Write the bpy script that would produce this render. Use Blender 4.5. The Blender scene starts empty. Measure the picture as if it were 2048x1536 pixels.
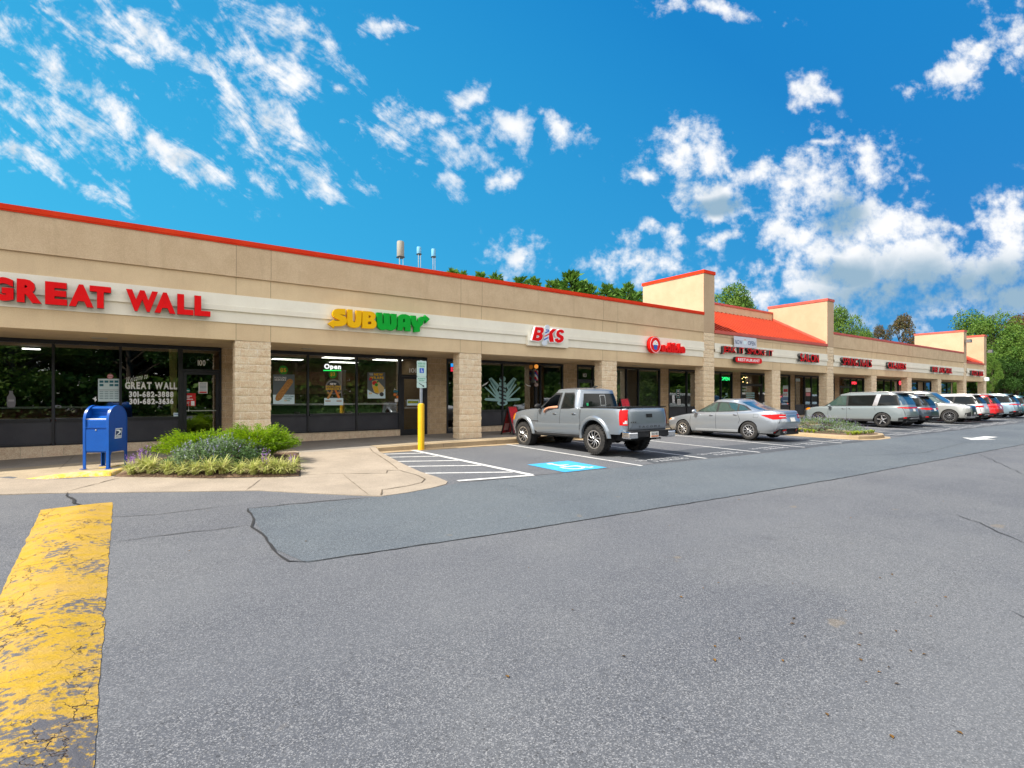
import bpy, math, random
from mathutils import Vector, Matrix, noise as mnoise
from mathutils.geometry import delaunay_2d_cdt
R = math.radians
col = bpy.context.scene.collection
scene = bpy.context.scene
# ------------------------------------------------------------------ camera
YAW = R(54.7)                       # angle between the shop front line and the view direction
CF, SF = math.cos(YAW), math.sin(YAW)
cd = bpy.data.cameras.new('camera'); cam = bpy.data.objects.new('camera', cd); col.objects.link(cam)
cam.location = (0, 0, 0); cam.rotation_euler = (R(90), 0, -(R(90) - YAW))
cd.sensor_width = 36; cd.lens = 36 * 1045 / 2048; cd.shift_y = 25 / 2048; cd.clip_start = .05; cd.clip_end = 3000
scene.camera = cam
# ------------------------------------------------------------------ sun, sky
SUN_AZ = R(180 - 3)                 # direction towards the sun, from +X counter-clockwise
SUN_EL = R(50)
sd = bpy.data.lights.new('sun', 'SUN'); sd.energy = 3.5; sd.angle = R(1.2); sd.color = (1, .93, .80)
sun = bpy.data.objects.new('sun', sd); col.objects.link(sun)
sv = Vector((math.cos(SUN_AZ) * math.cos(SUN_EL), math.sin(SUN_AZ) * math.cos(SUN_EL), math.sin(SUN_EL)))
sun.rotation_euler = sv.to_track_quat('Z', 'Y').to_euler(); sun.location = sv * 60
scene.view_settings.view_transform = 'Standard'; scene.view_settings.look = 'None'
scene.view_settings.exposure = 1.22; scene.view_settings.gamma = 1.0

class NT:                            # terse node builder
    def __init__(s, tree): s.t = tree; s.n = tree.nodes; s.l = tree.links
    def node(s, typ, **kw):
        n = s.n.new(typ)
        for k, v in kw.items(): setattr(n, k, v)
        return n
    def put(s, inp, v):
        if hasattr(v, 'is_output') or isinstance(v, bpy.types.NodeSocket): s.l.new(v, inp)
        elif v is not None: inp.default_value = v
    def m(s, op, a, b=None, c=None, clamp=False):
        n = s.node('ShaderNodeMath', operation=op, use_clamp=clamp)
        s.put(n.inputs[0], a)
        if b is not None: s.put(n.inputs[1], b)
        if c is not None: s.put(n.inputs[2], c)
        return n.outputs[0]
    def v(s, op, a, b=None, out=0):
        n = s.node('ShaderNodeVectorMath', operation=op)
        s.put(n.inputs[0], a)
        if b is not None: s.put(n.inputs[1], b)
        return n.outputs[out]
    def mix(s, f, a, b, mode='MIX'):
        n = s.node('ShaderNodeMix', data_type='RGBA', blend_type=mode)
        s.put(n.inputs[0], f); s.put(n.inputs[6], a); s.put(n.inputs[7], b)
        return n.outputs[2]
    def ramp(s, f, a, b, smooth=True):
        n = s.node('ShaderNodeMapRange', interpolation_type='SMOOTHSTEP' if smooth else 'LINEAR')
        s.put(n.inputs[0], f); n.inputs[1].default_value = a; n.inputs[2].default_value = b
        return n.outputs[0]
    def noise(s, vec, scale, detail=4, rough=.55, dist=0, out=0):
        n = s.node('ShaderNodeTexNoise'); s.put(n.inputs['Vector'], vec)
        n.inputs['Scale'].default_value = scale; n.inputs['Detail'].default_value = detail
        n.inputs['Roughness'].default_value = rough; n.inputs['Distortion'].default_value = dist
        return n.outputs[out]
    def mapping(s, vec, loc=(0,0,0), rot=(0,0,0), scale=(1,1,1), typ='POINT'):
        n = s.node('ShaderNodeMapping', vector_type=typ); s.put(n.inputs[0], vec)
        n.inputs[1].default_value = loc; n.inputs[2].default_value = rot; n.inputs[3].default_value = scale
        return n.outputs[0]

world = bpy.data.worlds.new('World'); scene.world = world; world.use_nodes = True
W = NT(world.node_tree); W.n.clear()
tc = W.node('ShaderNodeTexCoord').outputs['Generated']
fw = W.v('DOT_PRODUCT', tc, (CF, SF, 0), out=1)
rt = W.v('DOT_PRODUCT', tc, (SF, -CF, 0), out=1)
sep = W.node('ShaderNodeSeparateXYZ'); W.put(sep.inputs[0], tc)
fa = W.m('MAXIMUM', W.m('ABSOLUTE', fw), .12)
U = W.m('DIVIDE', rt, fa); V = W.m('DIVIDE', sep.outputs[2], fa)
comb = W.node('ShaderNodeCombineXYZ'); W.put(comb.inputs[0], U); W.put(comb.inputs[1], V)
UV = comb.outputs[0]
def puv(px, py): return ((px - 1024) / 1045, (793 - py) / 1045)
CL = [(15,40,70,34,35),(60,225,75,50,50),(85,265,150,42,42),(150,150,150,40,40),(210,262,150,48,28),(300,275,190,38,28),
      (250,55,170,55,25),(335,95,120,55,40),(420,135,100,42,25),(470,100,90,70,60),(560,45,130,50,15),(515,215,120,62,52),
      (605,300,95,40,62),(530,352,44,26,35),(775,48,45,20,-20),(710,140,34,16,50),(685,165,30,12,35),(795,255,66,48,15),(905,300,74,46,15),
      (940,180,40,26,-35),(1022,262,55,42,40),(895,372,30,17,35),(728,365,34,16,40),(640,372,52,20,45),(20,290,70,26,45),(425,330,70,28,35),
      (1035,515,55,42,5),(1270,528,64,34,0),(1296,448,22,17,0),(1350,462,26,18,0),(1460,474,36,16,0),(1370,312,55,50,30),
      (1420,380,95,44,10),(1296,340,32,26,0),(1500,352,46,24,-15),(1610,188,34,34,-60),(1655,400,80,75,-20),(1740,350,52,42,0),
      (1770,450,95,62,0),(1640,480,100,75,0),(1690,560,190,70,0),(1650,385,95,80,0),(1700,520,150,62,10),(1830,540,190,70,-8),(1640,585,100,34,0),(2010,490,110,72,-25),
      (1640,300,30,12,0),(1905,150,62,30,-10),(1965,95,44,30,-20),(2035,70,50,60,-50),(1870,620,80,36,-15),(2030,590,60,30,0),(1430,12,90,14,5),(1840,405,30,20,0),
      (1890,440,40,18,0),(1760,560,250,70,-4),(1960,545,150,70,-8),(1690,470,110,60,0),(1120,245,45,26,40),(865,230,60,20,15),(1005,370,30,24,0),(590,130,40,60,20)]
mask = None; UVw = W.v('ADD', UV, W.v('SCALE', W.v('SUBTRACT', W.noise(UV, 5, 3, .5, out=1), (.5,.5,.5)), None))
for nd in W.n:
    if nd.type == 'VECT_MATH' and nd.operation == 'SCALE': nd.inputs[3].default_value = .10
for (cx, cy, rx, ry, an) in CL:
    u, v = puv(cx, cy)
    k_ = 1.18 if cx < 1200 else 1.32
    mp = W.mapping(UVw, (u, v, 0), (0, 0, R(-an)), (rx * k_ / 1045, ry * k_ / 1045, 1), 'TEXTURE')
    ln = W.v('LENGTH', mp, out=1)
    e = W.m('SUBTRACT', 1.0, ln)
    mask = e if mask is None else W.m('MAXIMUM', mask, e)
isr = W.ramp(U, -.25, .15)
n1 = W.noise(W.mapping(UV, rot=(0,0,R(-40)), scale=(.42, .15, 1), typ='TEXTURE'), 2.6, 10, .66, .4)
n2 = W.noise(UV, 9, 9, .6, .3)
nn = W.m('ADD', W.m('MULTIPLY', n1, W.m('SUBTRACT', 1.0, isr)), W.m('MULTIPLY', n2, isr))
mk = W.m('MAXIMUM', mask, -1.2)
nd_ = W.noise(UV, 30, 5, .6)
tot = W.m('ADD', W.m('MULTIPLY', mk, .9), W.m('MULTIPLY', W.m('SUBTRACT', nn, .5), W.m('SUBTRACT', 5.4, W.m('MULTIPLY', isr, 2.2))))
tot = W.m('ADD', W.m('ADD', tot, W.m('MULTIPLY', isr, .12)), W.m('MULTIPLY', W.m('SUBTRACT', nd_, .5), 2.4))
dens = W.m('MULTIPLY', W.m('ADD', W.m('MULTIPLY', W.ramp(tot, -.05, 1.55), W.m('SUBTRACT', 1.0, isr)), W.m('MULTIPLY', W.ramp(tot, -.05, 1.05), isr)), W.ramp(mk, -.95, -.15))
# behind the viewer, unseen: broken cloud added as white fill light for the facade
back = W.ramp(fw, .12, -.12)
bc = W.ramp(W.noise(W.mapping(tc, scale=(1, 1, 2.2)), 2.6, 7, .6), .36, .56)
dens = W.m('ADD', W.m('MULTIPLY', dens, W.m('SUBTRACT', 1.0, back)), W.m('MULTIPLY', bc, back))
# thick, shaded undersides of the big cumulus on the right
gm = None
for (cx, cy, rx, ry, an) in [(1830,590,260,75,-6),(2010,580,150,80,0),(1440,400,90,26,5),(1700,560,110,40,5),(1680,440,70,50,0)]:
    u, v = puv(cx, cy)
    e = W.m('SUBTRACT', 1.0, W.v('LENGTH', W.mapping(UVw, (u, v, 0), (0,0,R(-an)), (rx/1045, ry/1045, 1), 'TEXTURE'), out=1))
    gm = e if gm is None else W.m('MAXIMUM', gm, e)
gray = W.m('MULTIPLY', W.ramp(W.m('ADD', W.m('ADD', gm, .12), W.m('MULTIPLY', W.m('SUBTRACT', n2, .5), .8)), -.1, .8), .85)
n3 = W.noise(UV, 14, 5, .5)
gray = W.m('MAXIMUM', gray, W.m('MULTIPLY', W.ramp(n3, .45, .8), W.m('MULTIPLY', .5, W.ramp(mk, .1, .7))))
sky = W.node('ShaderNodeTexSky', sky_type='NISHITA'); sky.sun_disc = False
sky.sun_elevation = SUN_EL; sky.sun_rotation = R(90) - SUN_AZ; sky.air_density = 1.0; sky.dust_density = .3; sky.ozone_density = 2.0
lift = W.ramp(W.m('ADD', W.m('MULTIPLY', U, -.55), W.m('MULTIPLY', V, -.75)), -.72, .62, False)
grad = W.mix(lift, (.0, .98, 2.62, 1), (.18, 2.45, 3.9, 1))
sat = W.node('ShaderNodeHueSaturation'); W.put(sat.inputs['Color'], sky.outputs[0]); sat.inputs['Saturation'].default_value = .75
skyc = W.mix(W.m('MAXIMUM', .04, W.m('MULTIPLY', back, .9)), grad, sat.outputs[0])
cloud = W.mix(gray, (4.35, 4.4, 4.5, 1), (.85, 1.65, 2.35, 1))
cloud = W.mix(back, cloud, (9.5, 9.2, 8.8, 1))
final = W.mix(dens, skyc, cloud)
bg = W.node('ShaderNodeBackground'); W.put(bg.inputs[0], final); bg.inputs[1].default_value = .10
wo = W.node('ShaderNodeOutputWorld'); W.l.new(bg.outputs[0], wo.inputs[0])

# ------------------------------------------------------------------ helpers
def zg(Y):                           # asphalt: falls gently away from the shops
    return -(1.55 + .016 * (13.9 - Y)) if Y > 6 else -(1.6764 + .004 * (6 - Y))
def zs(X):                           # sidewalk in front of the shops
    pts = [(-30, -1.62), (-2.8, -1.54), (.4, -1.46), (3.8, -1.44), (7.5, -1.39), (200, -1.39)]
    for (a, za), (b, zb) in zip(pts, pts[1:]):
        if X <= b: return za + (zb - za) * (X - a) / (b - a)
    return -1.39
def fx(px, Y=14.93):                 # where a sight line meets a wall parallel to the shop front
    t = (px - 1024) / 1045; return Y / (SF - CF * t) * (CF + SF * t)
def fz(px, py, Y=14.93):
    t = (px - 1024) / 1045; return (793 - py) * Y / (SF - CF * t) / 1045
def gnd(px, py, z=None):
    zz = -1.6 if z is None else z
    for i in range(8):
        t = (px - 1024) / 1045; s = -zz * 1045 / (py - 793); x, y = s * (CF + SF * t), s * (SF - CF * t)
        if z is None: zz = zg(y)
    return (x, y)

def tag(o, label=None, cat=None, group=None, kind=None):
    if label: o['label'] = label
    if cat: o['category'] = cat
    if group: o['group'] = group
    if kind: o['kind'] = kind
    return o
def empty(name, loc=(0,0,0), rz=0, label=None, cat=None, group=None):
    o = bpy.data.objects.new(name, None); o.location = loc; o.rotation_euler = (0, 0, rz); o.empty_display_size = .2
    col.objects.link(o); return tag(o, label, cat, group)
def link_mesh(me, name, parent=None, loc=(0,0,0)):
    o = bpy.data.objects.new(name, me); o.location = loc; col.objects.link(o)
    if parent: o.parent = parent
    return o
def copy_tree(o, parent=None):
    c = o.copy(); col.objects.link(c); c.parent = parent
    for ch in o.children: copy_tree(ch, c)
    return c

class MB:
    def __init__(s): s.v = []; s.f = []; s.mi = []
    def add(s, vs, fs, mi=0):
        b = len(s.v); s.v += [tuple(v) for v in vs]; s.f += [tuple(i + b for i in f) for f in fs]; s.mi += [mi] * len(fs); return s
    def box(s, x0, x1, y0, y1, z0, z1, mi=0, M=None):
        vs = [(x0,y0,z0),(x1,y0,z0),(x1,y1,z0),(x0,y1,z0),(x0,y0,z1),(x1,y0,z1),(x1,y1,z1),(x0,y1,z1)]
        if M: vs = [M @ Vector(v) for v in vs]
        return s.add(vs, [(0,3,2,1),(4,5,6,7),(0,1,5,4),(1,2,6,5),(2,3,7,6),(3,0,4,7)], mi)
    def prism(s, poly, lo, hi, fn, mi=0, side=None):   # poly in 2D, fn(u,v,w)->3D, extruded lo..hi
        n = len(poly)
        tri = cdt(poly)
        vs, fs = tri
        k = len(vs)
        allv = [fn(u, v, hi) for u, v in vs] + [fn(u, v, lo) for u, v in vs]
        s.add(allv, [tuple(f) for f in fs] + [tuple(i + k for i in reversed(f)) for f in fs], mi)
        sv_ = [fn(u, v, hi) for u, v in poly] + [fn(u, v, lo) for u, v in poly]
        s.add(sv_, [(i, i + n, (i + 1) % n + n, (i + 1) % n) for i in range(n)], mi if side is None else side)
        return s
    def tube(s, pts, r, n=8, mi=0, cap=True):
        pts = [Vector(p) for p in pts]; rs = r if isinstance(r, (list, tuple)) else [r] * len(pts)
        b = len(s.v); up = Vector((0, 0, 1))
        for i, p in enumerate(pts):
            d = (pts[min(i + 1, len(pts) - 1)] - pts[max(i - 1, 0)]).normalized()
            a = d.cross(up)
            if a.length < .1: a = d.cross(Vector((1, 0, 0)))
            a.normalize(); c = d.cross(a)
            for k in range(n):
                t = 2 * math.pi * k / n; s.v.append(tuple(p + (a * math.cos(t) + c * math.sin(t)) * rs[i]))
        for i in range(len(pts) - 1):
            for k in range(n):
                s.f.append((b + i*n + k, b + i*n + (k+1) % n, b + (i+1)*n + (k+1) % n, b + (i+1)*n + k)); s.mi.append(mi)
        if cap:
            s.f.append(tuple(b + k for k in range(n))[::-1]); s.mi.append(mi)
            s.f.append(tuple(b + (len(pts)-1)*n + k for k in range(n))); s.mi.append(mi)
        return s
    def lathe(s, prof, n=24, fn=None, mi=0):            # prof [(r,h)], axis z, or fn(x,y,h)
        b = len(s.v); fn = fn or (lambda x, y, h: (x, y, h))
        for r, h in prof:
            for k in range(n):
                t = 2 * math.pi * k / n; s.v.append(tuple(fn(r * math.cos(t), r * math.sin(t), h)))
        for i in range(len(prof) - 1):
            for k in range(n):
                s.f.append((b + i*n + k, b + i*n + (k+1) % n, b + (i+1)*n + (k+1) % n, b + (i+1)*n + k)); s.mi.append(mi)
        return s
    def grid(s, rows, mi=0, closed=False):
        b = len(s.v); n = len(rows[0])
        for r in rows: s.v += [tuple(p) for p in r]
        for i in range(len(rows) - 1):
            for k in range(n if closed else n - 1):
                s.f.append((b + i*n + k, b + i*n + (k+1) % n, b + (i+1)*n + (k+1) % n, b + (i+1)*n + k)); s.mi.append(mi)
        return s
    def mesh(s, name, mats, smooth=None):
        me = bpy.data.meshes.new(name); me.from_pydata(s.v, [], s.f)
        for m_ in (mats if isinstance(mats, (list, tuple)) else [mats]): me.materials.append(m_)
        me.polygons.foreach_set('material_index', s.mi)
        if smooth is not None:
            me.polygons.foreach_set('use_smooth', [True] * len(me.polygons)); me.set_sharp_from_angle(angle=R(smooth))
        me.update(); return me
    def build(s, name, mats, parent=None, smooth=None, loc=(0,0,0), fixn=False):
        me = s.mesh(name, mats, smooth)
        if fixn:
            import bmesh
            bm = bmesh.new(); bm.from_mesh(me); bmesh.ops.recalc_face_normals(bm, faces=bm.faces); bm.to_mesh(me); bm.free()
        return link_mesh(me, name, parent, loc)

def inside(p, poly):
    x, y = p; c = False; n = len(poly); j = n - 1
    for i in range(n):
        xi, yi = poly[i]; xj, yj = poly[j]
        if (yi > y) != (yj > y) and x < (xj - xi) * (y - yi) / (yj - yi) + xi: c = not c
        j = i
    return c
def dens_poly(poly, step):
    out = []
    for i in range(len(poly)):
        a, b = poly[i], poly[(i + 1) % len(poly)]; d = math.dist(a, b); n = max(1, int(d / step))
        out += [(a[0] + (b[0]-a[0]) * k / n, a[1] + (b[1]-a[1]) * k / n) for k in range(n)]
    return out
def cdt(poly, holes=(), step=None):
    vs = []; es = []
    for pl in [poly] + list(holes):
        b = len(vs); vs += [Vector(p) for p in pl]; es += [(b + i, b + (i + 1) % len(pl)) for i in range(len(pl))]
    if step:
        xs = [p[0] for p in poly]; ys = [p[1] for p in poly]; i = 0
        x = min(xs) + step * .5
        while x < max(xs):
            y = min(ys) + step * (.5 if i % 2 else .25)
            while y < max(ys):
                if inside((x, y), poly): vs.append(Vector((x, y)))
                y += step
            x += step; i += 1
    r = delaunay_2d_cdt(vs, es, [], 0, 1e-6)
    V_, F_ = [tuple(v) for v in r[0]], []
    for f in r[2]:
        cx = sum(V_[i][0] for i in f) / len(f); cy = sum(V_[i][1] for i in f) / len(f)
        if inside((cx, cy), poly) and not any(inside((cx, cy), h) for h in holes): F_.append(list(f))
    return V_, F_
def union2d(polys, holes=()):
    """Union of overlapping outlines as one triangulated flat shape: verts, faces, boundary edges."""
    vs = []; es = []
    for pl in list(polys) + list(holes):
        b = len(vs); vs += [Vector(p) for p in pl]; es += [(b + i, b + (i + 1) % len(pl)) for i in range(len(pl))]
    r = delaunay_2d_cdt(vs, es, [], 0, 1e-5)
    V_ = [tuple(v) for v in r[0]]; F_ = []; cnt = {}
    for f in r[2]:
        c = (sum(V_[i][0] for i in f) / len(f), sum(V_[i][1] for i in f) / len(f))
        if any(inside(c, p) for p in polys) and not any(inside(c, h) for h in holes):
            F_.append(tuple(f))
            for a, b in zip(f, f[1:] + f[:1]): cnt[(a, b)] = 1
    B_ = [(a, b) for (a, b) in cnt if (b, a) not in cnt]
    return V_, F_, B_
def flat_shape(mb, polys, holes, fn, lo, hi, mi=0, side=None):
    V_, F_, B_ = union2d(polys, holes); k = len(V_)
    mb.add([fn(u, v, hi) for u, v in V_], F_, mi)
    mb.add([fn(u, v, lo) for u, v in V_], [f[::-1] for f in F_], mi if side is None else side)
    mb.add([fn(u, v, hi) for u, v in V_] + [fn(u, v, lo) for u, v in V_], [(a, a + k, b + k, b) for a, b in B_], mi if side is None else side)
def pch(pts):
    """monotone cubic through pts"""
    pts = sorted(pts); xs = [p[0] for p in pts]; ys = [p[1] for p in pts]; n = len(xs)
    if n == 1: return lambda x: ys[0]
    h = [xs[i+1] - xs[i] for i in range(n-1)]; d = [(ys[i+1] - ys[i]) / h[i] for i in range(n-1)]
    m_ = [d[0]] + [0 if d[i-1] * d[i] <= 0 else 2 / (1/d[i-1] + 1/d[i]) for i in range(1, n-1)] + [d[-1]]
    def f(x):
        if x <= xs[0]: return ys[0]
        if x >= xs[-1]: return ys[-1]
        i = 0
        while x > xs[i+1]: i += 1
        t = (x - xs[i]) / h[i]
        return (2*t**3 - 3*t*t + 1) * ys[i] + (t**3 - 2*t*t + t) * h[i] * m_[i] + (-2*t**3 + 3*t*t) * ys[i+1] + (t**3 - t*t) * h[i] * m_[i+1]
    return f

# ------------------------------------------------------------------ materials
MATS = {}
def pmat(name, color, rough=.6, metal=0, spec=.5, coat=0, emit=None, estr=1, alpha=1, trans=0):
    if name in MATS: return MATS[name]
    m_ = bpy.data.materials.new(name); m_.use_nodes = True; b = m_.node_tree.nodes['Principled BSDF']
    b.inputs['Base Color'].default_value = (*color, 1); b.inputs['Roughness'].default_value = rough; b.inputs['Metallic'].default_value = metal
    b.inputs['Specular IOR Level'].default_value = spec; b.inputs['Coat Weight'].default_value = coat; b.inputs['Coat Roughness'].default_value = .03
    b.inputs['Transmission Weight'].default_value = trans
    if emit: b.inputs['Emission Color'].default_value = (*emit, 1); b.inputs['Emission Strength'].default_value = estr
    MATS[name] = m_; return m_
def nodes(m_):
    N = NT(m_.node_tree); b = m_.node_tree.nodes['Principled BSDF']; return N, b
def ocoord(N): return N.node('ShaderNodeTexCoord').outputs['Object']
def bump(N, b, h, strength=.4, dist=.01):
    n = N.node('ShaderNodeBump'); n.inputs['Strength'].default_value = strength; n.inputs['Distance'].default_value = dist
    N.put(n.inputs['Height'], h); N.l.new(n.outputs[0], b.inputs['Normal'])
def mottled(name, c1, c2, scale=3, rough=.8, fine=60, fs=.25, bs=.2, streak=0, spec=.3, coat=0, metal=0, stretch=(1,1,1)):
    m_ = pmat(name, c1, rough, spec=spec, coat=coat, metal=metal); N, b = nodes(m_); oc = N.mapping(ocoord(N), scale=stretch)
    n = N.ramp(N.noise(oc, scale, 5, .6), .35, .68)
    c = N.mix(n, (*c1, 1), (*c2, 1))
    f = N.noise(oc, fine, 3, .6)
    c = N.mix(fs, c, N.mix(N.ramp(f, .3, .7), (0,0,0,1), (1,1,1,1)), 'OVERLAY')
    if streak:
        s_ = N.noise(N.mapping(oc, scale=(3.2, 3.2, .5)), 1.3, 6, .7, .5)
        c = N.mix(N.m('MULTIPLY', N.ramp(s_, .5, .75), streak), c, (c1[0]*.45, c1[1]*.42, c1[2]*.4, 1))
    N.put(b.inputs['Base Color'], c); bump(N, b, f, bs, .01); return m_
def asphalt(name, c, sp=(.30,.30,.31), dark=.35, red=0.0):
    m_ = pmat(name, c, .9, spec=.25); N, b = nodes(m_); oc = ocoord(N)
    big = N.noise(oc, .35, 5, .6); mid = N.noise(oc, 3.0, 4, .6)
    cc = N.mix(N.ramp(big, .32, .66), (c[0]*.80, c[1]*.80, c[2]*.83, 1), (c[0]*1.16, c[1]*1.13, c[2]*1.08, 1))
    cc = N.mix(N.m('MULTIPLY', N.ramp(mid, .45, .75), .25), cc, (c[0]*1.22, c[1]*1.2, c[2]*1.18, 1))
    vo = N.node('ShaderNodeTexVoronoi'); N.put(vo.inputs['Vector'], oc); vo.inputs['Scale'].default_value = 165
    sepc = N.node('ShaderNodeSeparateColor'); N.l.new(vo.outputs['Color'], sepc.inputs[0])
    cc = N.mix(N.m('MULTIPLY', N.ramp(sepc.outputs[0], .60, .97), .62), cc, (*sp, 1))
    cc = N.mix(N.m('MULTIPLY', N.ramp(sepc.outputs[1], .55, .97), .55), cc, (c[0]*dark, c[1]*dark, c[2]*dark, 1))
    vl = N.node('ShaderNodeTexVoronoi'); N.put(vl.inputs['Vector'], oc); vl.inputs['Scale'].default_value = 70
    sl = N.node('ShaderNodeSeparateColor'); N.l.new(vl.outputs['Color'], sl.inputs[0])
    cc = N.mix(N.m('MULTIPLY', N.ramp(sl.outputs[0], .95, .99), .3), cc, (c[0]*2.2, c[1]*2.1, c[2]*2.0, 1))
    cc = N.mix(N.m('MULTIPLY', N.ramp(sl.outputs[1], .97, .99), .4), cc, (.012, .012, .014, 1))
    st = N.noise(oc, .8, 6, .7, 1.0)     # oil stains and worn marks
    cc = N.mix(N.m('MULTIPLY', N.ramp(st, .60, .80), .42), cc, (c[0]*.45, c[1]*.42, c[2]*.4, 1))
    tw = N.noise(N.mapping(oc, rot=(0, 0, R(6)), scale=(.05, .75, 1)), 1.0, 4, .55)    # tyre-polished lanes along the drive
    cc = N.mix(N.m('MULTIPLY', N.ramp(tw, .42, .62), .26), cc, (c[0]*1.35, c[1]*1.32, c[2]*1.28, 1))
    bl_ = N.noise(oc, 1.9, 3, .5); cc = N.mix(N.m('MULTIPLY', N.ramp(bl_, .72, .76), .35), cc, (.20, .155, .10, 1))
    sp2 = N.noise(N.mapping(oc, rot=(0,0,R(-30)), scale=(6, 14, 1)), 1.0, 2, .5); cc = N.mix(N.m('MULTIPLY', N.ramp(sp2, .76, .80), .5), cc, (.04, .035, .035, 1))
    N.put(b.inputs['Base Color'], cc)
    fine = N.noise(oc, 160, 3, .7)
    bump(N, b, N.m('ADD', fine, vo.outputs['Distance']), .28, .004); return m_
ASPH = asphalt('worn_asphalt', (.094, .101, .116)); ASPH2 = asphalt('bluish_patch_asphalt', (.078, .094, .112), (.28,.30,.32)); ASPH3 = asphalt('sealed_asphalt', (.058, .066, .080), (.14,.15,.16))
def concrete(name, c, stain=(.3,.25,.18)):
    m_ = pmat(name, c, .9, spec=.25); N, b = nodes(m_); oc = ocoord(N)
    n = N.noise(oc, 1.2, 6, .65); f = N.noise(oc, 90, 3, .7)
    cc = N.mix(N.ramp(n, .3, .7), (c[0]*.86, c[1]*.86, c[2]*.86, 1), (c[0]*1.08, c[1]*1.08, c[2]*1.08, 1))
    s_ = N.noise(oc, 2.6, 7, .7, .6)
    cc = N.mix(N.m('MULTIPLY', N.ramp(s_, .56, .75), .45), cc, (*stain, 1))
    cc = N.mix(.28, cc, N.mix(N.ramp(f, .3, .7), (0,0,0,1), (1,1,1,1)), 'OVERLAY')
    N.put(b.inputs['Base Color'], cc); bump(N, b, f, .35, .006); return m_
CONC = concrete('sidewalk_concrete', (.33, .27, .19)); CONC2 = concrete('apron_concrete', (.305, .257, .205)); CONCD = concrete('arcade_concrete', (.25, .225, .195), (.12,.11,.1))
STUC = mottled('beige_stucco', (.64, .48, .295), (.70, .535, .33), 1.3, .9, 70, .10, .25, .12)
STUCU = mottled('weathered_tan_stucco', (.56, .41, .255), (.62, .465, .295), 1.6, .9, 70, .12, .25, .20)
STUCT = mottled('tower_stucco', (.46, .325, .205), (.51, .37, .24), .9, .9, 70, .12, .3, .06)
TRIM = mottled('cream_trim', (.80, .745, .62), (.84, .79, .66), 2, .75, 60, .08, .1, .05)
CAPR = mottled('red_metal_cap', (.66, .030, .004), (.72, .045, .007), 1.5, .6, 50, .05, .03, spec=.15)
CAPS = mottled('sun_faded_red_cap', (.50, .07, .045), (.56, .10, .06), 1.5, .5, 50, .05, .03, spec=.5)
ROOFR = mottled('red_standing_seam_metal', (.50, .046, .006), (.57, .062, .009), 1, .5, 40, .05, .03, spec=.2)
def cmu(name, c, var, bw=.4064, bh=.2032, rough_b=.5, zoff=0.0, mort=(.50,.42,.30), msz=.007, speck=.5, xoff=0):
    m_ = pmat(name, c, .95, spec=.15); N, b = nodes(m_); oc = ocoord(N)
    sp_ = N.node('ShaderNodeSeparateXYZ'); N.put(sp_.inputs[0], oc)
    cb = N.node('ShaderNodeCombineXYZ'); N.put(cb.inputs[0], N.m('ADD', N.m('ADD', sp_.outputs[0], sp_.outputs[1]), xoff)); N.put(cb.inputs[1], N.m('ADD', sp_.outputs[2], zoff))
    br = N.node('ShaderNodeTexBrick'); N.put(br.inputs['Vector'], cb.outputs[0])
    br.offset = .5; br.inputs['Scale'].default_value = 1; br.inputs['Brick Width'].default_value = bw; br.inputs['Row Height'].default_value = bh
    br.inputs['Mortar Size'].default_value = msz; br.inputs['Mortar Smooth'].default_value = .2; br.inputs['Bias'].default_value = 0
    br.inputs['Color1'].default_value = (*c, 1); br.inputs['Color2'].default_value = (*var, 1); br.inputs['Mortar'].default_value = (*mort, 1)
    f = N.noise(oc, 42, 5, .75); f2 = N.noise(oc, 9, 3, .6)
    cc = N.mix(speck, br.outputs[0], N.mix(N.ramp(f, .35, .65), (.12,.1,.08,1), (.95,.93,.9,1)), 'OVERLAY')
    cc = N.mix(.2, cc, N.mix(N.ramp(f2, .3, .7), (.2,.2,.2,1), (.8,.8,.8,1)), 'OVERLAY')
    N.put(b.inputs['Base Color'], cc)
    h = N.m('ADD', N.m('MULTIPLY', N.m('ADD', f, N.m('MULTIPLY', f2, 1.5)), rough_b), N.m('MULTIPLY', br.outputs['Fac'], -1.2))
    bump(N, b, h, .8, .02); return m_
SPLIT = cmu('split_face_block', (.78, .62, .43), (.72, .56, .38), rough_b=.9, speck=.30, mort=(.86,.72,.54), msz=.009)
CMUW = cmu('tan_wall_block', (.52, .38, .24), (.47, .34, .21), rough_b=.25, speck=.3, mort=(.66,.53,.38))
CMUB = cmu('base_course_block', (.66, .52, .38), (.60, .47, .34), bh=.6, rough_b=.25, speck=.3)
BLACKM = mottled('black_anodised_frame', (.012, .013, .017), (.02, .022, .028), 2, .35, 80, .05, .02, spec=.5)
BULK = mottled('charcoal_bulkhead_panel', (.030, .031, .040), (.045, .046, .055), 1.2, .5, 120, .15, .05, spec=.4)
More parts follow.
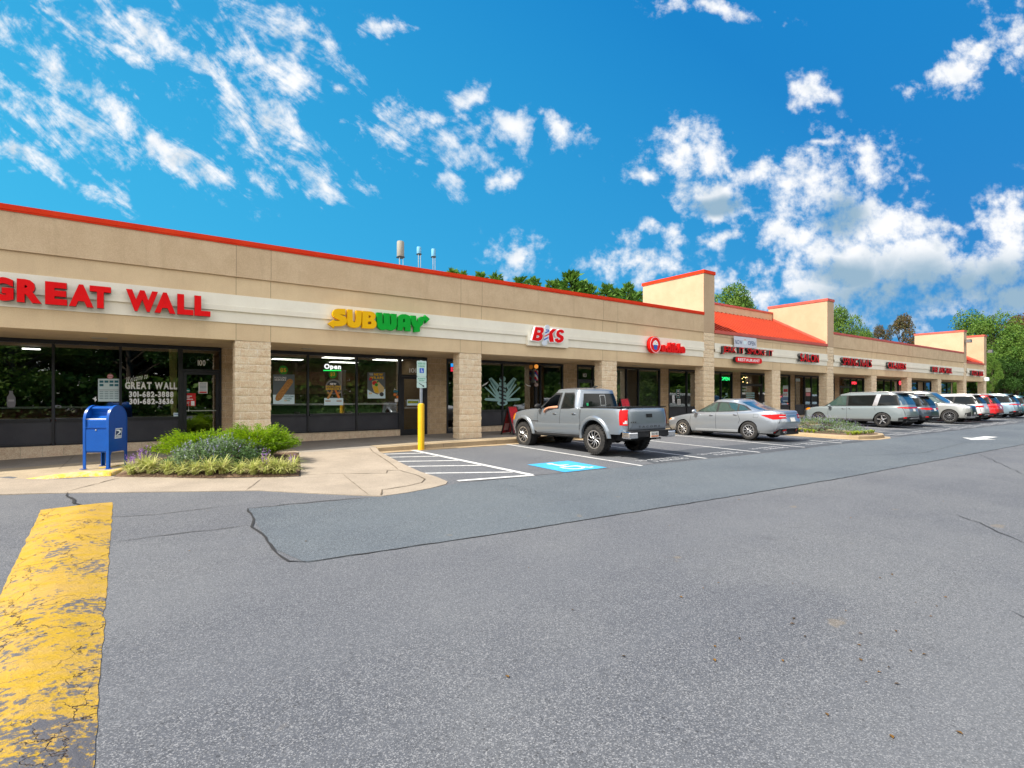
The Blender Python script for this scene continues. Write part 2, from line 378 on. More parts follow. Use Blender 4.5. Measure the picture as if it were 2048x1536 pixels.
def glass(name, tint, refl=.1, rough=0.0):
    m_ = bpy.data.materials.new(name); m_.use_nodes = True; N = NT(m_.node_tree); N.n.clear()
    tr = N.node('ShaderNodeBsdfTransparent'); tr.inputs[0].default_value = (*tint, 1)
    gl = N.node('ShaderNodeBsdfGlossy'); gl.inputs[0].default_value = (1, 1, 1, 1); gl.inputs[1].default_value = rough
    oc = N.node('ShaderNodeTexCoord').outputs['Object']
    bp = N.node('ShaderNodeBump'); bp.inputs[0].default_value = .02; bp.inputs[1].default_value = .02; N.put(bp.inputs['Height'], N.noise(oc, 1.3, 2, .5)); N.l.new(bp.outputs[0], gl.inputs['Normal'])
    fr = N.node('ShaderNodeFresnel'); fr.inputs[0].default_value = 1.5
    f = N.m('ADD', N.m('MULTIPLY', fr.outputs[0], 1.0), refl, clamp=True)
    mx = N.node('ShaderNodeMixShader'); N.put(mx.inputs[0], f); N.l.new(tr.outputs[0], mx.inputs[1]); N.l.new(gl.outputs[0], mx.inputs[2])
    o = N.node('ShaderNodeOutputMaterial'); N.l.new(mx.outputs[0], o.inputs[0]); MATS[name] = m_; return m_
GLASS = glass('shop_window_glass', (.72, .76, .72), .15)
WHITEP = mottled('white_road_paint', (.58, .58, .57), (.44, .44, .45), 6, .8, 60, .35, .1)
BLUEP = mottled('blue_road_paint', (.045, .30, .58), (.055, .36, .64), 4, .8, 60, .2, .1)
# ================================================================== THE SETTING
def sheet(name, poly, zfun, mat, dz=0, step=None, thick=0, kind='structure', parent=None, pts_step=None, smooth=None):
    """flat outline laid on the ground; the height follows zfun"""
    if pts_step: poly = dens_poly(poly, pts_step)
    vs, fs = cdt(poly, step=step); mb = MB()
    V3 = [(x, y, zfun(x, y) + dz) for x, y in vs]; mb.add(V3, fs)
    if thick:
        n = len(poly)
        mb.add([(x, y, zfun(x, y) + dz) for x, y in poly] + [(x, y, zfun(x, y) + dz - thick) for x, y in poly], [(i, i+n, (i+1) % n + n, (i+1) % n) for i in range(n)])
    import bmesh
    me = mb.mesh(name, mat, smooth); bm = bmesh.new(); bm.from_mesh(me)
    for f in bm.faces:
        if abs(f.normal.z) > .3 and f.normal.z < 0: f.normal_flip()
    bm.to_mesh(me); bm.free()
    o = link_mesh(me, name, parent)
    if kind: o['kind'] = kind
    return o
zgf = lambda x, y: zg(y)
mb = MB(); ys = [-400, -120, -60, -30, -10, 0, 3, 6, 8, 10, 12, 13.9, 15, 20, 60, 500]
mb.grid([[(x, y, zg(min(y, 14)) - (.0 if y < 15 else .15)) for x in (-400, -60, -20, 0, 20, 50, 90, 140, 900)] for y in ys])
tag(mb.build('asphalt_lot', ASPH), kind='structure')
# resurfaced band and sealed strip across the stalls
sheet('resurfaced_lane', [(1.24, 8.44), (1.18, 6.2), (1.35, 5.5), (3.59, 5.3), (8.43, 5.0), (11.8, 4.85), (24, 4.6), (90, 4.4), (90, 8.1), (24, 8.15), (14.6, 8.12), (9.7, 8.36), (6.5, 8.5), (4.9, 8.6), (3.2, 8.22), (2.3, 8.3)], zgf, ASPH2, .004, pts_step=1.0, step=.9)
sheet('sealed_strip', [(10.2, 8.42), (14.6, 8.2), (21.6, 8.2), (21.6, 9.9), (17.4, 9.9), (10.9, 9.9)], zgf, ASPH3, .004, pts_step=1.5)
sheet('sealed_strip', [(25.2, 8.2), (62, 8.2), (62, 9.9), (25.2, 9.9)], zgf, ASPH3, .004, pts_step=1.5)
CRK = pmat('tar_crack', (.018, .018, .02), .9)
def crack(pts, w, seed=0, mat=CRK, zf=zgf, dz=.008, jit=.03, name='pavement_crack'):
    rnd = random.Random(seed); P = dens_poly(pts, .18)[:int(sum(math.dist(a, b) for a, b in zip(pts, pts[1:])) / .18)] + [pts[-1]]
    # dens_poly closes the loop: keep only the open part
    Q = []
    for a, b in zip(pts, pts[1:]):
        n = max(1, int(math.dist(a, b) / .16)); Q += [(a[0] + (b[0]-a[0])*k/n + rnd.uniform(-jit, jit), a[1] + (b[1]-a[1])*k/n + rnd.uniform(-jit, jit)) for k in range(n)]
    Q.append(pts[-1]); rows = []
    for i, p in enumerate(Q):
        a = Q[max(i-1, 0)]; b = Q[min(i+1, len(Q)-1)]; dx, dy = b[0]-a[0], b[1]-a[1]; L = math.hypot(dx, dy) or 1
        ww = w * rnd.uniform(.45, 1.3) * (.3 if i in (0, len(Q)-1) else 1)
        rows.append([(p[0] - dy/L*ww, p[1] + dx/L*ww, zf(*p) + dz), (p[0] + dy/L*ww, p[1] - dx/L*ww, zf(*p) + dz)])
    m_ = MB(); m_.grid(rows); return tag(m_.build(name, mat), kind='structure')
crack([(1.25, 8.44), (1.22, 7.7), (1.13, 7.3), (1.19, 6.7), (1.17, 6.0), (1.22, 5.65), (1.36, 5.53)], .014, 2, dz=.009, jit=.012)
crack([(1.3, 5.52), (3.59, 5.3), (8.43, 5.0), (11.8, 4.85), (24, 4.6), (60, 4.5)], .010, 1, jit=.012)
crack([(3.2, 8.22), (2.2, 8.38), (1.24, 8.44)], .012, 3)
crack([(-1.0, 11.25), (-.98, 10.9), (-.86, 10.5), (-.84, 10.2), (-.72, 9.95)], .016, 4, jit=.008, dz=.016)
crack([(-.3, 7.4), (.3, 7.45), (1.2, 7.4)], .008, 5); crack([(-.4, 8.9), (.2, 8.7), (1.0, 8.8)], .007, 6)
crack([(20, 4.6), (16, 3.0), (14, 2.2)], .007, 7); crack([(9.5, 2.4), (8.2, 1.4), (7.6, 1.2)], .007, 8); crack([(5, .4), (5.6, 1.1)], .006, 9)
crack([(25, 6.0), (19, 5.6), (15.5, 6.6)], .008, 10); crack([(14.6, 8.12), (9.7, 8.36), (6.6, 8.55), (4.9, 8.6)], .010, 11, jit=.01); crack([(24.8, 8.15), (14.6, 8.12)], .010, 12, jit=.01)
# stall lines
def stripe(pts, w=.10, name='parking_line', mat=None, dz=.0085):
    (x0, y0), (x1, y1) = pts; L = math.hypot(x1-x0, y1-y0); nx, ny = -(y1-y0)/L*w/2, (x1-x0)/L*w/2
    return sheet(name, [(x0+nx, y0+ny), (x1+nx, y1+ny), (x1-nx, y1-ny), (x0-nx, y0-ny)], zgf, mat or WHITEP, dz, pts_step=1)
for x in (9.62, 12.15, 14.75, 17.4, 20.05): stripe([(x, 8.28), (x, 13.9)])
for x in (27.7, 30.3, 32.95, 35.6, 38.2, 40.9, 43.5, 46.2, 48.8, 51.4, 54.1, 56.7, 59.4, 62): stripe([(x, 8.28), (x, 13.9)])
stripe([(6.6, 8.62), (6.35, 14.0)], .16); stripe([(4.95, 8.80), (6.6, 8.56)], .14, dz=.0125)
for (a, b) in (((5.12, 13.55), (6.33, 13.15)), ((5.10, 12.85), (6.36, 12.35)), ((5.0, 12.0), (6.4, 11.35)), ((4.92, 11.1), (6.45, 10.35)), ((4.85, 10.0), (6.5, 9.15))):
    stripe([a, b], .11, dz=.0045)
sheet('accessible_bay_square', [(7.42, 8.52), (8.70, 8.52), (8.70, 9.86), (7.42, 9.86)], zgf, BLUEP, .0085)
# wheelchair symbol, read from the drive
def wheelchair(fn, mb, lo, hi, mi=0):
    arc = [(.48 + .26 * math.cos(R(a)), .34 + .26 * math.sin(R(a))) for a in range(150, 395, 12)]; arc2 = [(.48 + .19 * math.cos(R(a)), .34 + .19 * math.sin(R(a))) for a in range(394, 149, -12)]
    head = [(.40 + .075 * math.cos(R(a)), .90 + .075 * math.sin(R(a))) for a in range(0, 360, 30)]
    body = [(.36, .80), (.45, .80), (.47, .48), (.68, .46), (.80, .16), (.90, .20), (.88, .12), (.76, .08), (.62, .38), (.38, .40)]
    arm = [(.44, .68), (.66, .66), (.66, .60), (.44, .61)]
    flat_shape(mb, [arc + arc2, head, body, arm], [], fn, lo, hi, mi)
mb = MB(); wheelchair(lambda u, v, w: (7.52 + u * 1.1, 8.58 + v * 1.2, zg(8.58 + v * 1.2) + w), mb, .0088, .0125); tag(mb.build('wheelchair_symbol_marking', WHITEP), kind='structure')
# drive arrow
mb = MB(); A = [(0, .0), (1.0, .45), (1.0, .18), (2.7, .18), (2.7, -.18), (1.0, -.18), (1.0, -.45)]
flat_shape(mb, [[(26.0 + u, 6.2 + v * 1.1) for u, v in A]], [], lambda u, v, w: (u, v, zg(v) + w), .006, .016); tag(mb.build('direction_arrow_marking', WHITEP), kind='structure')

# ---- text
_fc = {}
def glyphs(s, bold=0.0, gap=.08, space=.35, shear=0):
    """list of (verts2d, faces) per character laid out on a line, cap height about .7"""
    out = []; x = 0
    for ch in s:
        if ch == ' ': x += space; continue
        key = (ch, bold, shear)
        if key not in _fc:
            cu = bpy.data.curves.new('t', 'FONT'); cu.body = ch; cu.offset = bold; cu.shear = shear; cu.resolution_u = 3; cu.fill_mode = 'FRONT'; cu.extrude = 0
            ob = bpy.data.objects.new('t', cu); col.objects.link(ob); dg = bpy.context.evaluated_depsgraph_get()
            me = bpy.data.meshes.new_from_object(ob.evaluated_get(dg)); vs = [(v.co.x, v.co.y) for v in me.vertices]
            fs = [tuple(p.vertices) for p in me.polygons]; bpy.data.objects.remove(ob); bpy.data.curves.remove(cu); bpy.data.meshes.remove(me)
            # weld, then find outline edges
            idx = {}; mp = []; nv = []
            for v in vs:
                k = (round(v[0], 5), round(v[1], 5))
                if k not in idx: idx[k] = len(nv); nv.append(v)
                mp.append(idx[k])
            fs = [tuple(mp[i] for i in f) for f in fs]; fs = [f for f in fs if len(set(f)) == len(f)]
            ff = []
            for f in fs:
                ar = sum(nv[f[i]][0] * nv[f[(i+1) % len(f)]][1] - nv[f[(i+1) % len(f)]][0] * nv[f[i]][1] for i in range(len(f)))
                ff.append(f if ar > 0 else f[::-1])
            _fc[key] = (nv, ff)
        nv, ff = _fc[key]; x0 = min(v[0] for v in nv); x1 = max(v[0] for v in nv)
        out.append(([(v[0] - x0 + x, v[1]) for v in nv], ff)); x += x1 - x0 + gap
    return out
def fit(gl, x0, x1, y0, y1, base=None):
    a = min(v[0] for g in gl for v in g[0]); b = max(v[0] for g in gl for v in g[0])
    c = min(v[1] for g in gl for v in g[0]); d = max(v[1] for g in gl for v in g[0])
    return [([(x0 + (v[0]-a) / (b-a) * (x1-x0), y0 + (v[1]-c) / (d-c) * (y1-y0)) for v in g[0]], g[1]) for g in gl]
def put_glyph(mb, g, fn, lo, hi, mi=0, side=None):
    vs, fs = g; k = len(vs); cnt = set()
    for f in fs:
        for a, b in zip(f, f[1:] + f[:1]): cnt.add((a, b))
    B_ = [(a, b) for (a, b) in cnt if (b, a) not in cnt]
    mb.add([fn(u, v, hi) for u, v in vs], fs, mi)
    if hi != lo:
        s_ = mi if side is None else side
        mb.add([fn(u, v, lo) for u, v in vs], [f[::-1] for f in fs], s_)
        mb.add([fn(u, v, hi) for u, v in vs] + [fn(u, v, lo) for u, v in vs], [(b, a, a + k, b + k) for a, b in B_], s_)
def wallfn(Y): return lambda u, v, w: (u, Y - w, v)     # u->X, v->Z, w towards the viewer
def text_on_wall(name, s, x0, x1, z0, z1, Y, mat, parent=None, thick=.002, bold=.02, gap=.08, shear=0):
    mb = MB()
    for g in fit(glyphs(s, bold, gap, shear=shear), x0, x1, z0, z1): put_glyph(mb, g, wallfn(Y), 0, thick)
    return mb.build(name, mat, parent)
WPD = mottled('worn_white_paint', (.42, .43, .45), (.30, .31, .33), 9, .8, 60, .3, .1)
def ground_text(lines):
    mb = MB()
    for (s, x0, x1, y0, y1) in lines:
        for g in fit(glyphs(s, .0, .12), x0, x1, y0, y1): put_glyph(mb, g, lambda u, v, w: (u, v, zg(v) + w), .0085, .0095)
    return tag(mb.build('stall_lettering', WPD), kind='structure')
for x in (9.7, 12.25, 14.85, 17.5): ground_text([('20 MINUTE', x + .45, x + 2.0, 8.80, 8.98), ('PARKING', x + .8, x + 2.05, 8.52, 8.70)])
for x in (20.1, 25.2, 27.8, 30.4, 33.0, 35.7, 38.3, 41, 43.6): ground_text([('20 MINUTE', x + .35, x + 1.55 if x == 20.1 else x + 2.1, 8.80, 8.98), ('PARKING', x + .6, x + 1.55 if x == 20.1 else x + 2.1, 8.52, 8.70)])

# ---- sidewalk, kerb, apron
xs = [-30, -12, -2.8, -1, .4, 2, 3.8, 5.6, 7.5, 9.5, 20, 22, 40, 70, 78]
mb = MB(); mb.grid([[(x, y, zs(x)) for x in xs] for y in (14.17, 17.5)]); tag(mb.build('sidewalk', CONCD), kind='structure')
# broom-finished outer strip and kerb
def zc(x, y):                        # concrete between the sidewalk and the drive slopes down to it
    zb = zg(y) + .012
    yb = 11.35 - .42 * max(0, min(x, 4.4)) * .6
    t = max(0, min(1, (y - yb) / (14.17 - yb)))
    return zb + (zs(x) - zb) * t if y < 14.17 else zs(x)
KERB = concrete('kerb_concrete', (.34, .26, .165), (.26,.17,.08))
segs = [5.35, 7.4, 9.3, 11.5, 14, 16.6, 19.2, 21.7, 25.0, 28, 31, 34, 37, 40, 44, 48, 52, 56, 60, 64, 70, 78]
mb = MB()
for a, b in zip(segs, segs[1:]):
    g_ = .012
    for (y0, y1, z0, z1) in ((14.02, 14.168, None, None),):
        for k in range(1):
            za, zb_ = zs(a), zs(b); zl = zg(14) - .2
            vs = [(a+g_, 14.0, zl), (b, 14.0, zl), (b, 14.16, zl), (a+g_, 14.16, zl), (a+g_, 14.02, za-.012), (b, 14.02, zb_-.012), (b, 14.167, zb_+.001), (a+g_, 14.167, za+.001)]
            mb.add(vs, [(0,1,5,4), (1,2,6,5), (2,3,7,6), (3,0,4,7), (4,5,6,7)])
tag(mb.build('kerb', KERB), kind='structure')
mb = MB(); mb.grid([[(x, 13.72, zg(13.72) + .006), (x, 14.01, zg(13.9) + .012)] for x in (5.4, 20, 40, 60, 78)]); tag(mb.build('gutter_strip', KERB), kind='structure')
# drive apron and ramp with its rounded corner
corner_out = [(5.35, 14.16), (5.12, 13.3), (4.98, 12.2), (4.88, 11.2), (4.83, 10.2), (4.82, 9.4), (4.76, 8.85), (4.6, 8.62), (4.2, 8.42), (3.7, 8.27), (3.2, 8.22)]
apron = corner_out + [(2.8, 8.6), (2.25, 9.14), (1.65, 9.78), (.6, 10.35), (-1.21, 11.35), (-1.85, 11.6), (-3.2, 12.0), (-6, 12.3), (-6, 14.16), (-2.6, 14.16), (-1.95, 13.3), (-1.3, 12.75), (-.46, 12.56), (1.06, 11.46), (2.56, 10.84), (2.9, 12.3), (3.3, 14.16)]
sheet('concrete_apron', apron, zc, CONC2, 0, step=.45, thick=.12, pts_step=.5)
J = pmat('joint_line', (.10, .075, .05), 1)
crack([(2.56, 11.0), (3.3, 10.78), (4.18, 10.3)], .008, 21, J, zc, .006, .004, 'concrete_joint')
crack([(3.5, 10.62), (3.75, 10.5), (3.9, 10.45)], .02, 22, J, zc, .008, .01, 'concrete_joint')
crack([(4.1, 10.3), (4.25, 10.6), (4.5, 10.55), (4.52, 10.35), (4.58, 9.9), (4.5, 9.3), (4.28, 8.98), (3.9, 8.8), (3.4, 8.7), (3.2, 8.25)], .014, 23, J, zc, .008, .012, 'concrete_joint')
crack([(5.15, 14.1), (4.92, 13.2), (4.78, 12.2), (4.62, 11.2), (4.5, 10.6)], .010, 24, J, zc, .007, .006, 'concrete_joint')
crack([(3.35, 10.75), (3.2, 9.6), (3.05, 8.4)], .006, 25, J, zc, .007, .003, 'concrete_joint')
crack([(-.35, 12.3), (-.85, 11.6), (-1.05, 11.3)], .010, 26, J, zc, .007, .01, 'concrete_joint')
crack([(1.9, 11.05), (1.65, 10.4), (1.45, 9.9)], .005, 27, J, zc, .007, .003, 'concrete_joint')
# mailbox pad and outer sidewalk strip (left), yellow kerb
pad = [(-1.93, 13.12), (-1.44, 13.22), (-.91, 13.18), (-.5, 13.02), (-.34, 13.45), (-.2, 14.0), (.45, 15.0), (1.2, 14.6), (2.9, 14.3), (3.35, 14.3), (3.35, 15.2), (-8, 15.2), (-8, 13.6), (-3.4, 13.2)]
zpad = lambda x, y: zs(x) + .006 - (.05 * max(0, min(1, (-1.2 - x) / .8)) if y < 14 else 0)
sheet('mailbox_pad', pad, zpad, CONC, 0, step=.5, thick=.10, pts_step=.4)
YK = mottled('worn_yellow_kerb_paint', (.66, .40, .03), (.60, .46, .24), 9, .8, 60, .3, .2)
ky = [(-1.93, 13.12), (-1.44, 13.22), (-.91, 13.18), (-.5, 13.02), (-.34, 13.45), (-.2, 14.0)]
mb = MB(); rows = []
for i, (x, y) in enumerate(dens_poly(ky, .12)[:int(2.9/.12)]):
    dx = 0; zt = zpad(x, y) + .004; rows.append([(x + .02, y + .14, zt), (x, y - .0, zt - .004), (x + (.05 if x > -.48 else 0), y - (.07 if x < -.45 else .02), zt - .03), (x + (.06 if x > -.48 else 0), y - (.09 if x < -.45 else .03), zg(y) - .03)])
mb.grid(rows); tag(mb.build('yellow_kerb_edge', YK, smooth=60), kind='structure')
for (x0, x1, y, w) in ((-2.8, 5.3, 15.25, .006),): crack([(x0, y), (x1, y)], w, 31, J, lambda x, y: zs(x), .008, .002, 'concrete_joint')
for x in (-1.4, 1.0, 3.4, 5.9, 8.1, 10.8, 13.5, 16.3, 19.1, 21.9, 25, 28, 31): crack([(x, 14.2), (x, 17.4)], .005, 40, J, lambda x, y: zs(x), .009, .002, 'concrete_joint')
mb = MB(); mb.grid([[(x, 14.172, zs(x) + .006), (x, 14.75, zs(x) + .006)] for x in (5.35, 7.5, 9.5, 20, 40, 78)]); tag(mb.build('sidewalk_edge_strip', CONC), kind='structure')
# mulch bed
MULCH = mottled('dark_mulch', (.10, .062, .042), (.16, .105, .07), 14, 1, 80, .5, 1.0)
bed = [(-.44, 12.5), (.3, 12.0), (1.06, 11.5), (2.54, 10.87), (2.9, 12.3), (3.28, 14.14), (2.8, 14.36), (1.2, 14.62), (.45, 15.0), (-.18, 13.95), (-.3, 13.3)]
def zbed(x, y):
    d = min(math.dist((x, y), p) for p in dens_poly(bed, .2)); return zc(x, y) + .003 + min(d, .6) * .16
sheet('mulch_bed', bed, zbed, MULCH, 0, step=.16, pts_step=.2, smooth=80)
# kerbed planter island
isl = [(21.75, 14.1), (21.72, 10.5), (21.8, 9.1), (22.1, 8.55), (22.8, 8.3), (23.8, 8.3), (24.5, 8.6), (24.85, 9.2), (24.9, 10.5), (24.9, 14.1)]
isi = [(21.93, 14.1), (21.90, 10.5), (21.97, 9.2), (22.2, 8.72), (22.85, 8.48), (23.75, 8.48), (24.38, 8.75), (24.67, 9.28), (24.72, 10.5), (24.72, 14.1)]
mb = MB(); P0 = dens_poly(isl, .4); P1 = []
gz = lambda x, y: zg(y) + .145
n = len(isl)
mb.grid([[(x + (x - 23.3) * .11, y - (.2 if y < 9 else 0), zg(y) + .006) for x, y in isl], [(x, y, zg(y) + .015) for x, y in isl], [(x, y, gz(x, y) - .015) for x, y in isl], [(x * .93 + a * .07, y * .93 + b * .07, gz(x, y)) for (x, y), (a, b) in zip(isl, isi)], [(x, y, gz(x, y)) for x, y in isi], [(x, y, gz(x, y) - .05) for x, y in isi]])
tag(mb.build('planter_kerb', KERB, smooth=40), kind='structure')
sheet('planter_soil', isi, lambda x, y: gz(x, y) - .035 + .05 * math.sin(max(0, min(1, (x - 21.9) / 2.8)) * math.pi), MULCH, 0, step=.3, smooth=80)

# speed bump
YB = pmat('cracked_yellow_paint', (.70, .42, .01), .75); N, b = nodes(YB); oc = ocoord(N)
w1 = N.noise(N.mapping(oc, rot=(0,0,R(25)), scale=(1.0, 2.0, 1)), 3.4, 10, .74, .4); w2 = N.noise(oc, 22, 6, .7)
vo = N.node('ShaderNodeTexVoronoi', feature='DISTANCE_TO_EDGE'); N.put(vo.inputs['Vector'], N.v('ADD', N.mapping(oc, scale=(1.6, .9, 1)), N.v('SCALE', N.noise(oc, 4, 4, .6, out=1), None))); vo.inputs['Scale'].default_value = 1.5
for nd in N.n:
    if nd.type == 'VECT_MATH' and nd.operation == 'SCALE': nd.inputs[3].default_value = .55
sx = N.node('ShaderNodeSeparateXYZ'); N.put(sx.inputs[0], oc)
c = N.mix(N.ramp(w1, .40, .62), (.40, .245, .004, 1), (.40, .25, .05, 1))
c = N.mix(N.m('MULTIPLY', N.ramp(w2, .5, .75), .4), c, (.38, .26, .11, 1))
near = N.ramp(sx.outputs[1], 7.5, 2.5)
w3 = N.noise(oc, 1.6, 8, .75, .6)
wear = N.ramp(N.m('ADD', N.m('ADD', w3, N.m('MULTIPLY', N.m('SUBTRACT', w2, .5), .8)), N.m('MULTIPLY', near, .12)), .56, .66)
c = N.mix(wear, c, (.085, .085, .10, 1))
vc = N.m('SUBTRACT', 1.0, N.ramp(vo.outputs['Distance'], .0, .011)); vc = N.m('MULTIPLY', vc, N.ramp(N.noise(oc, 1.7, 3), .42, .52))
c = N.mix(vc, c, (.05, .025, .012, 1)); N.put(b.inputs['Base Color'], c)
bump(N, b, N.m('ADD', N.m('ADD', N.m('MULTIPLY', w1, .9), N.m('MULTIPLY', w2, .7)), N.m('MULTIPLY', vc, -.6)), .9, .02)
mb = MB(); rows = []
yy = 9.93
while yy > -2.2:
    t = (9.93 - yy); xa = -1.17 + .050 * t; xb = -.36 + .026 * t; row = []
    for k in range(22):
        u = k / 21; x = xa + (xb - xa) * u; wv = mnoise.noise(Vector((x * 1.5, yy * .9, 3)))
        if k in (0, 21): x += .02 * mnoise.noise(Vector((k, yy * 4, 1)))
        h = .055 * math.sin(math.pi * u) ** 1.1 * (1 + .35 * wv) * min(1, (9.93 - yy) / .35 + .12) + .007 * mnoise.noise(Vector((x * 7, yy * 6, 8))) * math.sin(math.pi * u)
        row.append((x, yy + (x - xa) * -.0 + (u) * (.08 if t < .2 else 0), zg(yy) + .0045 + h))
    rows.append(row); yy -= .07
mb.grid(rows); tag(mb.build('speed_bump', YB, smooth=60), 'low speed bump with worn cracked yellow paint in the foreground', 'speed bump')

# ================================================================== STRIP MALL
mall = empty('strip_mall', (20, 17.5, -1.39), 0, 'long beige strip mall with red capped parapet, block columns and black shopfronts', 'building')
mall.location = (0, 0, 0)
FY = 14.93; WY = 17.5; SOF = 1.437
TW = [(21.63, 22.46), (34.10, 34.92), (60.36, 61.16), (66.55, 67.37)]
RED_BAYS = [(22.46, 34.10), (61.16, 66.55)]
def part(mb, name, mats, **k): return mb.build(name, mats, mall, **k)
# columns with split-face courses
def block_column(x0, x1, y0, y1, zb, zt, mat, seed=1, amp=.009):
    rnd = random.Random(seed); mb = MB(); nz = int(round((zt - zb) / .2032)); rows = []
    nx = max(4, int((x1 - x0) / .075)); ny = max(2, int((y1 - y0) / .1))
    def ring(inset, z, rough):
        out = []
        per = [(x0 + (x1-x0)*i/nx, y0, 0, -1) for i in range(nx)] + [(x1, y0 + (y1-y0)*i/ny, 1, 0) for i in range(ny)] + [(x1 - (x1-x0)*i/nx, y1, 0, 1) for i in range(nx)] + [(x0, y1 - (y1-y0)*i/ny, -1, 0) for i in range(ny)]
        for i, (x, y, a, b) in enumerate(per):
            if i in (0, nx, nx + ny, 2*nx + ny):
                a, b = (1 if x > (x0+x1)/2 else -1), (1 if y > (y0+y1)/2 else -1)
            d = -inset + (rnd.uniform(-amp, amp) + amp * .8) * rough
            out.append((x + a * d, y + b * d, z))
        return out
    z = zt
    for k in range(nz):
        zt_ = zt - k * .2032; rows += [ring(.004, zt_ - .001, 0), ring(0, zt_ - .008, .5), ring(0, zt_ - .055, 1.1), ring(0, zt_ - .10, 1.1), ring(0, zt_ - .15, 1.1), ring(0, zt_ - .195, .5), ring(.004, zt_ - .2025, 0)]
    rows.append(ring(.008, zb - .25, 0))
    mb.grid(rows[::-1], closed=True); return mb
COLR = [-3.77, 2.77, 9.31, 15.82, None, 28.68, None, 41.51, 48.01, 54.65, None, None]
first = None
for i, xr in enumerate(COLR):
    if xr is None: continue
    if first is None:
        first = part(block_column(-.83, 0, 14.95, 15.36, SOF - 14 * .2032, SOF - .002, SPLIT), 'column', SPLIT, smooth=35); first.location.x = xr
    else:
        c_ = first.copy(); col.objects.link(c_); c_.location.x = xr
tfirst = None
for (a, b) in TW:
    if tfirst is None:
        tfirst = part(block_column(-.83, 0, 14.90, 15.36, 3.045 - 22 * .2032, 3.040, SPLIT, 2), 'tower_column', SPLIT, smooth=35); tfirst.location.x = b
    else: c_ = tfirst.copy(); col.objects.link(c_); c_.location.x = b
# fascia
mains = [(-14, 21.63), (34.92, 60.36)]
for (a, b) in mains + RED_BAYS:
    f = MB(); f.box(a + .002, b - .002, FY, 15.30, SOF, 3.043 if (a, b) in mains else 3.02); fo = part(f, 'fascia', STUC)
    t = MB(); prof = [(0, 1.866), (.03, 1.868), (.034, 2.155), (.085, 2.157), (.09, 2.285), (.055, 2.292), (.05, 2.575), (.0, 2.585)]
    rows = [[(a + .002, FY - .001 - p, z) for p, z in prof], [(b - .002, FY - .001 - p, z) for p, z in prof]]
    t.grid(rows[::-1]); t.build('sign_band', TRIM, mall)
for (a, b) in mains:
    u = MB(); u.box(a, b - .001, FY - .05, 15.28, 3.046, 3.876); part(u, 'upper_parapet', STUCU)
    c_ = MB(); c_.box(a, b - .003, FY - .085, 15.34, 3.878, 3.985); c_.box(a, b - .003, FY - .075, 15.34, 3.846, 3.8765); part(c_, 'parapet_cap', CAPR if a < 0 else CAPS)
# expansion joints over the columns, and stain drips
JN = pmat('stucco_joint', (.27, .20, .13), 1)  # dark tone of the stucco joints
j = MB()
for i, xr in enumerate(COLR):
    if xr is None or xr > 60: continue
    for x in (xr, xr - .815):
        for (q0, q1, z0, z1) in ((FY - .0025, FY + .01, SOF + .002, 1.864), (FY - .0025, FY + .01, 2.586, 3.03)) + (() if any(a <= x <= b for a, b in RED_BAYS) else ((FY - .0525, FY, 3.06, 3.845),)):
            j = MB(); j.box(x - .005, x + .005, q0, q1, z0, z1); part(j, 'expansion_joint', JN)
# soffit
s_ = MB(); s_.box(-14, 67.3, 15.302, WY - .002, SOF + .003, SOF + .08); part(s_, 'soffit', STUC)
v_ = MB()
for x in (-1, 3.9, 6.5, 12.4, 18.5, 25, 31): v_ = MB(); v_.box(x, x + .3, 16.2, 16.5, SOF - .012, SOF + .003); part(v_, 'soffit_light', pmat('soffit_fixture', (.5, .45, .36), .6))
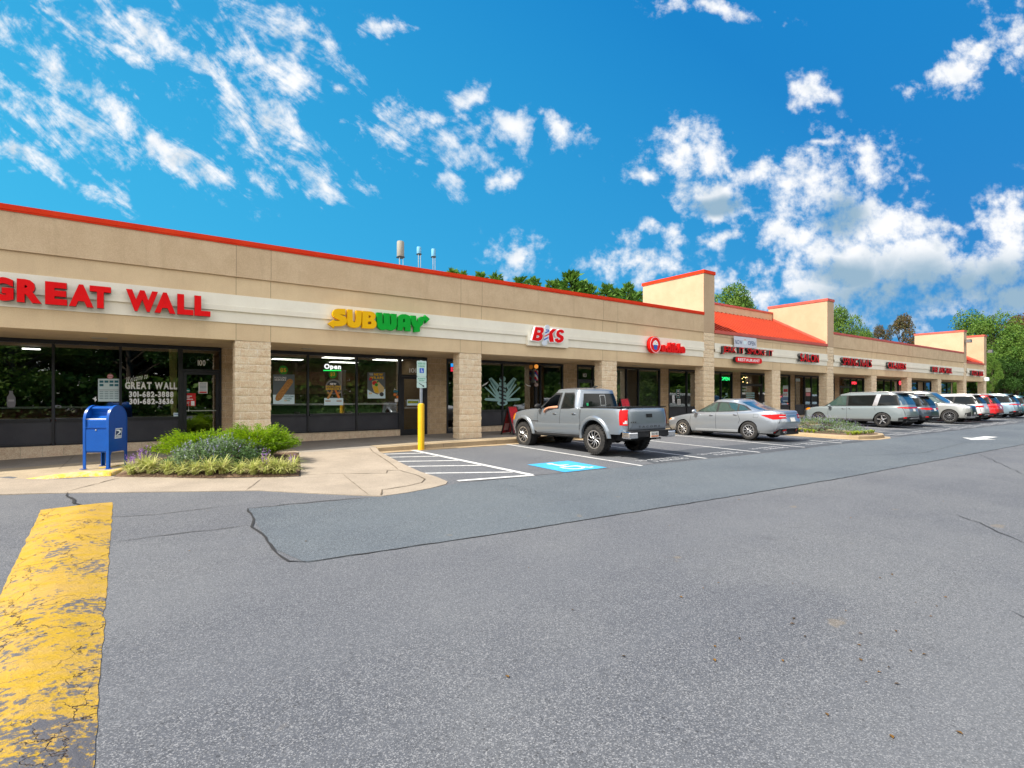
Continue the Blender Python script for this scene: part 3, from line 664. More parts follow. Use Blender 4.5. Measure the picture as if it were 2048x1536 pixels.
# towers and sloped metal roofs
for k, (a, b) in enumerate(TW):
    t = MB(); t.box(a - .015, b + .015, 14.885, 18.55, 3.047, 5.83); t.box(a + .05, b - .05, 15.37, 18.55, SOF + .1, 3.046); to = part(t, 'tower', STUCT)
    c_ = MB(); c_.box(a - .05, b + .05, 14.845, 18.60, 5.832, 5.985); c_.build('tower_cap', CAPR if k == 0 else CAPS, to)
for (a, b) in RED_BAYS:
    rf = MB(); y0, z0, y1, z1 = 14.98, 3.20, 18.28, 5.02
    rf.add([(a + .002, y0, z0), (b - .02, y0, z0), (b - .02, y1, z1), (a + .002, y1, z1)], [(0,1,2,3)])
    n_ = int((b - a) / .41); L = math.hypot(y1-y0, z1-z0); ny_, nz_ = -(z1-z0)/L, (y1-y0)/L
    for i in range(n_ + 1):
        x = a + .02 + (b - a - .06) * i / n_
        vs = [(x, y0, z0), (x + .03, y0, z0), (x + .03, y1, z1), (x, y1, z1)]; h = .042
        vs2 = [(p[0], p[1] + ny_*h, p[2] + nz_*h) for p in vs]
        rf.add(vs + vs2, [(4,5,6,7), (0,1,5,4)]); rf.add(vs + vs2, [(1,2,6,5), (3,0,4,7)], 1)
    ro = part(rf, 'metal_roof', [ROOFR, pmat('shaded_seam_side', (.26, .022, .005), .7)])  # rib sides in darker red: seam shade lines painted into the colour
    e = MB(); e.box(a + .003, b - .002, 14.85, 14.98, 3.045, 3.205); e.build('eave_fascia', CAPS, ro)
    e = MB(); e.box(a + .003, b - .002, FY - .02, 14.99, 2.90, 3.04); e.build('eave_band', STUCU, mall)
    p_ = MB(); p_.box(a - .01, b + .01, 18.285, 18.54, 4.4, 5.45); part(p_, 'back_parapet', STUCU)
    p_ = MB(); p_.box(a + .015, b - .015, 18.23, 18.6, 5.452, 5.56); part(p_, 'parapet_cap', CAPS)
    p_ = MB(); p_.add([(b - .012, y0, z0 + .02), (b - .012, y1, z1 + .02), (b - .012, y1, z1 + .16), (b - .012, y0, z0 + .16), (b - .06, y0, z0 + .02), (b - .06, y1, z1 + .02), (b - .06, y1, z1 + .16), (b - .06, y0, z0 + .16)], [(0,1,2,3), (7,6,5,4), (3,2,6,7), (4,0,3,7)]); p_.build('rake_flashing', CAPS, ro)
r_ = MB(); r_.box(-14, 67.2, 15.35, 38, 3.1, 3.35); part(r_, 'flat_roof', pmat('roof_membrane', (.25, .25, .25), .9))
r_ = MB(); r_.box(67.0, 67.36, WY + .01, 38, -1.6, 3.35); r_.box(-14, 67.36, 37.9, 38.1, -1.6, 3.35); r_.box(-14.2, -14, 15, 38, -1.6, 3.35); part(r_, 'rear_wall', STUC)

# ---------------- shopfronts
def X(px): return fx(px, WY)
# openings: (x0, x1, kind, mullions, extra) ; kind w = window over bulkhead, d = door, g = full-height glass
OPEN = [
 (-6.2, X(361), 'w', [-4.5, X(106.5), X(241)], -1.24), (X(361), X(443), 'd', [], 0),
 (X(541) - .55, X(800), 'w', [X(616), X(713.5)], -1.17), (X(800), X(854), 'd', [], 0), (X(893), X(893) + .95, 'g', [], 0),
 (X(951), X(1072), 'w', [X(1005)], -1.17), (X(1072), X(1126), 'g', [X(1081)], 0), (X(1154), X(1154) + 1.5, 'd', [X(1186)], 0),
 (X(1222), X(1320), 'w', [X(1253), X(1277)], -1.17), (X(1337), X(1399), 'w', [X(1373.5)], -1.17),
 (X(1414), X(1464.7), 'w', [X(1442)], -1.17), (X(1481), X(1536), 'd', [X(1524)], 0),
 (X(1550), X(1580), 'w', [], -1.17), (X(1589.5), X(1648), 'w', [X(1609), X(1623), X(1637)], -1.25),
 (X(1659), X(1668.6), 'g', [], 0), (X(1679), X(1702), 'd', [], 0), (X(1702), X(1738), 'w', [X(1714), X(1727)], -1.25),
 (X(1750), X(1806), 'w', [X(1768.4), X(1782.8), X(1797)], -1.2), (X(1821), X(1862), 'w', [X(1835), X(1848)], -1.2),
 (X(1879), X(1905), 'w', [X(1894)], -1.2)]
HEAD = SOF - .015
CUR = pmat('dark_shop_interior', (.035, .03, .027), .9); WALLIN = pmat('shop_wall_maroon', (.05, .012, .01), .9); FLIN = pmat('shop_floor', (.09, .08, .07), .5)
def zsx(x): return zs(x)
solid = [(-14, OPEN[0][0])]
for o1, o2 in zip(OPEN, OPEN[1:]):
    if o2[0] - o1[1] > .02: solid.append((o1[1], o2[0]))
solid.append((OPEN[-1][1], 67.36))
w = MB()
for a, b in solid: w = MB(); w.box(a, b, WY, WY + .25, -1.9, SOF + .01); part(w, 'shopfront_wall', CMUW)
SHOPS = []
for (a, b, kind, mu, pb) in OPEN:
    fr = MB(); y0, y1 = WY - .03, WY + .09; gb = -.56 if a < 3 else -.535
    zl = min(zs(a), zs(b)) + .01
    bot = pb if kind == 'w' else zl
    fw_ = .055
    fr.box(a, b, y0, y1, HEAD - .085, HEAD)                              # head
    if kind != 'w': HEAD0 = HEAD
    edges = [a] + mu + [b]
    fr.box(a, a + fw_, y0, y1, bot, HEAD - .086); fr.box(b - fw_, b, y0, y1, bot, HEAD - .086)
    for m_ in mu: fr.box(m_ - fw_/2, m_ + fw_/2, y0 - .003, y1, bot, HEAD - .087)
    nm = 'shopfront_window' if kind != 'd' else 'shopfront_door'
    if kind == 'w':
        for e0, e1 in zip(edges, edges[1:]): fr.box(e0 + fw_, e1 - fw_, y0 + .002, y1, gb - .075, gb); fr.box(e0 + fw_, e1 - fw_, y0 + .002, y1, bot, bot + .05)
        wn = part(fr, nm, BLACKM)
        bk = MB()
        for e0, e1 in zip(edges, edges[1:]): bk.box(e0 + .03, e1 - .03, WY + .01, WY + .06, bot + .05, gb - .075)
        bk.build('bulkhead_panel', BULK, wn)
        bs = MB(); bs.box(a + .001, b - .001, WY - .02, WY + .25, -1.9, bot - .002); bs.build('block_base', CMUB, wn)
        g = MB()
        for e0, e1 in zip(edges, edges[1:]): g.add([(e0 + .02, WY + .03, gb - .01), (e1 - .02, WY + .03, gb - .01), (e1 - .02, WY + .03, HEAD - .08), (e0 + .02, WY + .03, HEAD - .08)], [(0,1,2,3)])
        g.build('pane', GLASS, wn)
    elif kind == 'g':
        fr.box(a, b, y0 + .001, y1, zl, zl + .1); wn = part(fr, nm, BLACKM); g = MB()
        for e0, e1 in zip(edges, edges[1:]): g.add([(e0 + .02, WY + .03, zl + .09), (e1 - .02, WY + .03, zl + .09), (e1 - .02, WY + .03, HEAD - .08), (e0 + .02, WY + .03, HEAD - .08)], [(0,1,2,3)])
        g.build('pane', GLASS, wn)
    else:
        de = mu[0] if mu else b; tb = .77
        fr.box(a + fw_, de - fw_, y0 + .002, y1, tb - .045, tb + .015)                  # transom bar
        # door leaf
        fr.box(a + .06, a + .15, y0 + .02, y1 - .02, zl, tb - .05); fr.box(de - .15, de - .06, y0 + .02, y1 - .02, zl, tb - .05)
        fr.box(a + .15, de - .15, y0 + .02, y1 - .02, tb - .14, tb - .05); fr.box(a + .15, de - .15, y0 + .02, y1 - .02, zl, zl + .2)
        wn = part(fr, nm, BLACKM); g = MB()
        for (e0, e1, h0, h1) in [(a + .14, de - .14, zl + .19, tb - .13), (a + .04, de - .04, tb, HEAD - .08)] + ([(de + .02, b - .03, zl + .09, HEAD - .08)] if mu else []):
            g.add([(e0, WY + .03, h0), (e1, WY + .03, h0), (e1, WY + .03, h1), (e0, WY + .03, h1)], [(0,1,2,3)])
        g.build('pane', GLASS, wn)
        h = MB(); h.box(a + .14, de - .14, WY - .055, WY - .035, -.42, -.395); h.tube([(a + .19, WY - .03, -.15), (a + .19, WY - .1, -.15), (a + .19, WY - .1, -.42), (a + .19, WY - .03, -.42)], .012, 8)
        h.build('handle', pmat('brushed_aluminium', (.55, .55, .53), .35, metal=.9), wn)
# rooms behind the glass
STEEL = pmat('brushed_aluminium', (.55, .55, .53), .35, metal=.9)
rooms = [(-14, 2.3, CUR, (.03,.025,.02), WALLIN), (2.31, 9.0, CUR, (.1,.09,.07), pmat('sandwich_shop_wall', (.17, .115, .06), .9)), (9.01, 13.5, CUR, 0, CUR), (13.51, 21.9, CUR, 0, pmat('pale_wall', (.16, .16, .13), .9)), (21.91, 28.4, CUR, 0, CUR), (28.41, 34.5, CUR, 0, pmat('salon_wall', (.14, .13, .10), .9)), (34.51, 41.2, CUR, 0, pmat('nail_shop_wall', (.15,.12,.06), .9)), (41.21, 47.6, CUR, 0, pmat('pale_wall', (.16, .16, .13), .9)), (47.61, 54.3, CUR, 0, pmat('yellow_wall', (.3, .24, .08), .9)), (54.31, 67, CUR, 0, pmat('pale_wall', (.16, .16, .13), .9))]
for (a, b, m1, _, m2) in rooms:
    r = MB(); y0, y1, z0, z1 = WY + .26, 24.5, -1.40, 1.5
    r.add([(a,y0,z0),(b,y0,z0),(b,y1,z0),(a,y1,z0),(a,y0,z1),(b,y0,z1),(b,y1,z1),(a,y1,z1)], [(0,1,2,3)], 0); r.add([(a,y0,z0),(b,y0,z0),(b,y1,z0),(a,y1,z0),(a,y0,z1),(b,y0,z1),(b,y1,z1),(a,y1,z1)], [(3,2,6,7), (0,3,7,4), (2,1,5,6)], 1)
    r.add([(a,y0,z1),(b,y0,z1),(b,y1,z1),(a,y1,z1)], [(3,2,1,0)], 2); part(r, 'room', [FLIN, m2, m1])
# ================================================================== SIGNS
REDF = mottled('red_acrylic_face', (.72, .004, .006), (.78, .006, .008), 3, .5, 50, .05, .01, spec=.12)
BLKS = pmat('dark_bronze_return', (.012, .013, .014), .5)
REDS = pmat('dark_red_return', (.10, .004, .006), .5)
YEL = pmat('yellow_acrylic', (.85, .47, .002), .5, spec=.15); GRN = pmat('green_acrylic', (.002, .36, .030), .5, spec=.15)
WHT = pmat('white_vinyl', (.90, .90, .90), .6); NAVY = pmat('navy_print', (.02, .05, .14), .5); BLU = pmat('blue_print', (.02, .10, .45), .5)
def channel(name, label, s, pxs, lefttb, righttb, depth=.14, face=None, side=None, Yb=14.84, bold=.045, group=None, shear=0, gap=.09, space=.4):
    """sign of separate letters: pxs = (left px, right px); *tb = (top y, bottom y) at each end"""
    Yf = Yb - depth
    xa, xb = fx(pxs[0], Yf), fx(pxs[1], Yf)
    zt = (fz(pxs[0], lefttb[0], Yf) + fz(pxs[1], righttb[0], Yf)) / 2; zb = (fz(pxs[0], lefttb[1], Yf) + fz(pxs[1], righttb[1], Yf)) / 2
    e = empty(name, (0, 0, 0), 0, label, 'sign', group); e.location = ((xa+xb)/2, Yb, zb)
    for g in fit(glyphs(s, bold, gap, space, shear), xa, xb, zb, zt):
        mb = MB(); put_glyph(mb, ([(u - e.location.x, v - e.location.z) for u, v in g[0]], g[1]), lambda u, v, w: (u, -w, v), 0, depth, 0, 1)
        mb.build('letter', [face or REDF, side or BLKS], e)
    return e
# GREAT WALL, each letter at its own place
e = empty('shop_sign', (0, 14.84, 2.0), 0, 'large red GREAT WALL letters at the left end of the cream sign band', 'sign')
for ch, a, b in (('G', -24, 27), ('R', 33.4, 83), ('E', 90, 134), ('A', 137.5, 187), ('T', 179, 222), ('W', 252, 316), ('A', 309, 351), ('L', 354.6, 387), ('L', 389, 421)):
    Yf = 14.72; xa, xb = fx(a, Yf), fx(b, Yf); m_ = (a + b) / 2
    zt = 2.395; zb = 1.90
    zt = fz(33, 556.5, Yf); zb = fz(33, 603.5, Yf)
    mb = MB()
    for g in fit(glyphs(ch, .062), xa, xb, zb - 2.0, zt - 2.0): put_glyph(mb, g, lambda u, v, w: (u, -w, v), 0, .12, 0, 1)
    mb.build('letter', [REDF, REDS], e)
# two-coloured arrow logo
Yf = 14.72
def zmap(x0, y0, sc, poly): return [(x0 + x / sc, y0 + y / sc) for x, y in poly]
def onwall(poly, Y): return [(fx(x, Y), fz(x, y, Y)) for x, y in poly]
e = empty('shop_sign', (0, 14.84, 0), 0, 'yellow and green SUBWAY letters with arrow ends', 'sign')
SUB = [([(437,150),(300,148),(250,162),(220,200),(215,245),(232,285),(280,315),(335,343),(338,356),(238,352),(238,335),(138,400),(243,478),(243,447),(385,443),(430,425),(458,385),(460,335),(440,290),(385,262),(330,238),(437,258)], [], YEL),
 ([(470,158),(558,162),(560,340),(575,378),(600,380),(615,350),(617,175),(712,182),(708,370),(695,430),(660,465),(600,475),(530,462),(480,425),(465,370)], [], YEL),
 ([(725,185),(870,195),(925,215),(950,255),(945,300),(925,335),(955,365),(968,400),(960,450),(925,485),(870,488),(722,478)], [[(830,262),(862,265),(868,285),(855,303),(830,303)], [(820,368),(875,370),(880,392),(868,412),(820,412)]], YEL),
 ([(974,212),(1062,215),(1068,390),(1080,410),(1092,392),(1092,222),(1188,228),(1195,405),(1207,428),(1218,405),(1215,232),(1312,240),(1312,430),(1290,490),(1240,520),(1190,515),(1150,500),(1100,512),(1040,505),(990,460),(977,400)], [], GRN),
 ([(1325,515),(1330,330),(1350,270),(1400,240),(1460,240),(1515,262),(1545,310),(1548,535),(1458,525),(1455,465),(1425,462),(1415,470),(1412,520)], [[(1420,330),(1435,315),(1450,330),(1450,375),(1435,382),(1420,372)]], GRN),
 ([(1552,262),(1640,268),(1648,340),(1668,385),(1685,345),(1690,310),(1720,285),(1790,282),(1795,255),(1878,325),(1808,395),(1805,345),(1770,360),(1755,420),(1720,450),(1705,470),(1710,540),(1610,545),(1615,470),(1580,420),(1560,360)], [], GRN)]
for poly, holes, m_ in SUB:
    mb = MB(); P_ = onwall(zmap(640, 600, 8.533, poly), Yf); H_ = [onwall(zmap(640, 600, 8.533, h), Yf) for h in holes]
    flat_shape(mb, [P_], H_, lambda u, v, w: (u, -w, v), 0, .12); mb.build('letter', m_, e)
# barber sign
e = empty('shop_sign', (0, 14.83, 0), 0, 'red BKS letters with white outline and a tilted barber pole', 'sign')
z18 = lambda p: onwall(zmap(1040, 640, 18.62, p), 14.72)
circ = lambda cx, cy, r, n=20, ry=None: [(cx + r * math.cos(2*math.pi*k/n), cy + (ry or r) * math.sin(2*math.pi*k/n)) for k in range(n)]
Bp = [(575,262),(800,275),(870,310),(885,380),(860,460),(805,505),(845,570),(835,660),(780,745),(690,785),(450,745)]
Bh = [[(655,375),(750,385),(768,420),(740,465),(640,460)], [(620,565),(705,580),(718,620),(680,660),(595,655)]]
Kp = [(1215,335),(1350,345),(1200,500),(1255,815),(1105,818),(1055,590),(1040,560),(1100,440)]
Sp = [(1640,470),(1540,500),(1520,450),(1450,470),(1460,520),(1600,600),(1625,680),(1590,780),(1500,840),(1400,845),(1310,790),(1295,700),(1400,680),(1425,735),(1500,720),(1490,680),(1370,610),(1345,520),(1380,410),(1470,360),(1560,360),(1620,400)]
mb = MB(); mb.box(fx(1056, 14.8), fx(1137, 14.8), -.02, .08, fz(1095, 693, 14.8), fz(1095, 672, 14.8)); mb.build('backing_board', TRIM, e)
def halo(poly, r): return [[(x + r * math.cos(k * math.pi / 4), y + r * math.sin(k * math.pi / 4)) for x, y in poly] for k in range(8)] + [poly]
mb = MB(); flat_shape(mb, [z18(p) for P_ in (Bp, Kp, Sp) for p in halo(P_, 26)], [z18(h) for h in [[(680,400),(730,405),(735,430),(665,440)],[(640,590),(690,600),(690,640),(620,635)]]], lambda u, v, w: (u, -w, v), .025, .11); mb.build('letter_outline', WHT, e)
for P_, H_ in ((Bp, Bh), (Kp, []), (Sp, [])):
    mb = MB(); flat_shape(mb, [z18(P_)], [z18(h) for h in H_], lambda u, v, w: (u, -w, v), .112, .125); mb.build('letter', REDF, e)
mb = MB(); SIL = pmat('pale_silver_print', (.62, .66, .72), .35)
flat_shape(mb, [z18(p) for p in ([(925,340),(1095,350),(1040,775),(865,780)], circ(1000, 275, 95), circ(905, 850, 105))], [], lambda u, v, w: (u, -w, v), .115, .135); po = mb.build('barber_pole', SIL, e)
mb = MB(); flat_shape(mb, [z18(p) for p in ([(945,352),(1090,365),(1080,402),(945,390)], [(920,455),(1075,395),(1055,440),(925,505)], [(880,705),(1045,635),(1025,690),(878,765)])], [], lambda u, v, w: (u, -w, v), .136, .139); mb.build('blue_stripe', BLU, po)
mb = MB(); flat_shape(mb, [z18([(900,590),(1075,500),(1070,545),(895,638)])], [], lambda u, v, w: (u, -w, v), .136, .139); mb.build('red_stripe', REDF, po)
# fruit shop: round emblem and rounded lower-case word
RED2 = pmat('bright_red_acrylic', (.80, .008, .006), .5, spec=.15)
e = empty('shop_sign', (0, 14.84, 0), 0, 'bright red edible lettering beside a round cupcake emblem', 'sign')
cX, cZ = fx(1311, 14.66), fz(1311, 689.5, 14.66); rr = .36
mb = MB(); flat_shape(mb, [circ(cX, cZ, rr, 32)], [], lambda u, v, w: (u, -w, v), 0, .18); ds = mb.build('emblem_disc', RED2, e)
mb = MB(); flat_shape(mb, [circ(cX, cZ, rr * .93, 32)], [circ(cX, cZ, rr * .885, 32)], lambda u, v, w: (u, -w, v), .1805, .184); flat_shape(mb, [circ(cX + a * rr, cZ + b * rr, c_ * rr, 14) for a, b, c_ in ((0,.32,.22),(-.2,.22,.2),(.2,.22,.2),(-.32,.05,.16),(.32,.05,.16),(0,.1,.3))], [], lambda u, v, w: (u, -w, v), .1805, .184); mb.build('emblem_ring', WHT, ds)
mb = MB(); flat_shape(mb, [[(cX + a * rr, cZ + b * rr) for a, b in ((-.36,-.02),(.36,-.02),(.26,-.55),(.1,-.6),(-.1,-.6),(-.26,-.55))]], [], lambda u, v, w: (u, -w, v), .1845, .188); mb.build('emblem_basket', BLU, ds)
mb = MB()
for a, b in ((0,.3),(-.2,.2),(.22,.15),(.05,.1)): flat_shape(mb, [circ(cX + a*rr, cZ + b*rr, .06*rr, 8)], [], lambda u, v, w: (u, -w, v), .1845, .187)
mb.build('emblem_dots', YEL, ds)
Yf = 14.68; gl = fit(glyphs('edible', .05, .03), fx(1323, Yf), fx(1371, Yf), fz(1345, 705, Yf), fz(1345, 685.5, Yf))
for g in gl:
    mb = MB(); put_glyph(mb, g, lambda u, v, w: (u, -w, v), .02, .16); mb.build('letter', RED2, e)
channel('shop_sign', 'red JERK IT SMOKE IT letters with black sides under the red metal roof', 'JERK IT SMOKE IT', (1446, 1547), (692.6, 708.3), (699.9, 715.6), .16, bold=.0)
channel('shop_sign', 'red SALON letters on the cream band, just right of the smoke house sign', 'SALON', (1600.7, 1638.3), (706.6, 722.9), (709.4, 725.1), .16, bold=.015)
channel('shop_sign', 'red SPRING NAILS letters on the cream band past the second tower', 'SPRING NAILS', (1685.9, 1744.2), (714.7, 731), (719.7, 734), .16, bold=.0)
channel('shop_sign', 'red CLEANERS letters on the far part of the sign band', 'CLEANERS', (1776.7, 1812.6), (723.5, 736.3), (727.2, 739.7), .16, bold=.02)
channel('shop_sign', 'distant red sign on the band left of the third tower', 'PUB AND GRILL', (1865.3, 1905), (733.3, 745.1), (736.3, 746.2), .16, bold=.02)
channel('shop_sign', 'farthest red shop sign, by the last tower of the mall', 'PIZZA SUBS', (1944, 1967), (740.3, 750.5), (743, 752.5), .16, bold=.02)
e = empty('sign_cabinet', (0, 14.84, 0), 0, 'rounded red RESTAURANT cabinet with white letters and black sides', 'sign')
Yf = 14.70; xa, xb = fx(1471, Yf), fx(1524, Yf); zt, zb = fz(1497, 715, Yf), fz(1497, 725.8, Yf); r_ = (zt - zb) / 2; zc_ = (zt + zb) / 2
pill = [(xa + r_ + r_ * math.cos(R(a)), zc_ + r_ * math.sin(R(a))) for a in range(90, 271, 15)] + [(xb - r_ + r_ * math.cos(R(a)), zc_ + r_ * math.sin(R(a))) for a in range(-90, 91, 15)]
mb = MB(); flat_shape(mb, [pill], [], lambda u, v, w: (u, -w, v), 0, .14, 0, 1); mb.build('cabinet', [REDF, BLKS], e)
mb = MB()
for g in fit(glyphs('RESTAURANT', .02, .1), xa + .22, xb - .22, zc_ - r_ * .55, zc_ + r_ * .55): put_glyph(mb, g, lambda u, v, w: (u, -w, v), .141, .146)
mb.build('lettering', WHT, e)
# generic layered decal / poster
def decal(name, label, cat, layers, Y, group=None, thick=.0012):
    mats = []; mb = MB(); w = 0
    for L in layers:
        m_ = L[-1]
        if m_ not in mats: mats.append(m_)
        mi = mats.index(m_)
        if L[0] == 'poly': flat_shape(mb, [onwall(p, Y) for p in L[1]], [onwall(h, Y) for h in (L[2] if len(L) > 3 else [])], lambda u, v, q: (u, Y - q, v), w + .0002, w + thick, mi)
        else:
            _, s, x0, x1, y0, y1 = L[:6]; bold = L[6] if len(L) > 7 else .02
            for g in fit(glyphs(s, bold, .08), fx(x0, Y), fx(x1, Y), fz((x0+x1)/2, y1, Y), fz((x0+x1)/2, y0, Y)): put_glyph(mb, g, lambda u, v, q: (u, Y - q, v), w + .0002, w + thick, mi)
        w += thick
    return tag(mb.build(name, mats), label, cat, group)
def rc(x0, x1, y0, y1): return [(x0, y0), (x0, y1), (x1, y1), (x1, y0)]
GY = WY + .027
PALE = pmat('pale_blue_paper', (.66, .80, .84), .7); PAPER = pmat('white_paper', (.85, .85, .85), .7); INK = pmat('dark_ink', (.03, .04, .05), .6)
TEAL = pmat('teal_ink', (.02, .16, .22), .6); PINK = pmat('pink_print', (.65, .22, .25), .6); GREENP = pmat('lime_green_print', (.02, .28, .01), .5)
YELP = pmat('yellow_print', (.78, .46, .01), .5); REDP = pmat('red_print', (.60, .01, .01), .5); BREAD = mottled('crusty_bread_print', (.52, .27, .08), (.30, .13, .03), 40, .6, 90, .3, .05); ORNG = pmat('orange_print', (.70, .18, .02), .5)
decal('window_banner', 'white NOW OPEN banner hung above the smoke house sign', 'banner', [('poly', [[(1467.6, 671.8), (1468.5, 693.7), (1513.5, 697), (1512.9, 676.8)]], pmat('banner_white', (.62, .64, .70), .6)), ('text', 'NOW', 1470, 1484.5, 680, 688.5, .01, NAVY), ('text', 'OPEN', 1496, 1510.5, 682.5, 691, .01, NAVY), ('poly', [circ(1490, 684.5, 3.6, 12, 4.5)], PALE), ('poly', [[(1487, 682), (1490, 678), (1493, 683), (1490, 680)]], ORNG)], 14.80)
decal('window_lettering', 'white GREAT WALL lettering and two phone numbers on the window glass', 'lettering', [('text', 'GREAT WALL', 250, 354, 764, 778.5, .05, WHT), ('text', '301-682-3888', 258, 347, 782.5, 794.5, .05, WHT), ('text', '301-682-3636', 258.5, 347, 796.5, 808.5, .05, WHT)], GY)
mb = MB(); gl = fit(glyphs('Welcome to', .0, .03, shear=.45), 0, 1, 0, 1)
for g in gl: put_glyph(mb, g, lambda u, v, q: (fx(252.5 + 43 * u, GY), GY - q, fz(252.5 + 43 * u, 765.5 - 9 * u - 11 * v, GY)), 0, .0015)
tag(mb.build('script_lettering', WHT), 'slanting white script reading Welcome to, above the shop name', 'lettering')
L_ = [('poly', [rc(196, 239, 757.5, 803)], PALE)]
L_ += [('poly', [rc(199 + i*10, 207 + i*10, 761 + j*7, 765.5 + j*7) for i in range(4) for j in range(2) if (i, j) != (1, 1)] , TEAL), ('poly', [rc(198, 237.5, 779.6, 780.3)], INK), ('poly', [rc(199 + i*10, 207 + i*10, 783 + j*3.4, 784 + j*3.4) for i in range(4) for j in range(5)], TEAL)]
decal('menu_poster', 'pale blue printed menu sheet taped to the window near the phone numbers', 'poster', L_, GY)
decal('oval_sticker', 'small pink oval sticker above the menu sheet', 'sticker', [('poly', [circ(220.3, 752.8, 6.2, 18, 5)], PINK), ('poly', [rc(216, 224.5, 750.6, 751.4), rc(217, 224, 754, 754.8)], WHT)], GY)
decal('door_number', 'white door number 100 on the glass above the door', 'number', [('text', '100', 395.5, 411, 720, 731.5, .02, WHT)], GY)
decal('hours_notice', 'white notice with a red footer taped to the first door', 'notice', [('poly', [rc(397, 415, 764.5, 787)], PAPER), ('poly', [rc(398.5, 413.5, 783, 786)], REDP), ('poly', [rc(399, 413, 767 + j*2.6, 768 + j*2.6) for j in range(6)], TEAL)], GY)
decal('red_flyer', 'red flyer with white print on the first door', 'flyer', [('poly', [rc(369.5, 391.5, 786.5, 812)], REDP), ('poly', [rc(372, 384, 791.5, 793.2), rc(372, 379, 794.8, 796.3), rc(372, 386, 797.8, 799.3), rc(382, 389, 802, 811), rc(372, 379, 804, 804.8), rc(372, 378, 806.5, 807.3)], WHT)], GY)
decal('round_sticker', 'teal round sticker on the first door above the red flyer', 'sticker', [('poly', [circ(375.5, 781.5, 5, 16, 4.4)], pmat('teal_sticker', (.01, .20, .13), .5)), ('poly', [rc(372.5, 378.5, 780.7, 782.2)], WHT)], GY)
decal('card_sticker', 'pale blue card sticker low in the window corner beside the first door', 'sticker', [('poly', [rc(347, 359, 825.5, 833)], PALE), ('poly', [rc(348.5, 357, 828, 829.3)], BLU)], GY)
decal('bottle_decal', 'faint white bottle shape on the window at the left edge', 'decal', [('poly', [[(18, 781.5), (18.5, 787), (14, 794), (13.3, 806), (15.5, 815), (29.5, 815), (31.5, 806), (31, 795), (26, 787), (26, 781.5)]], pmat('frosted_vinyl', (.16, .16, .18), .7)), ('poly', [rc(16.5, 28.5, 799, 803)], pmat('frosted_vinyl_light', (.30, .30, .32), .7))], GY)
neon = lambda c, s: pmat('neon_%d%d%d' % tuple(int(v * 9) for v in c), c, .5, emit=c, estr=s)
decal('neon_sign', 'unlit grey tube OPEN sign behind the door number', 'sign', [('text', 'OPEN', 379, 425, 713.5, 727.5, -.015, pmat('unlit_tube', (.20, .24, .20), .4))], WY + .3)
# sandwich shop posters
decal('window_poster', 'poster of a long cookie with a white lower band on the sandwich shop window', 'poster', [('poly', [rc(546, 589, 749, 808)], pmat('smoky_poster', (.10, .13, .14), .5)), ('poly', [rc(546, 589, 789.5, 808.2)], pmat('pale_cyan_print', (.68, .86, .92), .7)), ('text', 'FOOTLONG', 549, 572.5, 753.6, 757, .02, WHT), ('text', 'SIDEKICKS', 549, 572, 758, 761.3, .02, WHT), ('text', 'FOOTLONG', 567, 587.5, 791, 794.5, .02, TEAL), ('text', 'COOKIE', 569, 583, 795.6, 798.8, .02, TEAL), ('poly', [[(550.5, 798), (552, 791), (575, 759.5), (580.5, 757.5), (585.6, 760.5), (585.8, 765), (562, 799), (556, 802), (552, 801)]], BREAD), ('text', 'SUB', 568.5, 573.5, 800, 802.6, .02, YELP), ('text', 'WAY', 574, 580, 800, 802.6, .02, GREENP)], GY)
decal('price_sticker', 'green round price sticker reading 5 dollars', 'sticker', [('poly', [circ(566.6, 740, 9.2, 24, 8.9)], GREENP), ('text', '$5', 560.5, 572.5, 736, 745, .04, YELP)], GY)
decal('price_sticker', 'green round price sticker reading 3 dollars under the Open lettering', 'sticker', [('poly', [circ(665.5, 748.5, 8.3, 24, 8.3)], GREENP), ('text', '$3', 660.5, 670, 744.5, 753, .04, YELP)], GY)
decal('open_lettering', 'white lit Open lettering with green underline on the sandwich shop window', 'lettering', [('text', 'Open', 648.3, 682, 728, 741, .05, neon((.9, .95, .95), .45)), ('poly', [rc(646.5, 682, 739.8, 742)], neon((.02, .7, .12), .5))], GY)
decal('window_poster', 'round dark poster reading NEW FOOTLONG SIDEKICKS over a white strip', 'poster', [('poly', [rc(648.5, 686.5, 796, 810.4)], pmat('pale_cyan_print', (.68, .86, .92), .7)), ('poly', [circ(667, 773.5, 16, 24, 15)], pmat('grey_print', (.2, .2, .2), .6)), ('poly', [circ(667, 774.5, 13.4, 24, 12.8)], INK), ('text', 'NEW', 660, 672.5, 766, 769.8, .05, WHT), ('text', 'FOOTLONG', 651.5, 682, 771, 775.3, .05, YELP), ('text', 'SIDEKICKS', 651.5, 682, 776, 780, .05, YELP), ('poly', [[(653, 797), (663, 780), (666.3, 782), (657.5, 798.5)]], pmat('pretzel_print', (.50, .24, .05), .5)), ('poly', [[(669, 780.5), (672.5, 780), (680.5, 795.5), (676, 797)]], ORNG), ('poly', [circ(656.5, 786, 2.4, 10), circ(678, 785.5, 2.4, 10), rc(650.5, 661, 801, 803), rc(673, 683, 801, 803)], BREAD)], GY)
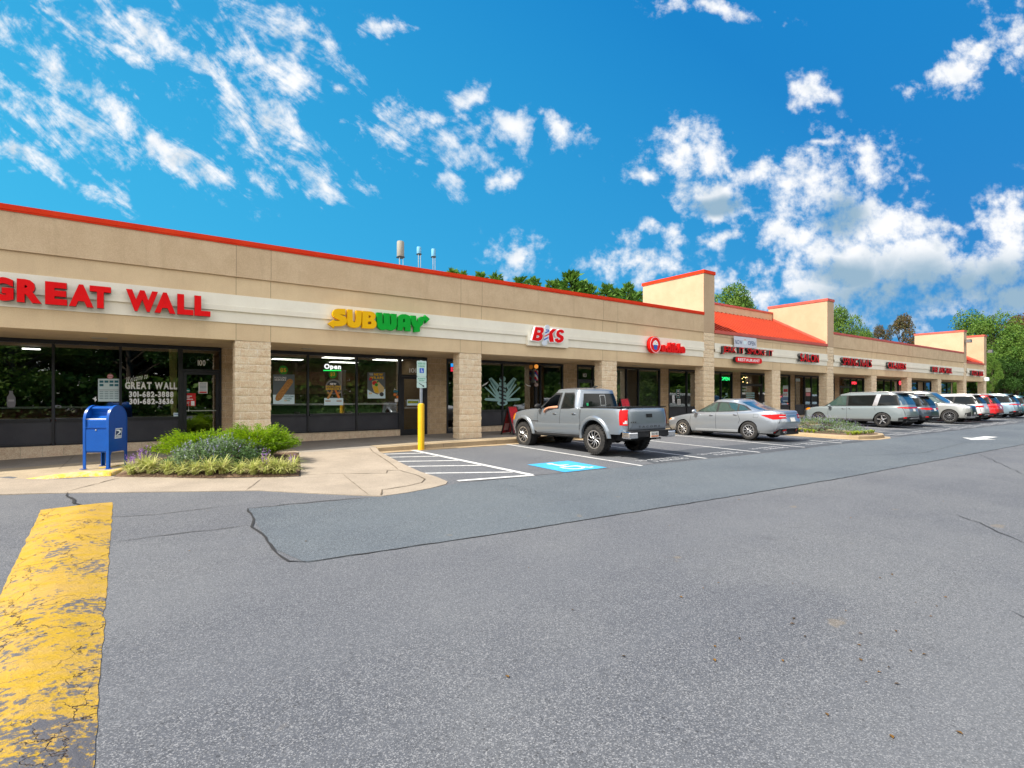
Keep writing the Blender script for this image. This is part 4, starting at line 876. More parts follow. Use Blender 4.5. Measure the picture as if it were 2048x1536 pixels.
decal('window_poster', 'poster with yellow NEW WRAPS lettering and a filled wrap', 'poster', [('poly', [rc(735, 770.5, 744.5, 797)], pmat('slate_poster', (.10, .12, .13), .5)), ('poly', [[(735, 779), (745, 785), (755, 789), (763, 780), (770.5, 778), (770.5, 796.8), (735, 796.8)]], pmat('pale_cyan_print', (.68, .86, .92), .7)), ('text', 'TRY OUR', 739, 745.5, 746.5, 751, .02, WHT), ('text', 'NEW', 747.5, 766, 746.5, 751.5, .06, YELP), ('text', 'WRAPS', 739, 767, 752.8, 758, .06, YELP), ('poly', [[(744, 762), (754, 760), (768, 775), (767.5, 783), (757, 788), (748, 784), (744, 772)]], pmat('tortilla_print', (.66, .50, .22), .5)), ('poly', [[(745, 773), (755, 772), (758, 785), (750, 786)]], YELP), ('poly', [circ(749, 766, 5, 9, 4.4), circ(741, 758, 3, 8)], REDP), ('poly', [circ(752.5, 769.5, 3.4, 8), circ(755, 763.5, 2, 7)], GREENP), ('poly', [circ(763, 788.5, 4.2, 14)], INK), ('text', '$9', 738, 744, 785, 788.5, .03, YELP)], GY)
decal('window_stickers', 'cluster of orange and white stickers beside the door of the sandwich shop', 'sticker', [('poly', [rc(787, 796.5, 781, 785)], TEAL), ('poly', [circ(789.5, 789.5, 3, 10), circ(795, 794, 3, 10)], ORNG), ('poly', [rc(789.5, 796, 797.5, 804)], PAPER)], GY)
decal('door_number', 'white door number 101 left of the parking sign', 'number', [('text', '101', 818.5, 832.5, 736, 745.5, .02, WHT)], GY)
decal('door_placard', 'white and green placard on the push bar of the sandwich shop door', 'placard', [('poly', [rc(814, 838, 799, 811)], PALE), ('poly', [rc(815.5, 836.5, 802, 806.5)], GREENP), ('text', 'SUBWAY', 817, 835, 802.7, 805.8, .03, YELP)], GY - .06)
# barber shop
PT = pmat('pale_teal_vinyl', (.28, .50, .50), .5); PT2 = pmat('mid_teal_vinyl', (.08, .22, .22), .5)
cx = 1005
comb = lambda s_: [(cx + s_*10, 778), (cx + s_*6, 771), (cx + s_*22, 754.5), (cx + s_*28, 758), (cx + s_*12, 782)]
decal('barber_emblem', 'pale teal emblem of a barber pole with combs and razors', 'emblem', [
 ('poly', [comb(-1), comb(1)] + [[(cx + s_*a, b) for a, b in q] for s_ in (-1, 1) for q in ([(5, 795), (26, 768), (28, 770), (8, 799)], [(8, 797), (34, 773.5), (36, 775), (10, 800)], [(7, 797), (34, 796), (36, 799), (34, 801), (7, 803)], [(4, 790), (22, 764), (23.5, 766), (7, 795)])] + [circ(cx, 806, 10.5, 18, 5.5), [(cx - 6.5, 768), (cx + 6.5, 768), (cx + 8, 802), (cx - 8, 802)], circ(cx, 758, 6.5, 16, 6), circ(cx, 766.5, 7.5, 14, 2.4)], PT),
 ('poly', [[(cx - 7, 771 + k*7.5), (cx + 7.5, 776 + k*7.5), (cx + 7.5, 779 + k*7.5), (cx - 7, 774 + k*7.5)] for k in range(4)] + [circ(cx - 2, 756, 3.6, 10), circ(cx, 806, 6, 14, 2.6)], INK),
 ('poly', [[(cx + s_*a, b) for a, b in [(11, 774), (23, 758.5), (25, 760), (12.5, 778)]] for s_ in (-1, 1)], PT2)], GY)
decal('curved_stroke', 'short white curved stroke left of the barber emblem', 'decal', [('poly', [[(964, 771), (972, 766), (977, 763), (973, 768.5), (964, 773)]], WHT)], GY)
decal('curved_stroke', 'short white curved stroke right of the barber emblem', 'decal', [('poly', [[(1050, 767), (1056, 770.5), (1062, 771.5), (1061, 773), (1055, 772)]], WHT)], GY)
decal('door_number', 'white door number 103 behind the pickup roof', 'number', [('text', '103', 1166, 1173, 747, 754, .02, WHT)], GY)
decal('neon_sign', 'blue and red lit sign in the narrow glass by the second column', 'sign', [('poly', [rc(901.5, 911.5, 727, 733.5)], neon((.02, .30, .85), .9)), ('poly', [rc(901.5, 912, 734.5, 743)], neon((.85, .02, .06), .9)), ('text', 'OPEN', 902.5, 911, 736.5, 741, .02, WHT)], WY + .2)
e = empty('barber_pole_lamp', (fx(1072.5, 17.35), 17.35, 0), 0, 'wall mounted barber pole with orange globe and red, white and blue stripes', 'barber pole')
zz = lambda y: fz(1072.5, y, 17.35)
BPM = pmat('barber_stripes', (.8, .8, .8), .3); N, b = nodes(BPM); oc = ocoord(N); sp3 = N.node('ShaderNodeSeparateXYZ'); N.put(sp3.inputs[0], oc)
sw = N.m('FRACT', N.m('ADD', N.m('MULTIPLY', sp3.outputs[2], 3.2), N.m('MULTIPLY', sp3.outputs[0], 5)))
N.put(b.inputs['Base Color'], N.mix(N.m('GREATER_THAN', sw, .66), N.mix(N.m('GREATER_THAN', sw, .33), (.65,.01,.02,1), (.8,.8,.8,1)), (.02,.08,.45,1)))
mb = MB(); mb.lathe([(0, zz(761)), (.075, zz(761)), (.075, zz(741)), (0, zz(741))], 16); mb.build('striped_cylinder', BPM, e, smooth=40)
mb = MB(); mb.lathe([(.09 * math.sin(R(a)), zz(733) + .09 * math.cos(R(a))) for a in range(0, 181, 15)], 16); mb.build('globe', pmat('orange_globe', (.75, .30, .05), .4, emit=(.8, .3, .05), estr=.35), e, smooth=60)
mb = MB(); mb.lathe([(.09 * math.sin(R(a)), zz(769.5) + .09 * math.cos(R(a))) for a in range(0, 181, 15)], 16); mb.build('lower_cap', pmat('pale_pink_cap', (.5, .38, .36), .4), e, smooth=60)
mb = MB(); mb.box(-.03, .03, .05, .17, zz(765), zz(738)); mb.build('bracket', STEEL, e)
# other shops
e = empty('window_blind', (0, WY + .16, 0), 0, 'white horizontal slat blind filling the wide window behind the pickup bed', 'blind')
mb = MB(); z_ = 1.30
while z_ > -.50: mb.box(X(1252), X(1318), 0, .03, z_, z_ + .010); z_ -= .034
tag(mb.build('slats', pmat('blind_slat', (.34, .35, .33), .7), e), kind=None)
mb = MB(); mb.box(X(1252), X(1318), -.01, .05, 1.315, 1.37); mb.build('headrail', pmat('blind_rail', (.55, .55, .52), .5), e)
decal('window_panel', 'plain grey panel in the window edge right of the third column', 'panel', [('poly', [rc(1230, 1250, 733, 832)], pmat('grey_panel', (.20, .22, .20), .7))], WY + .1)
decal('hours_sign', 'black and white opening hours card in the fruit shop window', 'notice', [('poly', [rc(1352.6, 1360, 778.5, 796)], PT), ('poly', [rc(1353.3, 1359.3, 779.3, 795.2)], INK), ('poly', [rc(1354.6, 1358, 781, 783), rc(1354.6, 1358, 786, 787.5), rc(1354.6, 1358, 790.5, 792)], WHT)], GY)
decal('paper_notice', 'white paper notice under the hours card', 'notice', [('poly', [rc(1354.7, 1361, 798, 809)], PAPER), ('poly', [rc(1356, 1359.6, 800 + k*2.2, 801 + k*2.2) for k in range(4)], INK)], GY)
decal('neon_sign', 'green lit window sign right of the first tower', 'sign', [('text', 'OPEN', 1441.5, 1459, 754, 761, .03, neon((.02, .8, .2), .7))], WY - .005 + .03)
decal('curly_decal', 'thin white scroll pattern on the window under the green lit sign', 'decal', [('poly', [[(1446, 800), (1449, 793), (1456, 791), (1456.5, 792), (1450, 794.5), (1447.5, 801)], circ(1453, 788, 2.2, 10), [(1446, 783+20), (1452, 801), (1459, 800), (1459, 801.5), (1450, 803.5)]], PT)], GY)
decal('price_list', 'white text lines on the glass door of the smoke house', 'lettering', [('text', 'BBQ', 1485, 1493.5, 773, 776, .02, PAPER), ('text', 'RIBS', 1485, 1493.5, 779, 782, .02, PAPER), ('poly', [rc(1492, 1509, 785 + k*4.2, 787.4 + k*4.2) for k in range(4)], PT)], GY)
mb = MB(); rnd = random.Random(5)
for k in range(16):
    x = X(rnd.uniform(1500, 1522)); z_ = fz(1511, rnd.uniform(753, 773), WY + 1.5); mb.lathe([(.02 * math.sin(R(a)), z_ + .02 * math.cos(R(a))) for a in range(0, 181, 45)], 6, lambda p, q, h, x=x: (x + 1.1 + p, WY + 1.5 + q, h))
tag(mb.build('string_lights', neon((1.0, .62, .25), 6)), 'string of small warm bulbs hanging inside the smoke house', 'string lights')
decal('window_poster', 'poster with red and blue panels on the narrow salon window', 'poster', [('poly', [rc(1566, 1576, 771, 803)], PALE), ('poly', [rc(1566.8, 1575.4, 778, 784)], REDP), ('poly', [rc(1562.5, 1576, 794, 801)], pmat('blue_grey_print', (.12, .2, .36), .6)), ('text', 'HAIR', 1564, 1575, 787, 791.5, .02, PINK)], GY)
decal('window_sticker', 'pale blue sticker high on the salon window', 'sticker', [('poly', [rc(1591, 1600, 757, 763)], PALE)], GY)
decal('pink_notice', 'pink and white notices on the salon door glass', 'notice', [('poly', [rc(1611.5, 1621, 776, 784)], PAPER), ('poly', [rc(1611.5, 1620.5, 785, 792)], PINK)], GY)
decal('neon_sign', 'small red lit OPEN sign in the nail shop window', 'sign', [('text', 'OPEN', 1703, 1712.5, 763.5, 768.5, .03, neon((.95, .03, .05), 1.4))], GY)
decal('neon_sign', 'round red lit sign in the cleaners window', 'sign', [('poly', [circ(1800, 765.5, 2.3, 12, 4.5)], neon((.95, .04, .02), 1.4))], GY)
# furniture of the first shop
e = empty('reception_desk', (0, 0, 0), 0, 'dark red reception desk inside the first shop', 'desk'); MB().box(-3.6, -.9, 20.3, 20.9, -1.39, -.35).build('desk_front', pmat('maroon_panel', (.16, .01, .01), .5), e); MB().box(-3.7, -.8, 20.2, 21.0, -.345, -.30).build('desk_top', PAPER, e)
# ceiling light panels and furniture inside the sandwich shop
mb = MB()
for (x, y) in ((5.6, 20), (7.6, 20), (6.6, 22.5), (4.2, 22)): mb.box(x, x + 1.1, y, y + .5, 1.47, 1.49)
mb.build('ceiling_panel', neon((1, .97, .9), 2.2), mall)
mb = MB(); mb.box(-2.9, -2.5, 21, 21.06, 1.40, 1.44); mb.build('ceiling_tube', neon((1, .97, .9), 1.6), mall)
e = empty('service_counter', (0, 0, 0), 0, 'long white service counter at the back of the sandwich shop', 'counter')
MB().box(3.4, 8.6, 21.6, 22.3, -1.39, -.35).build('counter_front', pmat('counter_green', (.10, .22, .08), .6), e); MB().box(3.3, 8.7, 21.5, 22.4, -.345, -.28).build('counter_top', WHT, e); MB().box(3.5, 8.4, 21.65, 21.68, -.28, .1).build('sneeze_guard', GLASS, e)
for k in range(3): tag(MB().box(3.8 + k*1.6, 5.2 + k*1.6, 24.3, 24.4, .5, 1.1).build('menu_board', pmat('menu_board_face', (.22, .10, .04), .6)), ('left', 'middle', 'right')[k] + ' lit menu board on the back wall of the sandwich shop', 'menu board', 'menu boards in the sandwich shop')
TAB = pmat('pale_table_top', (.45, .43, .38), .5); CH = pmat('pale_chair_shell', (.42, .44, .42), .5)
t0 = empty('cafe_table', (5.2, 18.9, -1.40), 0, 'square pale cafe table inside the sandwich shop window', 'table', 'tables inside the sandwich shop')
MB().box(-.35, .35, -.35, .35, .72, .75).build('table_top', TAB, t0); m_ = MB(); m_.lathe([(.25, 0), (.25, .02), (.03, .04), (.03, .72)], 16); m_.build('pedestal', STEEL, t0, smooth=40)
c0 = empty('cafe_chair', (4.6, 18.9, -1.40), 0, 'pale moulded chair at the sandwich shop tables', 'chair', 'chairs inside the sandwich shop')
MB().box(-.22, .22, -.22, .22, .43, .46).build('seat', CH, c0); MB().box(-.24, -.21, -.2, .2, .55, .86).build('backrest', CH, c0)
for a in (-1, 1):
    for b_ in (-1, 1): m_ = MB(); m_.tube([(a*.2, b_*.2, 0), (a*.19, b_*.19, .43)], .012, 6); m_.build('leg', STEEL, c0)
for x, y in ((7.0, 18.9), (3.6, 19.4)): o = copy_tree(t0); o.location.x = x; o.location.y = y
for x, y, r_ in ((5.8, 18.9, 180), (6.4, 18.9, 0), (7.6, 18.9, 180), (4.2, 19.4, 180)): o = copy_tree(c0); o.location.x = x; o.location.y = y; o.rotation_euler.z = R(r_)
# gold curtain behind the first window
mb = MB(); rows = []
for i in range(16):
    z_ = 1.35 - i * .125; w_ = .21 * (1 - .35 * (i / 15)); rows.append([(X(347) + (k / 14 - .5) * w_ * 1.0 + .02 * (i / 15), WY + .22 + .025 * math.sin(k * 2.3), z_) for k in range(15)])
mb.grid(rows); tag(mb.build('curtain', pmat('gold_curtain', (.80, .70, .32), .8), smooth=60), 'narrow gold curtain gathered at the right end of the first window', 'curtain')
# flood lights on the towers
for (xt, zt, lb) in ((60.75, 5.0, 'dark floodlight fixed high on the third tower'), (67.45, 4.4, 'pale floodlight on a conduit at the last tower')):
    e = empty('floodlight', (xt, 14.8, zt), 0, lb, 'floodlight'); mb = MB(); mb.box(-.22, .22, -.35, -.05, -.14, .14); mb.build('lamp_housing', pmat('grey_housing', (.12, .12, .12), .5), e); mb = MB(); mb.tube([(0, -.05, 0), (0, .08, -.1)], .03, 8); mb.build('mounting_arm', STEEL, e)
e = empty('security_light', (66.6, 14.8, 1.6), 0, 'small white fixture under the last sign', 'light fitting'); mb = MB(); mb.box(-.2, .2, -.25, .1, -.1, .25); mb.build('housing', WHT, e); mb = MB(); mb.box(-.15, .15, -.27, -.252, -.05, .15); mb.build('lens', PALE, e)
# rooftop aerials
def aerial(x, y, zt, zb, w, mat, label):
    e = empty('rooftop_antenna', (x, y, 3.35), 0, label, 'antenna', 'antennas on the roof'); h0, h1 = zb - 3.35, zt - 3.35
    mb = MB(); mb.lathe([(0, h0), (w * .9, h0), (w, h0 + .05), (w, h1 - .05), (w * .9, h1), (0, h1)], 14); mb.build('antenna_panel', mat, e, smooth=40)
    mb = MB(); mb.box(-w * .9, w * .9, -w * .9, w * .9, h0 - .06, h0 - .005); mb.build('base_ring', BLKS, e)
    for a, b_ in ((-.7, -.7), (.7, -.5), (.1, .8)): mb = MB(); mb.tube([(a * w, b_ * w, 0), (a * w * .8, b_ * w * .8, h0 - .06)], .02, 6); mb.build('leg', STEEL, e)
AG = pmat('antenna_grey', (.28, .27, .23), .8); AL = pmat('pale_antenna', (.16, .40, .58), .8)
aerial(fx(801, 26), 26, fz(801, 483, 26), fz(801, 513.5, 26), .19, AG, 'tall grey drum antenna on the roof, leftmost of three')
aerial(fx(838, 26), 26, fz(838, 494, 26), fz(838, 507.5, 26), .12, AL, 'middle pale blue antenna on the roof')
aerial(fx(867, 26), 26, fz(867, 498, 26), fz(867, 513, 26), .12, AL, 'right hand pale antenna, nearest the cedar tops')

# ================================================================== STREET FURNITURE
UB = mottled('postal_blue_paint', (.003, .070, .34), (.004, .082, .38), 2, .35, 60, .08, .02, spec=.25, coat=.12)
UBD = pmat('deep_blue_recess', (.006, .05, .20), .4)
mbx = empty('mailbox', (-.62, 13.80, zs(-.6) + .012), R(-31.5), 'blue postal collection box with arched top and white emblem on its side', 'mailbox')
hw_, hd = .245, .275
arch = [(-hd, .98)] + [(-hd * math.cos(R(a)) , .98 + .305 * math.sin(R(a))) for a in range(8, 173, 8)] + [(hd, .98)]
path = [(-hd + .012, .335), (-hd + .012, .985), (-hd + .03, 1.0), (-.12, 1.03), (-.05, 1.08), (-.06, 1.16), (-.12, 1.225)] + [(-(hd - .01) * math.cos(R(a)), .98 + .292 * math.sin(R(a))) for a in range(64, 175, 8)] + [(hd - .012, .97), (hd - .012, .335)]
mb = MB(); mb.grid([[(-hw_ + .01, y, z) for y, z in path], [(hw_ - .01, y, z) for y, z in path]][::-1]); mb.box(-hw_ + .01, hw_ - .01, -hd + .02, hd - .02, .33, .345); mb.build('body', UB, mbx, smooth=35)
side = [(-hd, .0), (-hd, .98)] + arch[1:-1] + [(hd, .98), (hd, .0), (hd - .055, .0), (hd - .055, .27), (hd - .08, .32), (hd - .12, .335), (-hd + .12, .335), (-hd + .08, .32), (-hd + .055, .27), (-hd + .055, .0)]
for s_ in (-1, 1):
    mb = MB(); flat_shape(mb, [side], [], lambda u, v, w, s_=s_: (s_ * (hw_ - .012 + w), u, v), 0, .012); sp_ = mb.build('side_panel', UB, mbx, fixn=True)
    mb = MB(); rim = side[:1] + arch + side[-13:-12]
    rp = [(-hd, .02)] + arch + [(hd, .02)]
    mb.grid([[(s_ * (hw_ - .045), y * 1.0, z) for y, z in rp], [(s_ * (hw_ - .045), y * 1.03, z + (.008 if z > .97 else 0)) for y, z in rp], [(s_ * (hw_ + .006), y * 1.03, z + (.008 if z > .97 else 0)) for y, z in rp], [(s_ * (hw_ + .006), y * .985, z - .004) for y, z in rp]]); mb.build('rim', UB, sp_, smooth=30)
for s_ in (-1, 1):
    for t_ in (-1, 1):
        mb = MB(); mb.box(min(s_*(hw_ - .05), s_*(hw_ - .013)), max(s_*(hw_ - .05), s_*(hw_ - .013)), t_*hd - .006, t_*hd + .006, .0, .34); mb.box(s_*hw_ - .05, s_*hw_ + .05, t_*hd - .04, t_*hd + .04, -.004, .006); mb.build('leg', UB, mbx)
mb = MB(); mb.box(-hw_ + .02, hw_ - .02, -hd - .004, -hd + .011, .835, .85); mb.box(-hw_ + .05, hw_ - .05, -hd - .002, -hd + .011, .36, .80); mb.build('collection_door', UB, mbx)
mb = MB(); mb.box(-hw_ + .03, hw_ - .03, -hd + .03, -.10, 1.006, 1.02); mb.build('chute_label', WHT, mbx)
mb = MB(); mb.lathe([(0, .008), (.014, .006), (.016, 0)], 12, lambda x, y, h: (x, -hd - .004 - h, .79 + y)); mb.build('lock', STEEL, mbx)
mb = MB()
for s_ in (-1, 1):
    for k in range(15): mb.lathe([(0, .005), (.005, .003), (.006, 0)], 6, lambda x, y, h, k=k, s_=s_: (s_ * (hw_ - .022) + x, -hd - .008 - h, .40 + k * .042 + y))
mb.build('rivets', UB, mbx)
# emblem on the right side panel
mb = MB(); fe = lambda u, v, w: (hw_ + .001 + w, u, v)
qp = lambda u, v: (-.10 + u * .20 + v * .03, .60 + v * .21)
flat_shape(mb, [[qp(*p) for p in ((0,0),(1,0),(1,1),(0,1))]], [], fe, .0, .002, 0)
flat_shape(mb, [[qp(*p) for p in ((.07,.30),(.93,.30),(.93,.93),(.07,.93))]], [], fe, .002, .003, 1)
flat_shape(mb, [[qp(*p) for p in ((.10,.88),(.55,.86),(.80,.72),(.86,.60),(.70,.50),(.16,.33),(.55,.56),(.52,.70),(.10,.78))], [qp(*p) for p in ((.16,.33),(.62,.52),(.80,.58),(.70,.46),(.3,.34))]], [], fe, .003, .004, 0)
for s_, v0, v1 in (('UNITED STATES', .17, .25), ('POSTAL SERVICE', .06, .14)):
    for g in fit(glyphs(s_, .03), .08, .92, v0, v1): put_glyph(mb, ([qp(u, v) for u, v in g[0]], g[1]), fe, .002, .003, 1)
mb.build('emblem', [WHT, NAVY], mbx, fixn=False)
# parking sign in its yellow bollard
YBOL = mottled('glossy_yellow_paint', (.72, .42, .01), (.68, .38, .012), 3, .4, 60, .1, .05)
px_, py_ = 6.60, 13.88
e = empty('parking_sign', (px_, py_, zg(py_)), 0, 'accessible parking sign on a steel post set in a yellow bollard', 'sign post')
mb = MB(); mb.lathe([(0, -.1), (.095, -.1), (.095, 1.30), (.085, 1.335), (.05, 1.35), (0, 1.35)], 24); mb.build('bollard', YBOL, e, smooth=40)
mb = MB(); mb.box(-.03, .03, -.03, .03, 1.35, 2.60); mb.build('post', mottled('galvanised_steel', (.38, .42, .48), (.45, .5, .55), 8, .4, 60, .1, .05, metal=.6), e)
def rr(x0, x1, z0, z1, r_=.02): return [(x0 + r_ - r_*math.cos(R(a)), z0 + r_ - r_*math.sin(R(a))) for a in (0, 45, 90)] + [(x1 - r_ + r_*math.sin(R(a)), z0 + r_ - r_*math.cos(R(a))) for a in (0, 45, 90)] + [(x1 - r_ + r_*math.cos(R(a)), z1 - r_ + r_*math.sin(R(a))) for a in (0, 45, 90)] + [(x0 + r_ - r_*math.sin(R(a)), z1 - r_ + r_*math.cos(R(a))) for a in (0, 45, 90)]
SGW = pmat('pale_green_white_sheet', (.50, .66, .60), .4); SGG = pmat('sign_green', (.02, .30, .16), .4); SBL = pmat('sign_blue', (.01, .10, .52), .4)
fsn = lambda u, v, w: (u, -.035 - w, v)
def plate(z0, z1, layers):
    mb = MB(); mats = [SGW, SGG, SBL, WHT, INK]
    flat_shape(mb, [rr(-.15, .15, z0, z1)], [], fsn, 0, .003, 0)
    w_ = .0032
    for kind, d, mi in layers:
        if kind == 'p': flat_shape(mb, d[0], d[1], fsn, w_, w_ + .0008, mi)
        elif kind == 't':
            for g in fit(glyphs(d[0], .02), *d[1:]): put_glyph(mb, g, fsn, w_, w_ + .0008, mi)
        else: wheelchair(lambda u, v, w: (-.05 + u * .1 , -.035 - w, d + v * .11), mb, w_, w_ + .0008, mi)
        w_ += .001
    mb.build('sign_plate', mats, e)
plate(2.12, 2.58, [('t', ('RESERVED', -.12, .12, 2.475, 2.53), 1), ('t', ('PARKING', -.10, .10, 2.40, 2.45), 1), ('p', ([rr(-.07, .07, 2.23, 2.37, .01)], []), 2), ('w', 2.245, 3)])
plate(1.965, 2.115, [('t', ('MAXIMUM FINE', -.12, .12, 2.05, 2.085), 1), ('t', ('$250', -.08, .08, 1.99, 2.03), 1)])
plate(1.80, 1.96, [('p', ([[(-.09, 1.925), (.03, 1.855), (.015, 1.84), (.085, 1.82), (.065, 1.885), (.05, 1.872), (-.08, 1.94)]], []), 4)])
# sandwich boards
def aframe(x, y, rz, label, z0):
    e = empty('sandwich_board', (x, y, z0), rz, label, 'sandwich board', None)
    RC = mottled('red_photo_collage', (.50, .02, .025), (.10, .02, .02), 7, .5, 30, .3, .05)
    for s_ in (-1, 1):
        mb = MB(); M = Matrix.Translation((0, s_ * .26, 0)) @ Matrix.Rotation(s_ * R(14), 4, 'X'); mb.box(-.32, .32, -.012, .012, .06, 1.04, 0, M); mb.box(-.28, .28, -.014 if s_ < 0 else .010, -.010 if s_ < 0 else .014, .5, .98, 1, M); mb.box(-.24, .05, -.0155, -.0145, .16, .42, 2, M); mb.build('board', [RC, mottled('crimson_print', (.62, .02, .03), (.40, .01, .02), 9, .5, 30, .2, .02), pmat('pale_pink_print', (.6, .3, .28), .6)], e)
        for t_ in (-1, 1): mb = MB(); mb.box(t_*.32 - .02, t_*.32 + .02, -.02, .02, 0, 1.05, 0, M); mb.build('leg', BLKS, e)
aframe(11.15, 15.75, R(24), 'red collage sandwich board on the sidewalk in front of the pickup nose', zs(11))
aframe(fx(1240, 15.6) + .25, 15.6, R(10), 'second red sandwich board half hidden behind the pickup bed', zs(16) + .28)
# ================================================================== VEHICLES
def paint(name, c, metal=.5, rough=.32, coat=.8):
    m_ = pmat(name, c, rough, metal=metal, coat=coat); N, b = nodes(m_); oc = ocoord(N)
    n = N.noise(oc, 2.2, 4, .6); d = N.node('ShaderNodeSeparateXYZ'); N.put(d.inputs[0], oc)
    low = N.m('MULTIPLY', N.ramp(d.outputs[2], .62, .25), N.m('ADD', .12, N.m('MULTIPLY', n, .3)))       # road film near the sills
    N.put(b.inputs['Base Color'], N.mix(low, (*c, 1), (.20, .17, .13, 1))); N.put(b.inputs['Roughness'], N.m('ADD', rough, N.m('MULTIPLY', low, .5))); return m_
CARGL = pmat('tinted_car_glass', (.008, .010, .010), .06, spec=.28)
CARGL2 = pmat('clear_car_glass', (.030, .060, .055), .02, spec=1.0, coat=1)
PLAS = mottled('black_trim_plastic', (.014, .014, .015), (.022, .022, .024), 4, .6, 90, .1, .05)
TYRE = mottled('tyre_rubber', (.018, .018, .019), (.035, .033, .031), 7, .85, 120, .3, .35)
CHRM = pmat('chrome', (.72, .73, .75), .12, metal=1); ALLOY = pmat('machined_alloy', (.62, .62, .63), .25, metal=.9); DARKA = pmat('dark_alloy', (.03, .03, .033), .35, metal=.6)
TAIL = pmat('red_tail_lamp', (.42, .002, .003), .25, spec=.25, emit=(.5, .0, .0), estr=.05); LENS = pmat('clear_lamp_lens', (.55, .58, .60), .1, coat=1, metal=.3); AMB = pmat('amber_marker', (.70, .22, .01), .2, coat=1)
PLATE = pmat('licence_plate', (.66, .64, .60), .5); SEAM = pmat('panel_gap', (.035, .036, .04), .8); VOID = pmat('matt_black_inner', (.012, .013, .014), .9)  # last one: matt black for cabin floor, underbody, axle and arch liners
class Car:
    def __init__(s, P):
        s.P = P; s.xf = pch(P['front']); s.xr = pch(P['rear']); s.hw = pch(P['half']); s.T = pch(P['top']); s.n = P.get('n', 6)
        g = P['g']; s.gf = pch(g['front']); s.gr = pch(g['rear']); s.gw = pch(g['half']); s.gz = pch(g['roof']); s.gn = g.get('n', 5); s.rt = P.get('rt', .06)
    def zlow(s, x):
        z = s.P['sill'](x) if callable(s.P['sill']) else s.P['sill']
        for (xc, zc_, r_) in s.P['arches']:
            if abs(x - xc) < r_: z = max(z, zc_ + math.sqrt(r_*r_ - (x-xc)**2))
        return z
    def ca(s, z): f, r = s.xf(z), s.xr(z); return (f + r) / 2, (f - r) / 2
    def sidey(s, x, z):
        c_, a = s.ca(z); q = min(.999, abs((x - c_) / a)); return s.hw(z) * (1 - q**s.n) ** (1 / s.n)
    def endx(s, y, z, front):
        c_, a = s.ca(z); r_ = min(.999, abs(y) / s.hw(z)); return c_ + (a if front else -a) * (1 - r_**s.n) ** (1 / s.n)
    def zb(s, x): return s.T(x) - .04
    def gt(s, x, z): zb = s.zb(x); return max(0, min(1, (z - zb) / max(.05, s.gz(x) - zb)))
    def gside(s, x, z):
        t = s.gt(x, z); f, r = s.gf(t), s.gr(t); q = min(.995, abs((x - (f+r)/2) / ((f-r)/2))); return s.gw(t) * (1 - q**s.gn) ** (1 / s.gn)
    def gend(s, y, z, front):
        x = s.gf(.5) if front else s.gr(.5)
        for i in range(14):
            t = s.gt(x, z); f, r = s.gf(t), s.gr(t); c_, a = (f+r)/2, (f-r)/2; q = min(.99, abs(y) / s.gw(t)); nx = c_ + (a if front else -a) * (1 - q**s.gn) ** (1 / s.gn); x = (x + nx) / 2
        return x
    def body(s, mat, parent, name='body', holes=()):
        P = s.P; mb = MB(); qm = .93; rm = (1 - qm**s.n) ** (1 / s.n); c0, a0 = s.ca(.6)
        xs = {round(c0 + a0 * q * qm, 4) for q in [i / 34 for i in range(-34, 35)]}
        for (xc, zc_, r_) in P['arches']:
            xs = {x for x in xs if abs(x - xc) > r_ + .02}
            xs |= {xc + r_ * math.cos(R(a)) for a in range(0, 181, 9)} | {xc - r_ - .004, xc + r_ + .004}
        xs = sorted(xs); qs = [(x - c0) / a0 for x in xs]
        rs = [rm * math.sin(R(a)) / 1.0 for a in range(84, -85, -12)]; rs = [rm] + [r for r in rs if abs(r) < rm * .99] + [-rm]
        rt = s.rt
        lv = [(v, 0) for v in (0, .04, .12, .22, .33, .45, .56, .68, .8, .9, 1)] + [(1, a) for a in (22, 45, 67, 90)]
        rows = []
        def pt(q, r_, v, al, end):
            c_, a = s.ca(.6); x = c_ + a * q; T = s.T(x); lo = s.zlow(x) if not end else (P['bump'][0] if end < 0 else P['bump'][1])
            z = lo + (T - rt - lo) * v + rt * math.sin(R(al)); ins = rt * (1 - math.cos(R(al)))
            c2, a2 = s.ca(z); a2 -= ins * (.8 if end else .3); h = s.hw(z) - ins
            if end: return (c2 + (a2 if end > 0 else -a2) * (1 - min(1, abs(r_))**s.n) ** (1/s.n), r_ * h, z)
            return (c2 + a2 * q, (1 if r_ > 0 else -1) * h * (1 - abs(q)**s.n) ** (1/s.n), z)
        loops = []
        for v, al in lv:
            L_ = [pt(q, 1, v, al, 0) for q in qs] + [pt(qm, r_, v, al, 1) for r_ in rs] + [pt(q, -1, v, al, 0) for q in reversed(qs)] + [pt(-qm, -r_, v, al, -1) for r_ in rs]
            loops.append(L_)
        mb.grid(loops, closed=True)
        # top cap
        M_ = len(rs); n_ = len(qs); top = loops[-1]; cap = []
        rear = top[n_ + M_ + n_:][::-1]   # from +y to -y ordering
        front = top[n_:n_ + M_]
        left = top[:n_]; right = top[n_ + M_:n_ + M_ + n_][::-1]
        us = [(1 - r_/rm) / 2 for r_ in rs]
        def crown(u): return .035 * (1 - (2*u-1)**2)
        cap.append([(x, y, z) for x, y, z in rear])
        for l_, r_ in zip(left, right):
            if l_[0] < rear[0][0] + .01 or l_[0] > front[0][0] - .01: continue
            cap.append([(l_[0] + (r_[0]-l_[0])*u, l_[1] + (r_[1]-l_[1])*u, l_[2] + crown(u)) for u in us])
        cap.append(list(front))
        mb.grid(cap); bd = mb.build(name, mat, parent, smooth=38, fixn=True)
